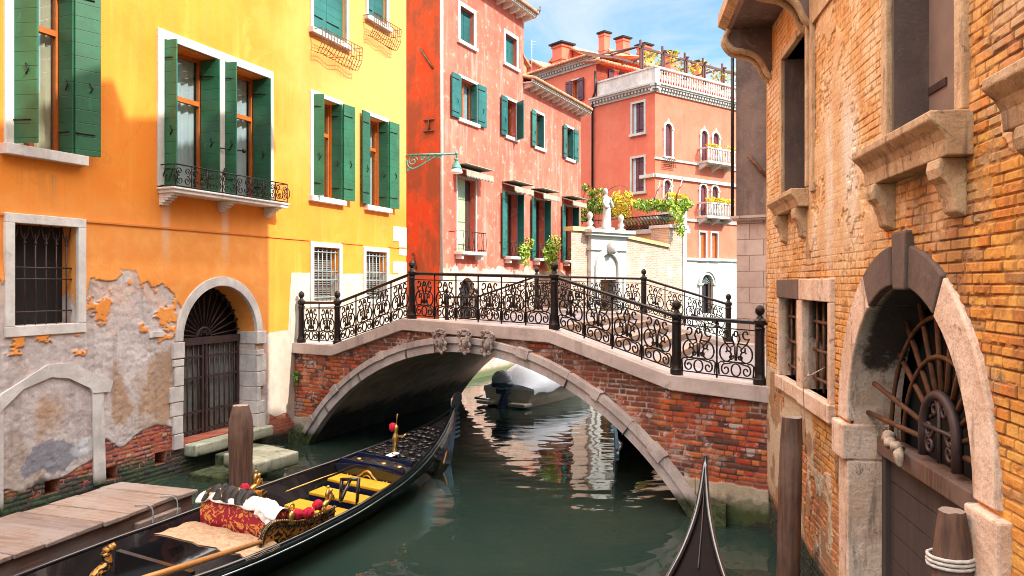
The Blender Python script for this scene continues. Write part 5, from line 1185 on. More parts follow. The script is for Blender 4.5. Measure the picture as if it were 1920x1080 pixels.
mb = MB(); ring(mb, gq[0], gq[1], gq[2], gq[3] - .57, .16, -.08, .02, 16); ring(mb, gq[0] - .16, gq[1] + .16, gq[3] - .57, gq[3] - .57, .12, -.14, .0, 16, legs=False)
for x in (gq[0] - .15, gq[1] + .15): mb.box(x - .2, x + .2, -.16, .02, gq[3] - .66, gq[3] - .54)
dd_ = mb.build('arched_door', M['stonew'], pk, frame=PR)
mb = MB(); mb.box(gq[0] - .1, gq[1] + .1, .25, .3, gq[2], gq[3] + .1); mb.build('dark_room', M['dark'], dd_)
mb = MB(); mb.box(gq[0], gq[0] + .3, .1, .15, gq[2], gq[3] - .55); mb.box(gq[1] - .3, gq[1], .1, .15, gq[2], gq[3] - .55); mb.build('door_leaf', M['frame_dark'], dd_)
mb = MB()
for k in range(9): a_ = math.pi * (k + .5) / 9; mm = (gq[0] + gq[1]) / 2; mb.tube([(mm, .12, gq[3] - .57), (mm + .57 * math.cos(a_), .12, gq[3] - .57 + .57 * math.sin(a_))], .02, 4)
mb.build('fanlight', M['iron_grey'], dd_)
BOX = []
for (a, b, z) in ((S2[1][0] - .3, S2[2][1] + .75, 11.35), (S1[1][0] - .25, S1[2][1] + .70, 8.0), (10.8, 13.1, 11.35), (10.8, 13.1, 8.0), (S1[0][0] - .45, S1[0][1] + .5, 8.0)):
    mb = MB(); mb.box(a, b, -.75, .02, z - .14, z - .0); mb.box(a, b, -.75, -.62, z + .72, z + .82)
    for s_ in (a, b - .12): mb.box(s_, s_ + .12, -.62, .0, z + .72, z + .82)
    if b - a > 1.8:
        for x in (a + .15, (a + b) / 2, b - .15): mb.prism([(0, z - .14), (-.62, z - .14), (-.58, z - .28), (-.25, z - .42), (0, z - .55)], x - .09, x + .09, 0, 'x')
    bl2 = mb.build('balcony', M['stonew'], pk, frame=PR)
    n_ = int((b - a) / .16)
    for k in range(n_): mb = MB(); mb.lathe([(.045, 0), (.03, .1), (.06, .25), (.03, .5), (.045, .72)], (a + (b - a) * (k + .5) / n_, -.69), 6, 0, True, z); mb.build('baluster', M['stonew'], bl2)
    BOX.append((a, b, z + .82))
# wall bracket basket under the single window
mb = MB(); q = S2[0]
for k in range(5): mb.tube([(q[0] - .2, -.2, q[2] - .2 - k * .1), (q[1] + .2, -.2, q[2] - .2 - k * .1)], .02, 4)
for k in range(6): x = q[0] - .2 + k * .2; mb.tube([(x, -.05, q[2] - .1), (x, -.2, q[2] - .2), (x, -.18, q[2] - .65)], .018, 4)
mb.build('wall_basket', M['rust'], pk, frame=PR)
# main block set back behind the terrace, roofs, chimneys
SB = Plane(W2(PLF, ul).x, W2(PLF, ul).y, .78, .6258)
q = (SB.u(1150), SB.u(1160), 16.3, SB.z(1150, 132))
mb = MB(); mb.sheet([(0, zc_), (16, zc_), (16, zm - .35), (0, zm - .35)], [rect(*q)], .3); mb.build('upper_wall', M['pink'], pk, frame=SB, recalc=False)
mb = MB(); surround(mb, *q, .08); wn_ = mb.build('window', M['stonew'], pk, frame=SB); sash(wn_, *q, .15)
shutter(wn_, q[0] - .5, .1, q[0], .07, q[2], q[3], 'plum', hook=False); shutter(wn_, q[1], .07, q[1] + .5, .1, q[2], q[3], 'plum', hook=False)
def roofs(frame, a, b, z, y, slope=.36, dp=6):
    mb = MB(); mb.add([(a, y, z), (b, y, z), (b, dp, z + slope * dp), (a, dp, z + slope * dp)], [(0, 1, 2, 3)])
    for k in range(int((b - a) / .26)): x = a + .1 + .26 * k; mb.tube([(x, y - .06, z + .04), (x, dp, z + .05 + slope * dp)], [.11, .1], 6)
    return mb.build('tiled_roof', M['tile'], pk, frame=frame)
roofs(SB, -.3, 16, zm - .35, -.45, .16, 4); roofs(PLF, um, ul, zm + .1, -.5, .17, 5)
def chimney(px, py0, py1, wpx, Yd, parent=pk):
    X = (px - CX) / F * Yd; w_ = wpx * Yd / F / 2; z0 = EYE - (py1 - HY) * Yd / F; z1 = EYE - (py0 - HY) * Yd / F
    fr = Plane(X, Yd, .78, .6258); mb = MB(); mb.box(-w_, w_, -w_, w_, z0 - 1.5, z1 - .14); mb.box(-w_ * 1.12, w_ * 1.12, -w_ * 1.12, w_ * 1.12, z0 + .1, z0 + .22, 0); mb.box(-w_ * 1.4, w_ * 1.4, -w_ * 1.4, w_ * 1.4, z1 - .14, z1 - .03, 1); mb.box(-w_ * 1.15, w_ * 1.15, -w_ * 1.15, w_ * 1.15, z1 - .34, z1 - .22, 0)
    mb.build('chimney', [M['pink'], M['dark']], pk, frame=fr)
for a_ in ((1133, 60, 100, 15, 52), (1168, 70, 105, 18, 53), (1208, 83, 105, 19, 54), (1256, 98, 112, 18, 56), (1309, 115, 126, 16, 58), (1054, 82, 118, 26, 53)): chimney(*a_)
# dormers with tiled gables over the shaded wing
for px, py, wd, Yd in ((1062, 84, 2.6, 53.5), (1000, 112, 2.2, 55.5), (1146, 92, 1.2, 52)):
    X = (px - CX) / F * Yd; z1 = EYE - (py - HY) * Yd / F; fr = Plane(X, Yd, .6258, -.78); mb = MB()
    mb.prism([(-wd / 2, z1 - 2.4), (wd / 2, z1 - 2.4), (wd / 2, z1 - .75), (0, z1 - .15), (-wd / 2, z1 - .75)], 0, 4, 0)
    dm = mb.build('dormer', M['pink'], pk, frame=fr)
    mb = MB(); mb.prism([(-wd / 2 - .25, z1 - .85), (0, z1), (wd / 2 + .25, z1 - .85), (wd / 2 + .25, z1 - .98), (0, z1 - .14), (-wd / 2 - .25, z1 - .98)], -.3, 4.2); mb.build('dormer_roof', M['tile'], dm)
    mb = MB(); mb.box(-.35, .35, -.03, .02, z1 - 1.9, z1 - 1.0); mb.build('dormer_window', M['dark'], dm)
# pergola of the roof terrace
mb = MB(); zt = zp + .1; posts = [PR.u(p) for p in (1209, 1250, 1292, 1326, 1362)] + [11.2, 13.2]
for x in posts:
    for dx_ in (-.09, .09): mb.box(x + dx_ - .05, x + dx_ + .05, .2, .3, zt - .3, zt + 1.35 - (.2 if dx_ > 0 else 0))
for y_ in (.25, 2.6): mb.box(posts[0] - .3, posts[-1] + .3, y_ - .05, y_ + .05, zt + .85, zt + .98)
for x in posts: mb.box(x - .04, x + .04, .0, 3.6, zt + .99, zt + 1.08)
mb.tube([(posts[0], .3, zt + 1.0), (posts[0] - .2, 4.4, zt + 1.3)], .07, 5)
mb.build('pergola', plain('brown_pergola', (.13, .05, .045), .7), pk, frame=PR)
mb = MB(); mb.add([(posts[0] - 2.2, 2.2, zt + .7), (posts[0] - .2, 1.4, zt + .5), (posts[0] - .2, 4.0, zt + 1.2), (posts[0] - 2.4, 4.0, zt + 1.3)], [(0, 1, 2, 3)]); mb.build('terrace_awning', M['cream'], pk, frame=PR)

# ================================================================ dark corner house on the right
bh = thing('corner_house', 'dark sooty corner house with ashlar stone base at the right end of the bridge', 'house', BRN)
H_ = 10.7; zsp = BRN.z(1390, 410)
C1 = BRN.loc(*(qb + Vector((.75, .66, 0)) * 12)); 
mb = MB(); mb.prism([(0, 0), (16, 0), (16, 9), (C1.x, C1.y)], zsp, H_, 0, 'z'); mb.build('wall', M['sooty'], bh)
mb = MB(); mb.prism([(.0, .03), (16, .03), (16, 9), (C1.x, C1.y)], -1, zsp, 0, 'z'); mb.build('stone_base', M['block'], bh)
mb = MB(); mb.box(-.12, 16, -.14, .02, zsp, zsp + .07); mb.box(-.06, 16, -.09, .02, zsp - .06, zsp)
for k in range(60): mb.box(-.08 + k * .07, -.04 + k * .07, -.12, .02, zsp - .045, zsp - .005)
mb.build('string_course', M['block'], bh)
mb = MB(); mb.box(-.2, 16, -.3, .2, H_, H_ + .2); mb.build('roof', M['tile'], bh)
a = BRN.uz(1406, 293); b = BRN.uz(1437, 330); mb = MB(); mb.tube([(a[0], -.08, a[1]), (b[0], -.05, b[1])], .05, 6); mb.build('wall_anchor', M['rust'], bh)
mb = MB(); mb.tube([(-.08, -.06, zsp), (-.08, -.06, H_)], .045, 6); mb.build('drain_pipe', M['iron'], bh)
# unseen house added at the street end to keep sun off the bridge deck
EH = Plane(W2(BRN, 12.2).x, W2(BRN, 12.2).y, -.58, -.81)
eh = thing('street_shade_blocker', 'unseen tall ochre house added at the street end to shade the bridge deck', 'house', EH)
mb = MB(); op = [rect(x, x + .9, z, z + 1.7) for x in (1.6, 3.6, 5.6) for z in (4, 7.4, 10.8, 14.2)]
mb.sheet([(-1.0, 0), (9, 0), (9, 19.2), (-1.0, 19.2)], op, .3); mb.add([(-1, 0, 0), (9, 0, 0), (9, 6, 0), (-1, 6, 0), (-1, 0, 19.2), (9, 0, 19.2), (9, 6, 19.2), (-1, 6, 19.2)], [(1, 2, 6, 5), (2, 3, 7, 6), (3, 0, 4, 7), (4, 5, 6, 7)]); mb.build('wall', M['gold_wall'], eh, recalc=False)
for q in op:
    a, b, c, d = q[0][0], q[1][0], q[0][1], q[2][1]; mb = MB(); surround(mb, a, b, c, d, .1); wn_ = mb.build('window', M['stonew'], eh); sash(wn_, a, b, c, d, .2)

# ================================================================ garden wall with gate
P = GW
gw = thing('garden_wall', 'pale brick garden wall with white stone arched gate behind the bridge', 'wall', P)
L_ = P.u(1286); gx0, gx1 = P.u(1102), P.u(1168); zgt = P.z(1135, 432); ga_, gb_ = P.u(1116), P.u(1150)
zr0, zr1 = P.z(1170, 446), P.z(1250, 464)
zpier = P.z(1270, 428); xp = P.u(1254)
gap = arch(ga_, gb_, 1.5, P.z(1133, 476) - (gb_ - ga_) / 2, 16)
mb = MB(); mb.sheet([(-.6, -1), (L_, -1), (L_, zpier), (xp, zpier), (xp, zr1), (gx1, zr0), (gx1, zr0 + .1), (gx0, zr0 + .1), (gx0, zr0 + .2), (-.6, zr0 + .2)], [gap], .5)
mb.add([(xp, 0, zr1), (xp, 1.2, zr1), (xp, 1.2, zpier), (xp, 0, zpier), (L_, 0, zpier), (L_, 1.2, zpier), (L_, 0, -1), (L_, 1.2, -1)], [(0, 1, 2, 3), (3, 4, 5, 2), (4, 6, 7, 5)])
mb.build('wall', M['gbrick'], gw, recalc=False)
mb = MB(); mb.prism([(gx1, zr0), (xp, zr1), (xp, zr1 + .17), (gx1, zr0 + .17)], -.12, .5); mb.box(-.6, gx0, -.1, .5, zr0 + .2, zr0 + .4); mb.build('wall_cap', M['gold_wall'], gw)
mb = MB(); mb.box(gx0, ga_ - .25, -.22, .3, -1, zgt - 1.0); mb.box(gb_ + .25, gx1, -.22, .3, -1, zgt - 1.0)
mb.sheet([(gx0, zgt - 2.4), (gx1, zgt - 2.4), (gx1, zgt - .35), (gx0, zgt - .35)], [], .3, -.2)
zs_ = P.z(1133, 476) - (gb_ - ga_) / 2
mb.box(gx0 - .06, gx1 + .06, -.30, .45, zgt - 1.0, zgt - .80); mb.box(gx0 - .0, gx1 + .0, -.24, .45, zgt - .80, zgt - .30); mb.box(gx0 - .22, gx1 + .22, -.45, .5, zgt - .30, zgt - .16); mb.box(gx0 - .32, gx1 + .32, -.55, .55, zgt - .16, zgt)
mb2 = MB(); ring(mb2, ga_, gb_, 1.5, zs_, .28, -.34, .4, 18)
gt2 = mb.build('gate_surround', M['stonew'], gw, bevel=.01); mb2.build('gate_arch', M['stonew'], gt2, bevel=.01)
mb = MB(); m_ = (ga_ + gb_) / 2; mb.ball((m_ + .05, -.42, zs_ + (gb_ - ga_) / 2 + .28), .26, 10, 0, 1.2, .35); mb.ball((m_ + .05, -.55, zs_ + (gb_ - ga_) / 2 + .16), .15, 8, 0, 1, .35)
mb.build('carved_keystone', M['marble'], gt2)
mb = MB()
for x in (gx0 + .15, gx1 - .15): mb.lathe([(.22, 0), (.22, .1), (.10, .16), (.18, .3), (.07, .46), (.12, .56), (.16, .66), (.12, .76), (.03, .84)], (x, 0), 10, 0, True, zgt)
mb.build('finial', M['marble'], gt2)
mb = MB()
for k in range(26): a_ = 2 * math.pi * k / 26; rr_ = random.Random(k); mb.tube([(m_ + rr_.uniform(-.5, .5), .42, 2 + rr_.uniform(0, 1.7)) for _ in range(4)], .02, 4)
mb.build('gate_ironwork', M['rust'], gt2)
mb = MB(); mb.box(ga_ - .1, gb_ + .1, .6, .65, 1.2, 5); mb.build('dark_recess', M['gold_wall'], gt2)
mb = MB(); mb.box(xp - .05, L_ + .12, -.12, 1.3, zpier, zpier + .16); mb.box(L_ - .32, L_ + .02, -.06, .4, -1, zpier); mb.box(L_ - .35, L_ + .05, -.05, .3, zpier + .16, zpier + 1.0); mb.box(L_ - .42, L_ + .12, -.1, .35, zpier + 1.0, zpier + 1.12)
mb.build('corner_pier', M['stonew'], gw, bevel=.01)
# planted terrace behind the wall
tx1 = (1252 - CX) / F * 41.8
TR = Plane(tx1 - .6258 * 9, 41.8 + .78 * 9, .6258, -.78)
tr = thing('garden_terrace', 'raised terrace with black bulging iron railing above the garden wall', 'terrace', TR)
zt = TR.z(1252, 427); xa = TR.u(1166); xb = TR.u(1256)
xl = TR.u(1088)
mb = MB(); mb.box(xl, xb, 0, .9, 0, zt - .25); mb.build('terrace_wall', M['gold_wall'], tr)
mb = MB(); mb.box(xl, xb + .1, -.12, 1.6, zt - .25, zt, 0); mb.build('terrace_slab', M['stonew'], tr)
mb = MB(); hr = TR.z(1252, 402) - zt
for k in range(34):
    x = xa + (xb - xa) * k / 33; mb.tube([(x, -.05, zt), (x, -.22, zt + hr * .3), (x, -.16, zt + hr * .6), (x, -.02, zt + hr)], .022, 4)
for zz in (zt + .03, zt + hr): mb.tube([(xl, -.04, zz), (xb, -.04, zz)], .035, 4)
mb.build('terrace_railing', M['iron'], tr)
# ================================================================ gondolas
HB = [(0, .02), (.25, .07), (.9, .26), (1.7, .47), (2.6, .66), (3.6, .80), (4.8, .90), (6.2, .94), (7.6, .89), (8.6, .78), (9.4, .54), (10.2, .30), (11, .13), (11.8, .03)]
ZS = [(0, 1.22), (.5, 1.02), (1.1, .88), (2, .74), (3.2, .63), (5, .57), (7, .57), (8.6, .63), (9.8, .78), (10.8, 1.0), (11.4, 1.25), (11.8, 1.5)]
ZK = [(0, .62), (.4, .25), (1.0, .02), (2, -.10), (9, -.10), (10, .04), (10.8, .34), (11.4, .8), (11.8, 1.38)]
WK = 1.0
def hb(t): return lerp(HB, t) * WK
def zs(t): return lerp(ZS, t)
def zk(t): return lerp(ZK, t)
LG = 11.8
def smt(f, t): return (f(t - .25) + f(t) * 2 + f(t + .25)) / 4 if .25 < t < LG - .25 else f(t)
BC_ = {-1: -.52, 1: .88}
def gondola(G, label, group, rich=True, ferro=True):
    g = thing('gondola', label, 'gondola', G, group)
    T_ = [LG * k / 60 for k in range(61)]
    mb = MB(); rows = []
    for t in T_:
        h, z, k = smt(hb, t), smt(zs, t), smt(zk, t)
        rows.append([(t, -h, z), (t, -h * .97, z - .06), (t, -h * .80, k + (z - k) * .55), (t, -h * .50, k + .02), (t, 0, k), (t, h * .50, k + .02), (t, h * .80, k + (z - k) * .55), (t, h * .97, z - .06), (t, h, z)])
    mb.grid(rows, 0, True)
    rows = []
    for t in T_[3:-3]:
        h, z, k = smt(hb, t) - .05, smt(zs, t), smt(zk, t); h = max(h, .01)
        rows.append([(t, -h, z), (t, -h * .78, k + (z - k) * .56), (t, -h * .49, max(k + .05, .06)), (t, h * .49, max(k + .05, .06)), (t, h * .78, k + (z - k) * .56), (t, h, z)])
    mb.grid(rows, 0, True); mb.build('hull', M['lacq'], g, recalc=False)
    for s_ in (-1, 1):
        mb = MB(); mb.tube([(t, s_ * (smt(hb, t) - .02), smt(zs, t) + .015) for t in T_], .034, 6)
        gu = mb.build('gunwale', M['lacq'], g)
        mb = MB(); mb.tube([(t, s_ * (smt(hb, t) + .012), smt(zs, t) - .07) for t in T_[2:-3]], .014, 5); mb.build('silver_highlight', M['steel'], gu)  # thin silvery highlight below the gunwale, made as a steel tube
    # decks fore and aft, carved
    def deck(t0, t1, name, m, crown=.06):
        mb = MB(); rows = []; n = 22
        for k in range(n + 1):
            t = t0 + (t1 - t0) * k / n; h, z = smt(hb, t) - .03, smt(zs, t) - .02
            rows.append([(t, h * c, z + crown * (1 - c * c) * min(1, h * 2)) for c in (-1, -.8, -.5, -.2, 0, .2, .5, .8, 1)])
        mb.grid(rows, 0, True); d = mb.build(name, M[m], g, recalc=False); return d
    fd = deck(.25, 3.22, 'fore_deck', 'carved'); ad = deck(9.55 if rich else 7.5, LG - .1, 'aft_deck', 'aftdeck')
    mb = MB(); mb.tube([(t, 0, smt(zs, t) + .06 * min(1, hb(t) * 2)) for t in [9.6 + .1 * k for k in range(21)]], .008, 5); mb.build('deck_ridge', M['gate_iron'], ad)
    if ferro:
        mb = MB(); out = smooth([(-.02, -.05), (-.10, .4), (-.13, .8), (-.13, 1.05), (-.22, 1.22), (-.34, 1.36), (-.30, 1.50), (-.10, 1.56), (.10, 1.46), (.12, 1.30), (.02, 1.16), (.06, .8), (.16, .4), (.3, .1)], 5)
        mb.prism([(p.x + .02, p.y) for p in out], -.015, .015)
        for k in range(6): mb.box(-.36 + .02 * k, -.08, -.014, .014, .55 + .10 * k, .60 + .10 * k)
        mb.build('bow_iron', M['steel'], g)
    if not rich: return g
    # front bulkhead with gilt emblem
    t = 3.25; h = hb(t) - .05; mb = MB(); mb.prism([(-h * .5, .08), (h * .5, .08), (h, zs(t) + .0), (0, zs(t) + .06), (-h, zs(t) + .0)], t - .02, t + .02, 0, 'x'); bk = mb.build('bulkhead', M['lacq'], g)
    mb = MB(); cz = .42
    mb.tube([(t + .03, .20 * math.sin(a_) * (1 + .12 * math.cos(4 * a_)), cz + .17 * math.cos(a_) * (1 + .12 * math.cos(4 * a_))) for a_ in [2 * math.pi * k / 32 for k in range(32)]], .022, 5, 0, True)
    mb.tube([(t + .03, .10 * math.sin(a_), cz + .11 * math.cos(a_)) for a_ in [2 * math.pi * k / 20 for k in range(20)]], .014, 5, 0, True)
    for s_ in (-1, 1):
        for k in range(5): mb.tube([(t + .03, s_ * .38, cz - .02), (t + .03, s_ * (.38 + .1 * math.cos(k * .8 - .3)), cz - .02 + .1 * math.sin(k * .8 - .3))], .014, 4)
    mb.build('gilt_emblem', M['brass'], bk)
    mb = MB(); mb.box(2.70, 2.75, -.58, .58, zs(2.7) + .0, zs(2.7) + .07); mb.box(3.12, 3.17, -.66, .66, zs(3.1) + .0, zs(3.1) + .07); mb.build('deck_rail', M['blue'], fd)
    for t_, c in ((2.94, -.4), (2.94, .12), (2.95, .45)): mb = MB(); mb.ball((t_, c, zs(t_) + .03), .06, 8, 0, .5, .3); mb.build('deck_boss', M['brass'], fd)
    rr = random.Random(21)
    for k in range(1, 9):
        t_ = .75 + .22 * k; mb = MB()
        for c in [-.8 + .32 * j for j in range(6)]:
            h = (hb(t_) - .06) * c; z = zs(t_) + .06 * (1 - c * c) * min(1, hb(t_) * 2) - .005; s0 = rr.choice((-1, 1)); r0 = .05 + .03 * rr.random()
            mb.tube([(t_ + q[0], h + q[1], z + .02) for q in spiral(rr.uniform(-.04, .04), rr.uniform(-.03, .03), r0 + .03, .012, rr.uniform(0, 6), rr.uniform(0, 6) + 7 * s0, 12)], .016, 5)
        mb.build('carved_scrolls', M['lacq'], fd)
    # floor, benches, cushions
    mb = MB(); rows = [[(t_, -(hb(t_) * .5), .12), (t_, hb(t_) * .5, .12)] for t_ in [2.8 + .2 * k for k in range(34)]]; rows = rows[:26] + [[(t_, -(hb(t_) * .5), .2), (t_, hb(t_) * .5, .2)] for t_ in [7.95 + .2 * k for k in range(6)]]; mb.grid(rows, 0, False); mb.build('floor', M['deckwood'], g)
    for t_, z in ((3.50, .44), (4.02, .34), (4.60, .27)):
        h = (hb(t_) - .14) * (.82 if t_ < 3.8 else .74); mb = MB(); mb.box(t_ - .20, t_ + .20, -h, h, z, z + .05); b_ = mb.build('bench', M['yel'], g, bevel=.012)
        mb = MB(); mb.box(t_ - .19, t_ + .19, -h, h, z - .12, z - .002); mb.build('bench_board', M['blue'], b_)
    for t_, c in ((5.2, .0), (5.75, .25), (5.35, -.45)):
        mb = MB(); mb.box(t_ - .24, t_ + .24, c - .22, c + .22, .16, .27); mb.build('floor_cushion', M['yel'], g, bevel=.03)
    for t_ in (5.55, 5.75, 5.95): pass
    mb = MB()
    for k in range(4): mb.box(5.1, 5.85, -.62 + .09 * k, -.56 + .09 * k, .34, .37)
    mb.build('slatted_seat', M['lacq'], g)
    # raised carved side boards with pompon cords and brass horses
    for s_ in (-1, 1):
        prof = smooth([(6.98, .0), (6.97, .14), (6.92, .24), (6.78, .30), (6.58, .27), (6.36, .20), (6.1, .15), (5.75, .13), (5.38, .13)], 6)
        prof = [p for p in prof if s_ > 0 or p.x < 6.45]
        mb = MB(); up = [(p.x, BC_[s_] * hb(p.x), zs(p.x) + p.y) for p in prof]; lo = [(p.x, BC_[s_] * hb(p.x), zs(p.x) - .06) for p in prof]
        n = len(up); vs = up + lo + [(a, b - s_ * .05, c) for a, b, c in up] + [(a, b - s_ * .05, c) for a, b, c in lo]
        fs = [(i, i + 1, n + i + 1, n + i) for i in range(n - 1)] + [(2 * n + i, 2 * n + i + 1, 3 * n + i + 1, 3 * n + i) for i in range(n - 1)] + [(i, i + 1, 2 * n + i + 1, 2 * n + i) for i in range(n - 1)] + [(0, n, 3 * n, 2 * n), (n - 1, 2 * n - 1, 4 * n - 1, 3 * n - 1)]
        mb.add(vs, fs); sb = mb.build('side_board', M['gilt'], g)
        mb = MB(); mb.tube([(a, b + s_ * .004, c + .012) for a, b, c in up], .026, 5); mb.tube([(a, b + s_ * .01, c - .06) for a, b, c in up[8:]], .012, 5); mb.build('beaded_edge', M['lacq'], sb)
        mb = MB()
        bp = [Vector((a, b + s_ * .02, c + .014)) for a, b, c in up[4:]]; bq = [bp[i].lerp(bp[i + 1], f) for i in range(len(bp) - 1) for f in (0, .25, .5, .75)]
        mb.tube(bq, [(.017 if i % 4 < 2 else .007) for i in range(len(bq))], 5)
        mb.build('bead_row', M['brass'], sb)
        # horse
        hx = 5.60; hy = BC_[s_] * hb(hx); hz = zs(hx) + .15
        mb = MB(); mb.box(hx - .16, hx + .16, hy - .06, hy + .06, hz - .02, hz + .03)
        sp = smooth([(hx + .13, hz + .10), (hx + .05, hz + .16), (hx - .05, hz + .22), (hx - .10, hz + .32), (hx - .08, hz + .40), (hx - .15, hz + .40)], 4)
        mb.tube([(p.x, hy, p.y) for p in sp], [.03, .05, .06, .062, .06, .058, .055, .055, .06, .06, .055, .05, .045, .04, .038, .035, .035, .032, .03, .026, .02][:len(sp)], 7)
        for dx_, tz in ((.12, 0), (.07, 0)): mb.tube([(hx + dx_ - .02, hy + .03 * (1 if dx_ > .1 else -1), hz + .12), (hx + dx_ + .04, hy + .03, hz + .06), (hx + dx_, hy + .03, hz + .02)], .018, 5)
        for dz_ in (0, .05): mb.tube([(hx - .06, hy, hz + .24), (hx - .18, hy + .02, hz + .24 + dz_), (hx - .20, hy + .02, hz + .15 + dz_)], .016, 5)
        mb.tube([(hx + .13, hy, hz + .12), (hx + .2, hy, hz + .16), (hx + .2, hy, hz + .05)], .018, 5)
        mb.tube([(hx, hy, hz + .2), (hx + .01, hy, hz + .34), (hx + .0, hy, hz + .45)], [.03, .045, .03], 6); mb.ball((hx, hy, hz + .50), .035, 7)   # rider
        mb.v = [(hx + (x - hx) * .7, hy + (y - hy) * .75, hz + (z - hz) * .66) for x, y, z in mb.v]
        mb.build('brass_horse', M['brass'], g)
        ex = 6.42; ez = zs(ex) + .24; ey = BC_[s_] * hb(ex)
        mb = MB(); mb.lathe([(.07, 0), (.03, .05), (.06, .1), (.02, .16)], (ex, ey), 8, 0, True, ez - .04); mb.tube([(ex + .05 * math.cos(a_), ey, ez + .17 + .05 * math.sin(a_)) for a_ in [k * .63 for k in range(10)]], .014, 5, 0, True); mb.build('brass_finial', M['brass'], g)
        mb = MB(); cp_ = [Vector((ex, ey, ez + .1)).lerp(Vector((hx + .16, hy, hz + .16)), f) - Vector((0, 0, .10 * math.sin(math.pi * f))) for f in [k / 12 for k in range(13)]]
        mb.tube(cp_, .013, 5); cd = mb.build('cord', M['red_pom'], g)
        for f in (.22, .50, .62, .90):
            c = Vector((ex, ey, ez + .1)).lerp(Vector((hx + .16, hy, hz + .16)), f) - Vector((0, 0, .10 * math.sin(math.pi * f)))
            mb = MB(); mb.ball(c, .072, 14, 0, 1, .42); mb.build('pompon', M['red_pom'], cd)
    # oar rests
    for t_, c in ((9.15, .62),):
        mb = MB(); p = smooth([(t_, c, zs(t_) - .1), (t_ + .02, c, zs(t_) + .16), (t_ + .10, c + .02, zs(t_) + .30), (t_ - .04, c + .02, zs(t_) + .40), (t_ - .02, c, zs(t_) + .52)], 5); mb.tube(p, [.085 - .002 * k for k in range(len(p))], 8, 0); mb.tube([p[-1], p[-1] + Vector((-.10, .02, .05))], [.05, .03], 7); mb.build('oar_rest', M['gilt'], g)
    # inner rails
    for s_ in (-1, 1):
        mb = MB(); mb.tube([(t_, s_ * (hb(t_) - .13), zs(t_) - .16) for t_ in [2.9 + .25 * k for k in range(17)]], .018, 5); mb.build('gilt_rail', M['brass'], g)
    # small chair of black wood in the middle
    mb = MB(); 
    for a_, b_ in (((4.2, .42, .25), (4.2, .42, .78)), ((4.2, .10, .25), (4.2, .10, .72)), ((4.2, .1, .70), (4.2, .42, .76)), ((4.2, .26, .72), (4.5, .30, .45))): mb.tube([a_, b_], .03, 6)
    mb.build('chair_back', M['lacq'], g)
    # flower holder figure on the fore deck
    tx, ty = 2.35, -.02; z = zs(tx) + .04
    mb = MB(); mb.lathe([(.06, 0), (.045, .05), (.03, .1), (.05, .18), (.065, .26), (.05, .33), (.025, .38), (.045, .43), (.04, .48), (.01, .52)], (tx, ty), 9, 0, True, z); mb.tube([(tx, ty + .04, z + .3), (tx - .02, ty + .16, z + .32), (tx - .02, ty + .20, z + .37)], .02, 5); mb.tube([(tx, ty, z + .5), (tx, ty, z + .72)], .008, 4)
    fg = mb.build('brass_figure', M['brass'], g); mb = MB(); mb.ball((tx, ty - .07, z + .46), .075, 10, 0, 1.1, .3); mb.build('pompon', M['red_pom'], fg)
    mb = MB(); zz = zs(1.6) + .075; mb.add([(2.42, .02, zs(2.42) + .085), (2.46, .16, zs(2.42) + .085), (2.72, .13, zs(2.7) + .085), (2.68, -.02, zs(2.7) + .085)], [(0, 1, 2, 3)]); mb.build('white_card', M['white'], fg)
    # black carpet lath strips on aft seat sides
    mb = MB(); mb.box(7.85, 7.92, -.60, .60, .12, .58); mb.build('aft_bulkhead', M['lacq'], g); mb = MB(); mb.box(9.1, 9.16, -.5, .5, .12, .6); mb.build('aft_bulkhead', M['lacq'], g)
    return g
G0 = Plane(-1.22 + .925 * .10 - .20, 16.75 - .379 * .10 - .15, -.379, -.925); G0.M = G0.M @ Matrix.Rotation(R(-4.5), 4, 'X')
gondola(G0, 'black gondola with yellow seats and brass horses moored beside the wooden pier', 'gondolas moored in the canal')
G2 = Plane(2.64 + .0, 10.55, -.277, -.961); G2b = Plane(2.64 - .277 * LG, 10.55 - .961 * LG, .277, .961)
WK = .58
gondola(G2b, 'black gondola stern with its pointed tip rising at the lower right', 'gondolas moored in the canal', False, True)
WK = 1.0
G3 = Plane(2.35, 17.6, .38, .925)
gondola(G3, 'black gondola half hidden behind the right side of the bridge arch', 'gondolas moored in the canal', False, True)
g0 = G0
# rug behind the sofa, sofa, cloths, oar
t0, t1 = 6.74, 7.34
mb = MB(); rows = []
for k in range(15):
    t_ = t0 + (t1 - t0) * k / 14; h = hb(t_) + .015; rows.append([(t_ + .02 * math.sin(j * 2.2), -h * .66 + 1.66 * h * j / 12, zs(t_) + .055 + .008 * math.sin(j * 1.7 + k) - (.03 if j in (0, 12) else 0)) for j in range(13)])
mb.grid(rows); mb.grid([[(x, y, z - .02) for x, y, z in r] for r in rows]); o = mb.build('rug', M['rug'], None, G0, recalc=False); tag(o, 'tan patterned carpet laid across the black gondola behind the red sofa', 'rug')
so = thing('sofa', 'red and gold brocade sofa seen from behind in the black gondola', 'sofa', G0)
mb = MB(); rows = []; bk_ = []
zb = zs(7) + .05; ht = .31
for k in range(17):
    c = -.48 + 1.22 * k / 16; cc_ = c - .13; z = zb + ht * (1 - .12 * abs(cc_) ** 2) + (.05 if abs(cc_) < .5 else 0)
    rows.append([(6.66, c, zb - .06), (6.69, c, zb + .15), (6.65, c, z), (6.57, c, z + .04), (6.49, c, z), (6.44, c, zb), (6.44, c, zb - .06)])
mb.grid(rows, 0, True); n = len(rows[0]); L_ = len(mb.v); mb.add(rows[0], [tuple(range(n))]); mb.add(rows[-1], [tuple(range(n))]); mb.build('backrest', M['brocade'], so)
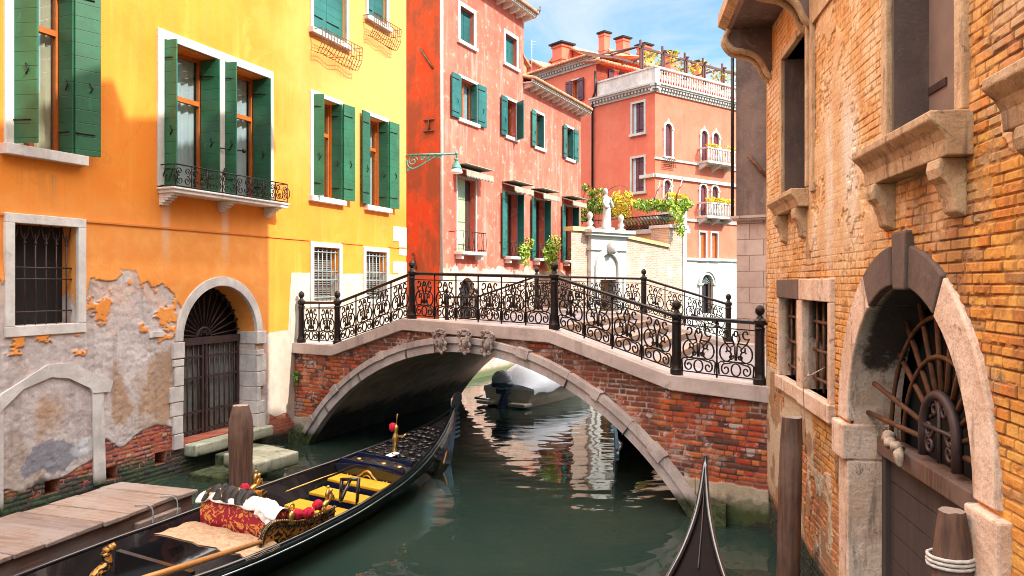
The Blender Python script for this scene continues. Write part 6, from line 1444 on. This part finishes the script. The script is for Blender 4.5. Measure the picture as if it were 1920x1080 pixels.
for s_ in (-1, 1):
    mb = MB(); pts = smooth([(6.52, .30), (6.3, .25), (6.12, .15), (6.02, .0)], 5); mb.tube([(p.x, s_ * .56 + .13, zb + p.y - .05) for p in pts], .09, 8); mb.build('arm', M['brocade'], so)
mb = MB(); mb.box(5.92, 6.44, -.40, .66, .30, .46); mb.build('seat_cushion', M['blackcloth'], so, bevel=.04)
def drape(name, label, cat, m, c0, c1, front, back, lift, seed, n=26):
    rr = random.Random(seed); mb = MB(); rows = []
    for k in range(n + 1):
        c = c0 + (c1 - c0) * k / n; z = zb + ht * (1 - .12 * (c - .13) ** 2) + (.05 if abs(c - .13) < .5 else 0)
        w_ = lambda i: .035 * math.sin(k * .9 + i * 1.3) + rr.uniform(-.015, .015)
        f = front * (1 + .35 * math.sin(k * .55 + seed)); b = back * (1 + .3 * math.sin(k * .7))
        rows.append([(6.71 + w_(0) * .6, c, z - f), (6.71 + w_(1) * .4, c, z - f * .5), (6.67, c, z + .02 + abs(w_(1))), (6.58, c, z + .06 + lift * abs(math.sin(k * .8 + 1)) + abs(w_(2))), (6.47, c, z + .045 + lift * .8 * abs(math.sin(k * .6)) + abs(w_(3))), (6.37 + w_(4), c, z - b * .4), (6.30 + w_(5), c, z - b)])
    mb.grid(rows); o = mb.build(name, M[m], None, G0, recalc=False)
    sd = o.modifiers.new('thick', 'SOLIDIFY'); sd.thickness = .012
    su = o.modifiers.new('sub', 'SUBSURF'); su.levels = 1; su.render_levels = 1
    return tag(o, label, cat)
drape('white_cloth', 'white cloth draped over the red brocade sofa back', 'cloth', 'cream', -.54, .80, .035, .12, .005, 2, 34)
drape('black_throw', 'black and gold throw bunched on top of the red brocade sofa', 'throw', 'blackcloth', -.44, .28, .01, .15, .11, 5)
mb = MB(); rr = random.Random(4); rows = []
for k in range(10): rows.append([(6.73 - .26 * j / 7 + .02 * math.sin(k * 1.7 + j), .46 + .26 * k / 9 + .03 * math.sin(j * 2), zb + ht * .98 - .004 * k * k * .55 + .025 * abs(math.sin(k * 1.1 + j * .9)) + .062 - (.10 if j == 0 else 0)) for j in range(8)])
mb.grid(rows); o = mb.build('white_towel', M['cream'], None, G0, recalc=False); tag(o, 'crumpled white towel at the right end of the red sofa', 'towel'); o.modifiers.new('t', 'SOLIDIFY').thickness = .015; o.modifiers.new('s', 'SUBSURF').levels = 1
pa = G0.g(300, 1076, .98); pb = G0.g(488, 1016, .80); dv = (pb - pa)
mb = MB(); e = pa - dv * 1.1; mb.tube([e, pa, pb], [.040, .038, .028], 9); mb.prism([(0, 0), (0, 0), (0, 0)], 0, 0) if 0 else None
e2 = e - dv * .5; mb.tube([e2, e], [.10, .042], 8, flat=.25)
o = mb.build('oar', M['oar'], None, G0); tag(o, 'long varnished wooden oar resting along the black gondola', 'oar')
mb = MB(); rows = []
for k in range(9): rows.append([(9.75 + .8 * k / 8, -.36 + .55 * j / 8 - .03 * k, zs(9.75 + .8 * k / 8) + .07 + .16 * math.exp(-((j - 2) / 2.2) ** 2) * (1 if k < 7 else .6) + .02 * math.sin(k + j)) for j in range(9)])
mb.grid(rows); o = mb.build('cloth_cover', M['sky_cloth'], None, G0, recalc=False); tag(o, 'pale blue cloth covering the stern deck of the near gondola', 'cloth'); o.modifiers.new('t', 'SOLIDIFY').thickness = .015

# ================================================================ pier, steps, poles
def gp(px, py, z):
    Yd = (EYE - z) * F / (py - HY); return Vector(((px - CX) / F * Yd, Yd, z))
zpier_ = .78
a, b, c, d = gp(367, 917, zpier_), gp(0, 1048, zpier_), gp(253, 901, zpier_), gp(0, 976, zpier_)
dirv = (b - a).normalized(); PI_ = Plane(a.x, a.y, -dirv.x, -dirv.y)
pr = thing('wooden_pier', 'weathered plank pier along the ochre house beside the gondola', 'pier', PI_)
wdp = 1.42; Lp = 7.5; rr = random.Random(8); x = 0.02
while x > -Lp:
    wd = rr.uniform(.40, .52); mb = MB(); s_ = rr.uniform(-.012, .012); e1, e2 = rr.uniform(-.05, .03), rr.uniform(-.03, .05)
    mb.add([(x - wd + .012, e1, zpier_ - .06), (x, e1 + .01, zpier_ - .06), (x, wdp + e2, zpier_ - .06), (x - wd + .012, wdp + e2, zpier_ - .06), (x - wd + .012, e1, zpier_ + s_), (x, e1 + .01, zpier_ - s_ * .6), (x, wdp + e2, zpier_ - s_), (x - wd + .012, wdp + e2, zpier_ + s_ * .5)],
           [(0, 3, 2, 1), (4, 5, 6, 7), (0, 1, 5, 4), (1, 2, 6, 5), (2, 3, 7, 6), (3, 0, 4, 7)]); mb.build('plank', M['pier'], pr, bevel=.012); x -= wd
for y_ in (.06, wdp - .18):
    mb = MB(); mb.box(-Lp, .0, y_, y_ + .12, zpier_ - .34, zpier_ - .065); mb.build('side_beam', M['beam'], pr, bevel=.012)
mb = MB(); mb.box(-.12, .01, .18, wdp - .18, zpier_ - .32, zpier_ - .065); mb.build('end_beam', M['beam'], pr, bevel=.01)
for x_, y_ in ((-.3, .30), (-.25, wdp - .3), (-3.2, .3), (-3.2, wdp - .3), (-6.2, .3)):
    mb = MB(); mb.lathe([(.13, -2.2), (.12, -.4), (.115, zpier_ - .07)], (x_, y_), 10); mb.build('pile', M['beam'], pr)
mb = MB(); mb.box(-1.15, -.35, -.045, .055, zpier_ - .27, zpier_ - .18); mb.build('cleat_board', M['pier'], pr, bevel=.01)
for k, x_ in enumerate((-.95, -.48)):
    mb = MB(); mb.tube(smooth([(x_ - .06, .16, zpier_ + .012), (x_, .02, zpier_ + .018), (x_ + .04, -.05, zpier_ - .06), (x_ + .02, -.065, zpier_ - .26), (x_ - .05, -.06, zpier_ - .36), (x_ - .16, -.055, zpier_ - .33), (x_ - .22, -.05, zpier_ - .24)], 6), .009, 6)
    if k: mb.tube(smooth([(x_ + .02, -.08, zpier_ - .3), (x_ + .05, -.09, zpier_ - .5), (x_ + .02, -.08, zpier_ - .6)], 5), [.012, .016, .02, .024, .028, .03, .03, .032, .032, .028, .02][:11], 6)
    o = mb.build('mooring_rope', M['rope2'], None, PI_); tag(o, ('pale rope looped over the pier edge, left of two', 'pale rope with frayed end at the pier corner')[k], 'rope')
def pole(name, label, X, Yd, r, zt, lean=(0, 0), m='pole', top='cut', seed=0):
    o = thing(name, label, 'mooring pole', None, 'wooden mooring poles', (X, Yd, 0))
    mb = MB(); n = 14; rows = []; rr = random.Random(seed); ph = [rr.uniform(-.05, .05) for _ in range(n)]
    zz = [-2, -.5, 0, zt * .3, zt * .6, zt * .75, zt * .88, zt]
    rs = [1.05, 1.0, .98, .97, 1.0, 1.06, .98, .66] if top == 'cut' else [1.05, 1, 1, 1, 1, 1, .98, .85]
    for z, q in zip(zz, rs): rows.append([(lean[0] * z + r * q * (1 + ph[k] + .03 * math.sin(k * 3 + z * 2)) * math.cos(2 * math.pi * k / n), lean[1] * z + r * q * (1 + ph[k]) * math.sin(2 * math.pi * k / n), z + (0 if z < zt else ph[k] * .15)) for k in range(n)])
    mb.grid(rows, 0, True, True); mb.add(rows[-1], [tuple(range(n))], 1); mb.build('shaft', [M[m], M['pier']], o, recalc=False); return o
q = gp(451, 985, 0); pole('mooring_pole', 'stout mooring pole with chamfered top standing beside the stone steps', q.x, q.y, .185, 1.93, seed=1)
Y3 = 6.6; pole('mooring_pole', 'tall slim leaning pole against the golden brick wall under the barred windows', (1476 - CX) / F * 9.1, 9.1, .13, EYE - (782 - HY) * 9.1 / F, (.025, -.0), seed=2, top='flat')
Xp = (1798 - CX) / F * 5.0
p3 = pole('mooring_pole', 'short tapered pole wrapped with pale rope in front of the dark door', Xp, 5.0, .125, EYE - (957 - HY) * 5.0 / F, (-.02, 0), seed=3)
mb = MB(); mb.tube([(.14 * math.cos(k * .5) - .05, .14 * math.sin(k * .5), EYE - (1062 - HY) * 5.0 / F + .0022 * k) for k in range(38)], .012, 6); o = mb.build('rope', M['rope']); o.location = (Xp, 5.0, 0); tag(o, 'pale rope wound round the short pole at the dark door', 'rope')
# stone landing and steps below the water gate
ls = thing('landing_steps', 'weedy stone landing with steps at the foot of the arched water gate', 'steps', YL)
mb = MB(); a = YL.u(330); b = YL.u(552) - .1
mb.box(YL.u(345), 19.35, -.30, .3, .36, .60); mb.build('ledge', M['step'], ls, bevel=.03)
mb = MB(); sq = [YL.g(*q, .56) for q in ((418, 850), (500, 833), (561, 846), (477, 870))]; mb.prism([(p.x, p.y) for p in sq], .30, .56, 0, 'z'); mb.build('slab', M['step'], ls, bevel=.035)
mb = MB(); mb.prism([(17.4, -.35), (18.6, -.35), (18.6, -1.2), (17.4, -1.2)], -.2, .34, 0, 'z'); mb.build('step', M['step'], ls, bevel=.03)
mb = MB(); mb.prism([(16.6, -.4), (18.2, -.4), (18.2, -1.45), (16.6, -1.4)], -.4, .13, 0, 'z'); mb.build('step', M['step'], ls, bevel=.03)

# ================================================================ covered motor boat beyond the bridge
Bt = Plane(-.15, 24.5, .56, .83)
mbo = thing('motor_boat', 'cream motor boat with blue outboard moored beyond the bridge arch', 'boat', Bt)
mb = MB(); rows = []
for t_, h, z, k in ((0, .90, .55, -.2), (.6, .95, .55, -.25), (2, .98, .58, -.25), (3.4, .86, .64, -.2), (4.4, .55, .72, -.05), (5.1, .1, .82, .3)):
    rows.append([(t_, -h, z), (t_, -h * .93, z * .4), (t_, -h * .75, k), (t_, 0, k - .05), (t_, h * .75, k), (t_, h * .93, z * .4), (t_, h, z)])
mb.grid(rows, 0, False); mb.add(rows[0], [tuple(range(7))]); mb.add([r[0] for r in rows] + [r[-1] for r in rows[::-1]], [tuple(range(12))]); mb.build('hull', M['hull'], mbo)
for c in (-.62, .62):
    mb = MB(); mb.box(-.42, .02, c - .30, c + .30, .05, .16); mb.build('swim_platform', M['hull'], mbo, bevel=.03)
mb = MB(); mb.tube([(-.44, .35, .22), (-.44, .95, .22)], .03, 6); mb.tube([(-.44, .95, .22), (0, .98, .25)], .03, 6); mb.build('platform_rail', M['steel'], mbo)
mb = MB(); mb.box(-.42, -.14, -.24, .16, .42, .62); mb.prism([(-.30, .42), (-.12, .42), (-.16, -.12), (-.46, -.22), (-.52, .0)], -.11, .04); mb.box(-.5, -.35, -.16, .09, -.02, .05); en = mb.build('outboard', M['motor'], mbo, bevel=.03)
mb = MB(); mb.ball((-.36, -.05, .86), .33, 14, 0, .95); mb.build('motor_cover', M['motorw'], en)
mb = MB(); mb.lathe([(.335, 0), (.345, .07), (.33, .14)], (-.36, -.05), 14, 0, True, .66); mb.build('cover_band', M['motor'], en)
for t_ in (.9, 2.3): 
    mb = MB(); mb.tube([(t_, .99, .5), (t_ + .1, 1.05, .12)], [.07, .08], 8); mb.build('fender', M['white'], mbo)
mb = MB(); rows = []
for k in range(21):
    t_ = .05 + 5.0 * k / 20; h = lerp([(0, .93), (2, 1.02), (3.4, .9), (4.4, .6), (5.1, .15)], t_) + .03; z = .56 + .05 * t_; rid = lerp([(0, .10), (.6, .62), (1.6, .95), (3.6, .70), (5.1, .1)], t_)
    rows.append([(t_, -h * 1.01, z - .16 + .05 * math.sin(k * 1.3))] + [(t_ + .02 * math.sin(j * 2 + k), h * (-1 + 2 * j / 10), z + rid * (1 - abs(-1 + .2 * j) ** 1.35) + .02 * math.sin(k * 1.9 + j * 1.1) + .015) for j in range(11)] + [(t_, h * 1.01, z - .16 + .05 * math.sin(k * 1.1))])
mb.grid(rows); mb.add(rows[0], [tuple(range(13))]); o = mb.build('boat_cover', M['tarp'], None, Bt, recalc=False); tag(o, 'pale tarpaulin cover stretched over the cream motor boat', 'boat cover')

# ================================================================ wall lamp
mount = YL.M @ Vector((26.08, -.02, 0)); ym = YL.y0
lx = W2(YL, 26.08, .02); Yl = lx.y
LP = Plane(lx.x, lx.y, 1, -.15)
lamp = thing('wall_lamp', 'green street lamp with milky shade on a scrolled iron bracket at the ochre house corner', 'street lamp', LP)
zl = LP.z(800, 290); ue = LP.u(856)
mb = MB(); mb.tube([(0, 0, zl), (ue, 0, zl)], .035, 6); mb.tube(smooth([(0, 0, zl - .15), (.06, 0, zl - .36), (.25, 0, zl - .42), (.6, 0, zl - .25), (ue * .62, 0, zl - .02)], 6), .024, 5)
for cx, cz, r0 in ((.2, -.19, .17), (.52, -.12, .07), (.68, -.09, .06), (ue * .66, -.08, .06), (.05, -.46, .05)):
    mb.tube([(cx + p[0], 0, zl + cz + p[1]) for p in spiral(0, 0, r0, .02, 0, 10, 22)], .018, 5)
mb.tube([(ue, 0, zl + .14), (ue, 0, zl - .15)], .022, 6); mb.ball((ue, 0, zl + .02), .05, 8); mb.build('bracket', M['verd'], lamp)
mb = MB(); mb.lathe([(.02, .0), (.10, -.02), (.06, -.07), (.07, -.12), (.11, -.2), (.15, -.28), (.16, -.33)], (ue, 0), 12, 0, True, zl - .14); mb.build('lamp_hood', M['verd'], lamp)
mb = MB(); mb.lathe([(.15, -.32), (.18, -.40), (.19, -.46), (.15, -.47)], (ue, 0), 12, 0, True, zl - .14); mb.build('lamp_shade', M['lampglass'], lamp)

# ================================================================ plants
def leaves(mb, c, rad, n, size, mis=(0,), seed=0, hollow=.3):
    rr = random.Random(seed)
    for _ in range(n):
        while 1:
            v = Vector((rr.uniform(-1, 1), rr.uniform(-1, 1), rr.uniform(-1, 1)))
            if hollow < v.length < 1: break
        p = Vector(c) + Vector((v.x * rad[0], v.y * rad[1], v.z * rad[2])); s_ = size * rr.uniform(.6, 1.4)
        a = Vector((rr.uniform(-1, 1), rr.uniform(-1, 1), rr.uniform(-.6, 1))).normalized(); b = a.orthogonal().normalized()
        b = (b * math.cos(rr.uniform(0, 6)) + a.cross(b) * math.sin(rr.uniform(0, 6))).normalized(); k = a.cross(b)
        mb.add([p - b * s_, p + k * s_ * .45, p + b * s_, p - k * s_ * .45], [(0, 1, 2, 3)], rr.choice(mis))
    return mb
def plant(name, label, cat, frame, blobs, mats, size, seed, stems=(), group=None):
    o = thing(name, label, cat, frame, group); mb = MB()
    for i, (c, rad, n) in enumerate(blobs): leaves(mb, c, rad, n, size, tuple(range(len(mats))), seed + i)
    mb.build('foliage', [M[m] for m in mats], o, recalc=False)
    if stems:
        mb = MB()
        for s_ in stems: mb.tube(smooth(s_, 4), .018, 4)
        mb.build('stem', M['stem'], o)
    return o
Qs = {i: Q[i] for i in range(6, 10)}
for i, lab, sz, k in ((7, 'sparse potted plant trailing from the second balcony of the coral house', 1.0, 200), (8, 'loose yellow green plant spilling over the third balcony of the coral house', 1.5, 520), (9, 'lush bright green plant hanging from the last balcony of the coral house', 1.5, 760)):
    q = Qs[i]; m_ = (q[0] + q[1]) / 2 + (.35 if i < 9 else .1); z = q[2] + .25
    bl = [((m_, -.45, z), (.55 * sz, .25, .35 * sz), k), ((m_ + .3 * (1 if i < 9 else -.3), -.5, z + .35 * sz), (.5 * sz, .25, .3 * sz), k // 2), ((m_ + .1, -.5, z - .35 * sz), (.35 * sz, .2, .4 * sz), k // 2)]
    plant('balcony_plant', lab, 'plant', RD, bl, ['leaf', 'leaf2'] if i < 9 else ['leaf', 'leaf', 'leafd'], .07, 30 + i, [[(m_, -.3, z - .2), (m_ + .2, -.5, z + .3), (m_ + .5, -.5, z + .7)], [(m_, -.3, z - .2), (m_ - .3, -.5, z + .2), (m_ - .5, -.5, z + .4)]])
labs = ['small yellow flowers on the upper balcony of the pink palace', 'thick yellow flowers on the lower pair-window balcony of the pink palace', 'yellow flowers on the far upper balcony of the pink palace', 'yellow flowers on the far lower balcony of the pink palace', 'yellow flower tuft on the single-window balcony behind the flags']
for i, (a, b, z) in enumerate(BOX):
    bl = [((a + (b - a) * (k + .5) / 6, -.68, z + .12), (.3, .2, (.2 if i != 0 else .12)), 90 if i != 0 else (60 if k in (0, 1, 5) else 10)) for k in range(6)]
    plant('flower_box', labs[i], 'flowers', PR, bl, ['flower', 'flower', 'flower', 'leaf'], .07, 60 + i, (), 'yellow flower boxes on the palace balconies')
# terrace plants
def tp(px, py, y=.5): 
    u, z = TR.uz(px, py, -y); return (u, y, z)
plant('climbing_vine', 'green climbing vine on thin hoops behind the marble statue', 'vine', TR, [(tp(1118, 385), (.7, .5, .55), 330), (tp(1100, 402), (.5, .4, .5), 200), (tp(1142, 390, .8), (.6, .5, .6), 260), (tp(1112, 362), (.45, .3, .3), 90), (tp(1098, 352), (.3, .25, .25), 50), (tp(1128, 365), (.35, .3, .4), 70)], ['leaf', 'leafd', 'leaf2'], .11, 80,
      [[tp(1092, 420), tp(1095, 365), tp(1112, 352), tp(1130, 365), tp(1140, 410)], [tp(1122, 420), tp(1128, 372), tp(1152, 350), tp(1175, 352), tp(1182, 372), tp(1186, 410)]])
plant('flowering_shrub', 'bright yellow flowering shrub left of the flags on the terrace', 'shrub', TR, [(tp(1165, 388), (.65, .5, .7), 420), (tp(1158, 370), (.4, .35, .4), 120), (tp(1178, 368), (.3, .3, .4), 90), (tp(1170, 405), (.6, .4, .4), 180), (tp(1186, 380), (.25, .25, .3), 40)], ['flower', 'leaf2', 'leaf2', 'flower'], .09, 90, [[tp(1166, 425), tp(1164, 390), tp(1172, 362)], [tp(1166, 425), tp(1176, 390), tp(1186, 372)]])
plant('terrace_hedge', 'mixed green plants crowding the railing of the garden terrace', 'plants', TR, [(tp(1215 + 14 * k, 388 - (k % 2) * 4, .6), (.45, .4, .34), 170) for k in range(6)] + [(tp(1200 + 20 * k, 384, .9), (.5, .4, .36), 150) for k in range(5)] + [(tp(1250, 385, .6), (.5, .3, .3), 80), (tp(1283, 388, .6), (.4, .3, .3), 70)], ['leaf', 'leaf2', 'leaf'], .10, 110)
plant('trailing_plant', 'trailing green plant hanging over the pale corner pier', 'plant', TR, [(tp(1272, 405, -.1), (.4, .3, .5), 150), (tp(1275, 425, -.25), (.28, .2, .5), 100), (tp(1277, 437, -.3), (.16, .15, .35), 40), (tp(1264, 395, .1), (.4, .3, .3), 100)], ['leaf', 'leaf2'], .09, 130)
for k, px in enumerate((1172, 1184, 1198, 1208, 1224, 1236, 1247)):
    o = thing('planter', ['round terracotta pot at the left end of the terrace railing', 'terracotta pot second from the left on the terrace', 'terracotta trough left of the terrace middle', 'terracotta trough at the terrace middle', 'dark terracotta pot right of the terrace middle', 'terracotta trough second from the right on the terrace', 'terracotta trough at the right end of the terrace railing'][k], 'planter', TR, 'terracotta planters along the terrace railing')
    u = TR.u(px); mb = MB(); mb.lathe([(.12, 0), (.17, .25), (.19, .27), (.19, .32), (.15, .32)], (u, .3), 10, 0, True, zt, sx=1.5 if k % 2 else 1.1); mb.build('pot', M['terra'], o)
    mb = MB(); leaves(mb, (u, .3, zt + .42), (.2, .15, .16), 40, .07, (0,), 200 + k); mb.build('leaves', [M['leaf2' if k < 3 else 'leaf']], o, recalc=False)
o = plant('pergola_vine', 'autumn tinted vine climbing the roof pergola of the pink palace', 'vine', PR, [((PR.u(1225) + 1.1 * k, .4 + .2 * (k % 2), 17.0 + .25 * (k % 3)), (.5, .35, .5), 60) for k in range(9)], ['leaf2', 'leaf', 'flower'], .11, 140)
# marble statue on the gate
mx, mzz = P.u(1139) if 0 else GW.u(1136), zgt
st = thing('statue', 'white marble draped figure standing on the garden gate', 'statue', GW)
mb = MB(); rows = []; n = 18
prof = [(.0, .25, .22), (.15, .26, .22), (.4, .22, .19), (.7, .21, .18), (.95, .20, .17), (1.15, .17, .13), (1.35, .22, .14), (1.48, .23, .13), (1.56, .12, .10), (1.62, .07, .07), (1.68, .09, .10), (1.78, .105, .12), (1.88, .09, .10), (1.94, .03, .03)]
for z, rx, ry in prof:
    rows.append([(mx + .06 * math.sin(z * 2) + rx * math.cos(2 * math.pi * k / n) * (1 + (.12 * math.sin(k * 2.1 + z * 3) if z < 1.3 else 0)), ry * math.sin(2 * math.pi * k / n) * (1 + (.12 * math.sin(k * 2.6) if z < 1.3 else 0)), mzz + .12 + z) for k in range(n)])
mb.grid(rows, 0, True, True); mb.add(rows[0], [tuple(range(n))]); mb.add(rows[-1], [tuple(range(n))])
for s_, pts in ((-1, [(-.2, 0, 1.46), (-.30, -.05, 1.2), (-.22, -.16, 1.0), (-.05, -.2, 1.08)]), (1, [(.2, 0, 1.46), (.30, -.04, 1.2), (.24, -.14, 1.02), (.08, -.2, 1.2), (.02, -.2, 1.28)])):
    mb.tube([(mx + .1 + a, b, mzz + .12 + c) for a, b, c in smooth(pts, 4)], [.075 - .0028 * k for k in range(4 * (len(pts) - 1) + 1)], 7)
mb.ball((mx + .06 * math.sin(3.5), -.10, mzz + .12 + 1.77), .03, 6)
mb.build('figure', M['marble'], st)
mb = MB(); mb.box(mx - .32, mx + .32, -.28, .28, mzz, mzz + .13); mb.build('plinth', M['marble'], st, bevel=.01)
# flags
for k, (px, py, cols, lab) in enumerate(((1228, 357, ('fl_blue', 'fl_blue', 'fl_white'), 'blue flag on a slanting pole, leftmost of the terrace flags'), (1252, 352, ('fl_green', 'fl_white', 'fl_red'), 'green white and red flag, middle of the terrace flags'), (1270, 352, ('fl_red', 'fl_red', 'brass'), 'red and gold flag, rightmost of the terrace flags'))):
    a = tp(px + 10, py - 18, .2); b = tp(px - 6, py + 42, .6)
    o = thing('flag', lab, 'flag', TR, 'flags on the garden terrace')
    mb = MB(); mb.tube([a, b], .022, 6); mb.ball(a, .05, 6); mb.build('flagpole', M['white'], o)
    mb = MB(); A = Vector(a); B_ = Vector(b)
    for j in range(3):
        rows = []
        for i in range(9):
            f = .12 + .62 * i / 8; p = A.lerp(B_, f); dpt = (.10 + .12 * f) * 1.1
            rows.append([(p.x - dpt * (j + q) * .75 + .03 * math.sin(i * 1.2 + j), p.y + .05 * math.sin(i * .9 + (j + q) * 2), p.z - dpt * (j + q) * 1.3) for q in (0, .5, 1)])
        mb.grid(rows, j)
    mb.build('flag_cloth', [M[c] for c in cols], o, recalc=False)
# pigeon on the eave
pz = RD.uz(986, 33, .6); o = thing('pigeon', 'dark pigeon perched on the eave corner of the tall coral house', 'pigeon', RD)
mb = MB(); px_, pz_ = UB + .28, T1 + .20; py_ = -.62
sp = smooth([(px_ - .30, py_, pz_ + .08), (px_ - .12, py_, pz_ + .12), (px_ + .02, py_, pz_ + .18), (px_ + .12, py_, pz_ + .30), (px_ + .16, py_, pz_ + .38), (px_ + .22, py_, pz_ + .36)], 4)
mb.tube(sp, [.02, .035, .05, .065, .085, .095, .10, .10, .095, .085, .075, .065, .055, .05, .05, .05, .05, .045, .035, .02, .01], 8)
for s_ in (-.03, .03): mb.tube([(px_, py_ + s_, pz_ + .12), (px_ + .01, py_ + s_, pz_)], .012, 4)
mb.build('bird_body', M['pigeon'], o)
# antenna
Xa = (997 - CX) / F * 54; za = EYE - (75 - HY) * 54 / F; zb2 = EYE - (118 - HY) * 54 / F; mb = MB()
mb.tube([(0, 0, zb2 - 2), (0, 0, za)], .03, 5)
for k in range(5): mb.tube([(-.3 + .04 * k, 0, za - .1 - .22 * k), (.3 - .04 * k, .1, za - .1 - .22 * k)], .018, 4)
o = mb.build('antenna', M['iron_grey']); o.location = (Xa, 54, 0); tag(o, 'thin television antenna on the roof left of the dormers', 'antenna')
# rag rolled on the door beam, cord from the barred window, oar leaning
mb = MB(); e = RW.uz(1664, 818, -.2); f = RW.uz(1722, 850, -.2)
pts = smooth([(e[0] + .05, .20, e[1] + .02), (e[0] + .16, .16, e[1] - .02), (e[0] + .34, .20, e[1] - .05)], 6); mb.tube(pts, [.045 + .02 * math.sin(k * 2.1) for k in range(len(pts))], 9)
mb.tube(smooth([pts[-1], pts[-1] + Vector((.05, -.03, -.05)), pts[-1] + Vector((.10, -.03, -.14))], 4), [.03, .03, .04, .05, .05, .045, .04, .03, .015], 6)
o = mb.build('rolled_rag', M['rag'], None, RW); tag(o, 'dirty rag knotted round the beam under the fan grille', 'rag')
mb = MB(); u = RW.u(1530); z = RW.z(1530, 705); mb.tube(smooth([(u, .1, z + .1), (u - .02, -.06, z), (u - .05, -.13, z - .1), (u - .09, -.11, z - .5), (u - .10, -.09, z - .95)], 5), .007, 5); mb.ball((u - .01, -.08, z + .0), .022, 7)
o = mb.build('hanging_cord', M['rag'], None, RW); tag(o, 'thin cord knotted to the barred window sill and hanging down the wall', 'cord')
mb = MB(); u, z = BR.uz(556, 672, .1); mb.lathe([(.06, 0), (.05, .08)], (0, 0), 10)
u, z = BR.uz(549, 708, .06); o = plant('wall_fern', 'small green weed growing from the left end of the brick bridge', 'weed', BR, [((u + .12, -.05, z), (.08, .07, .16), 60)], ['leaf', 'leafd'], .05, 300)
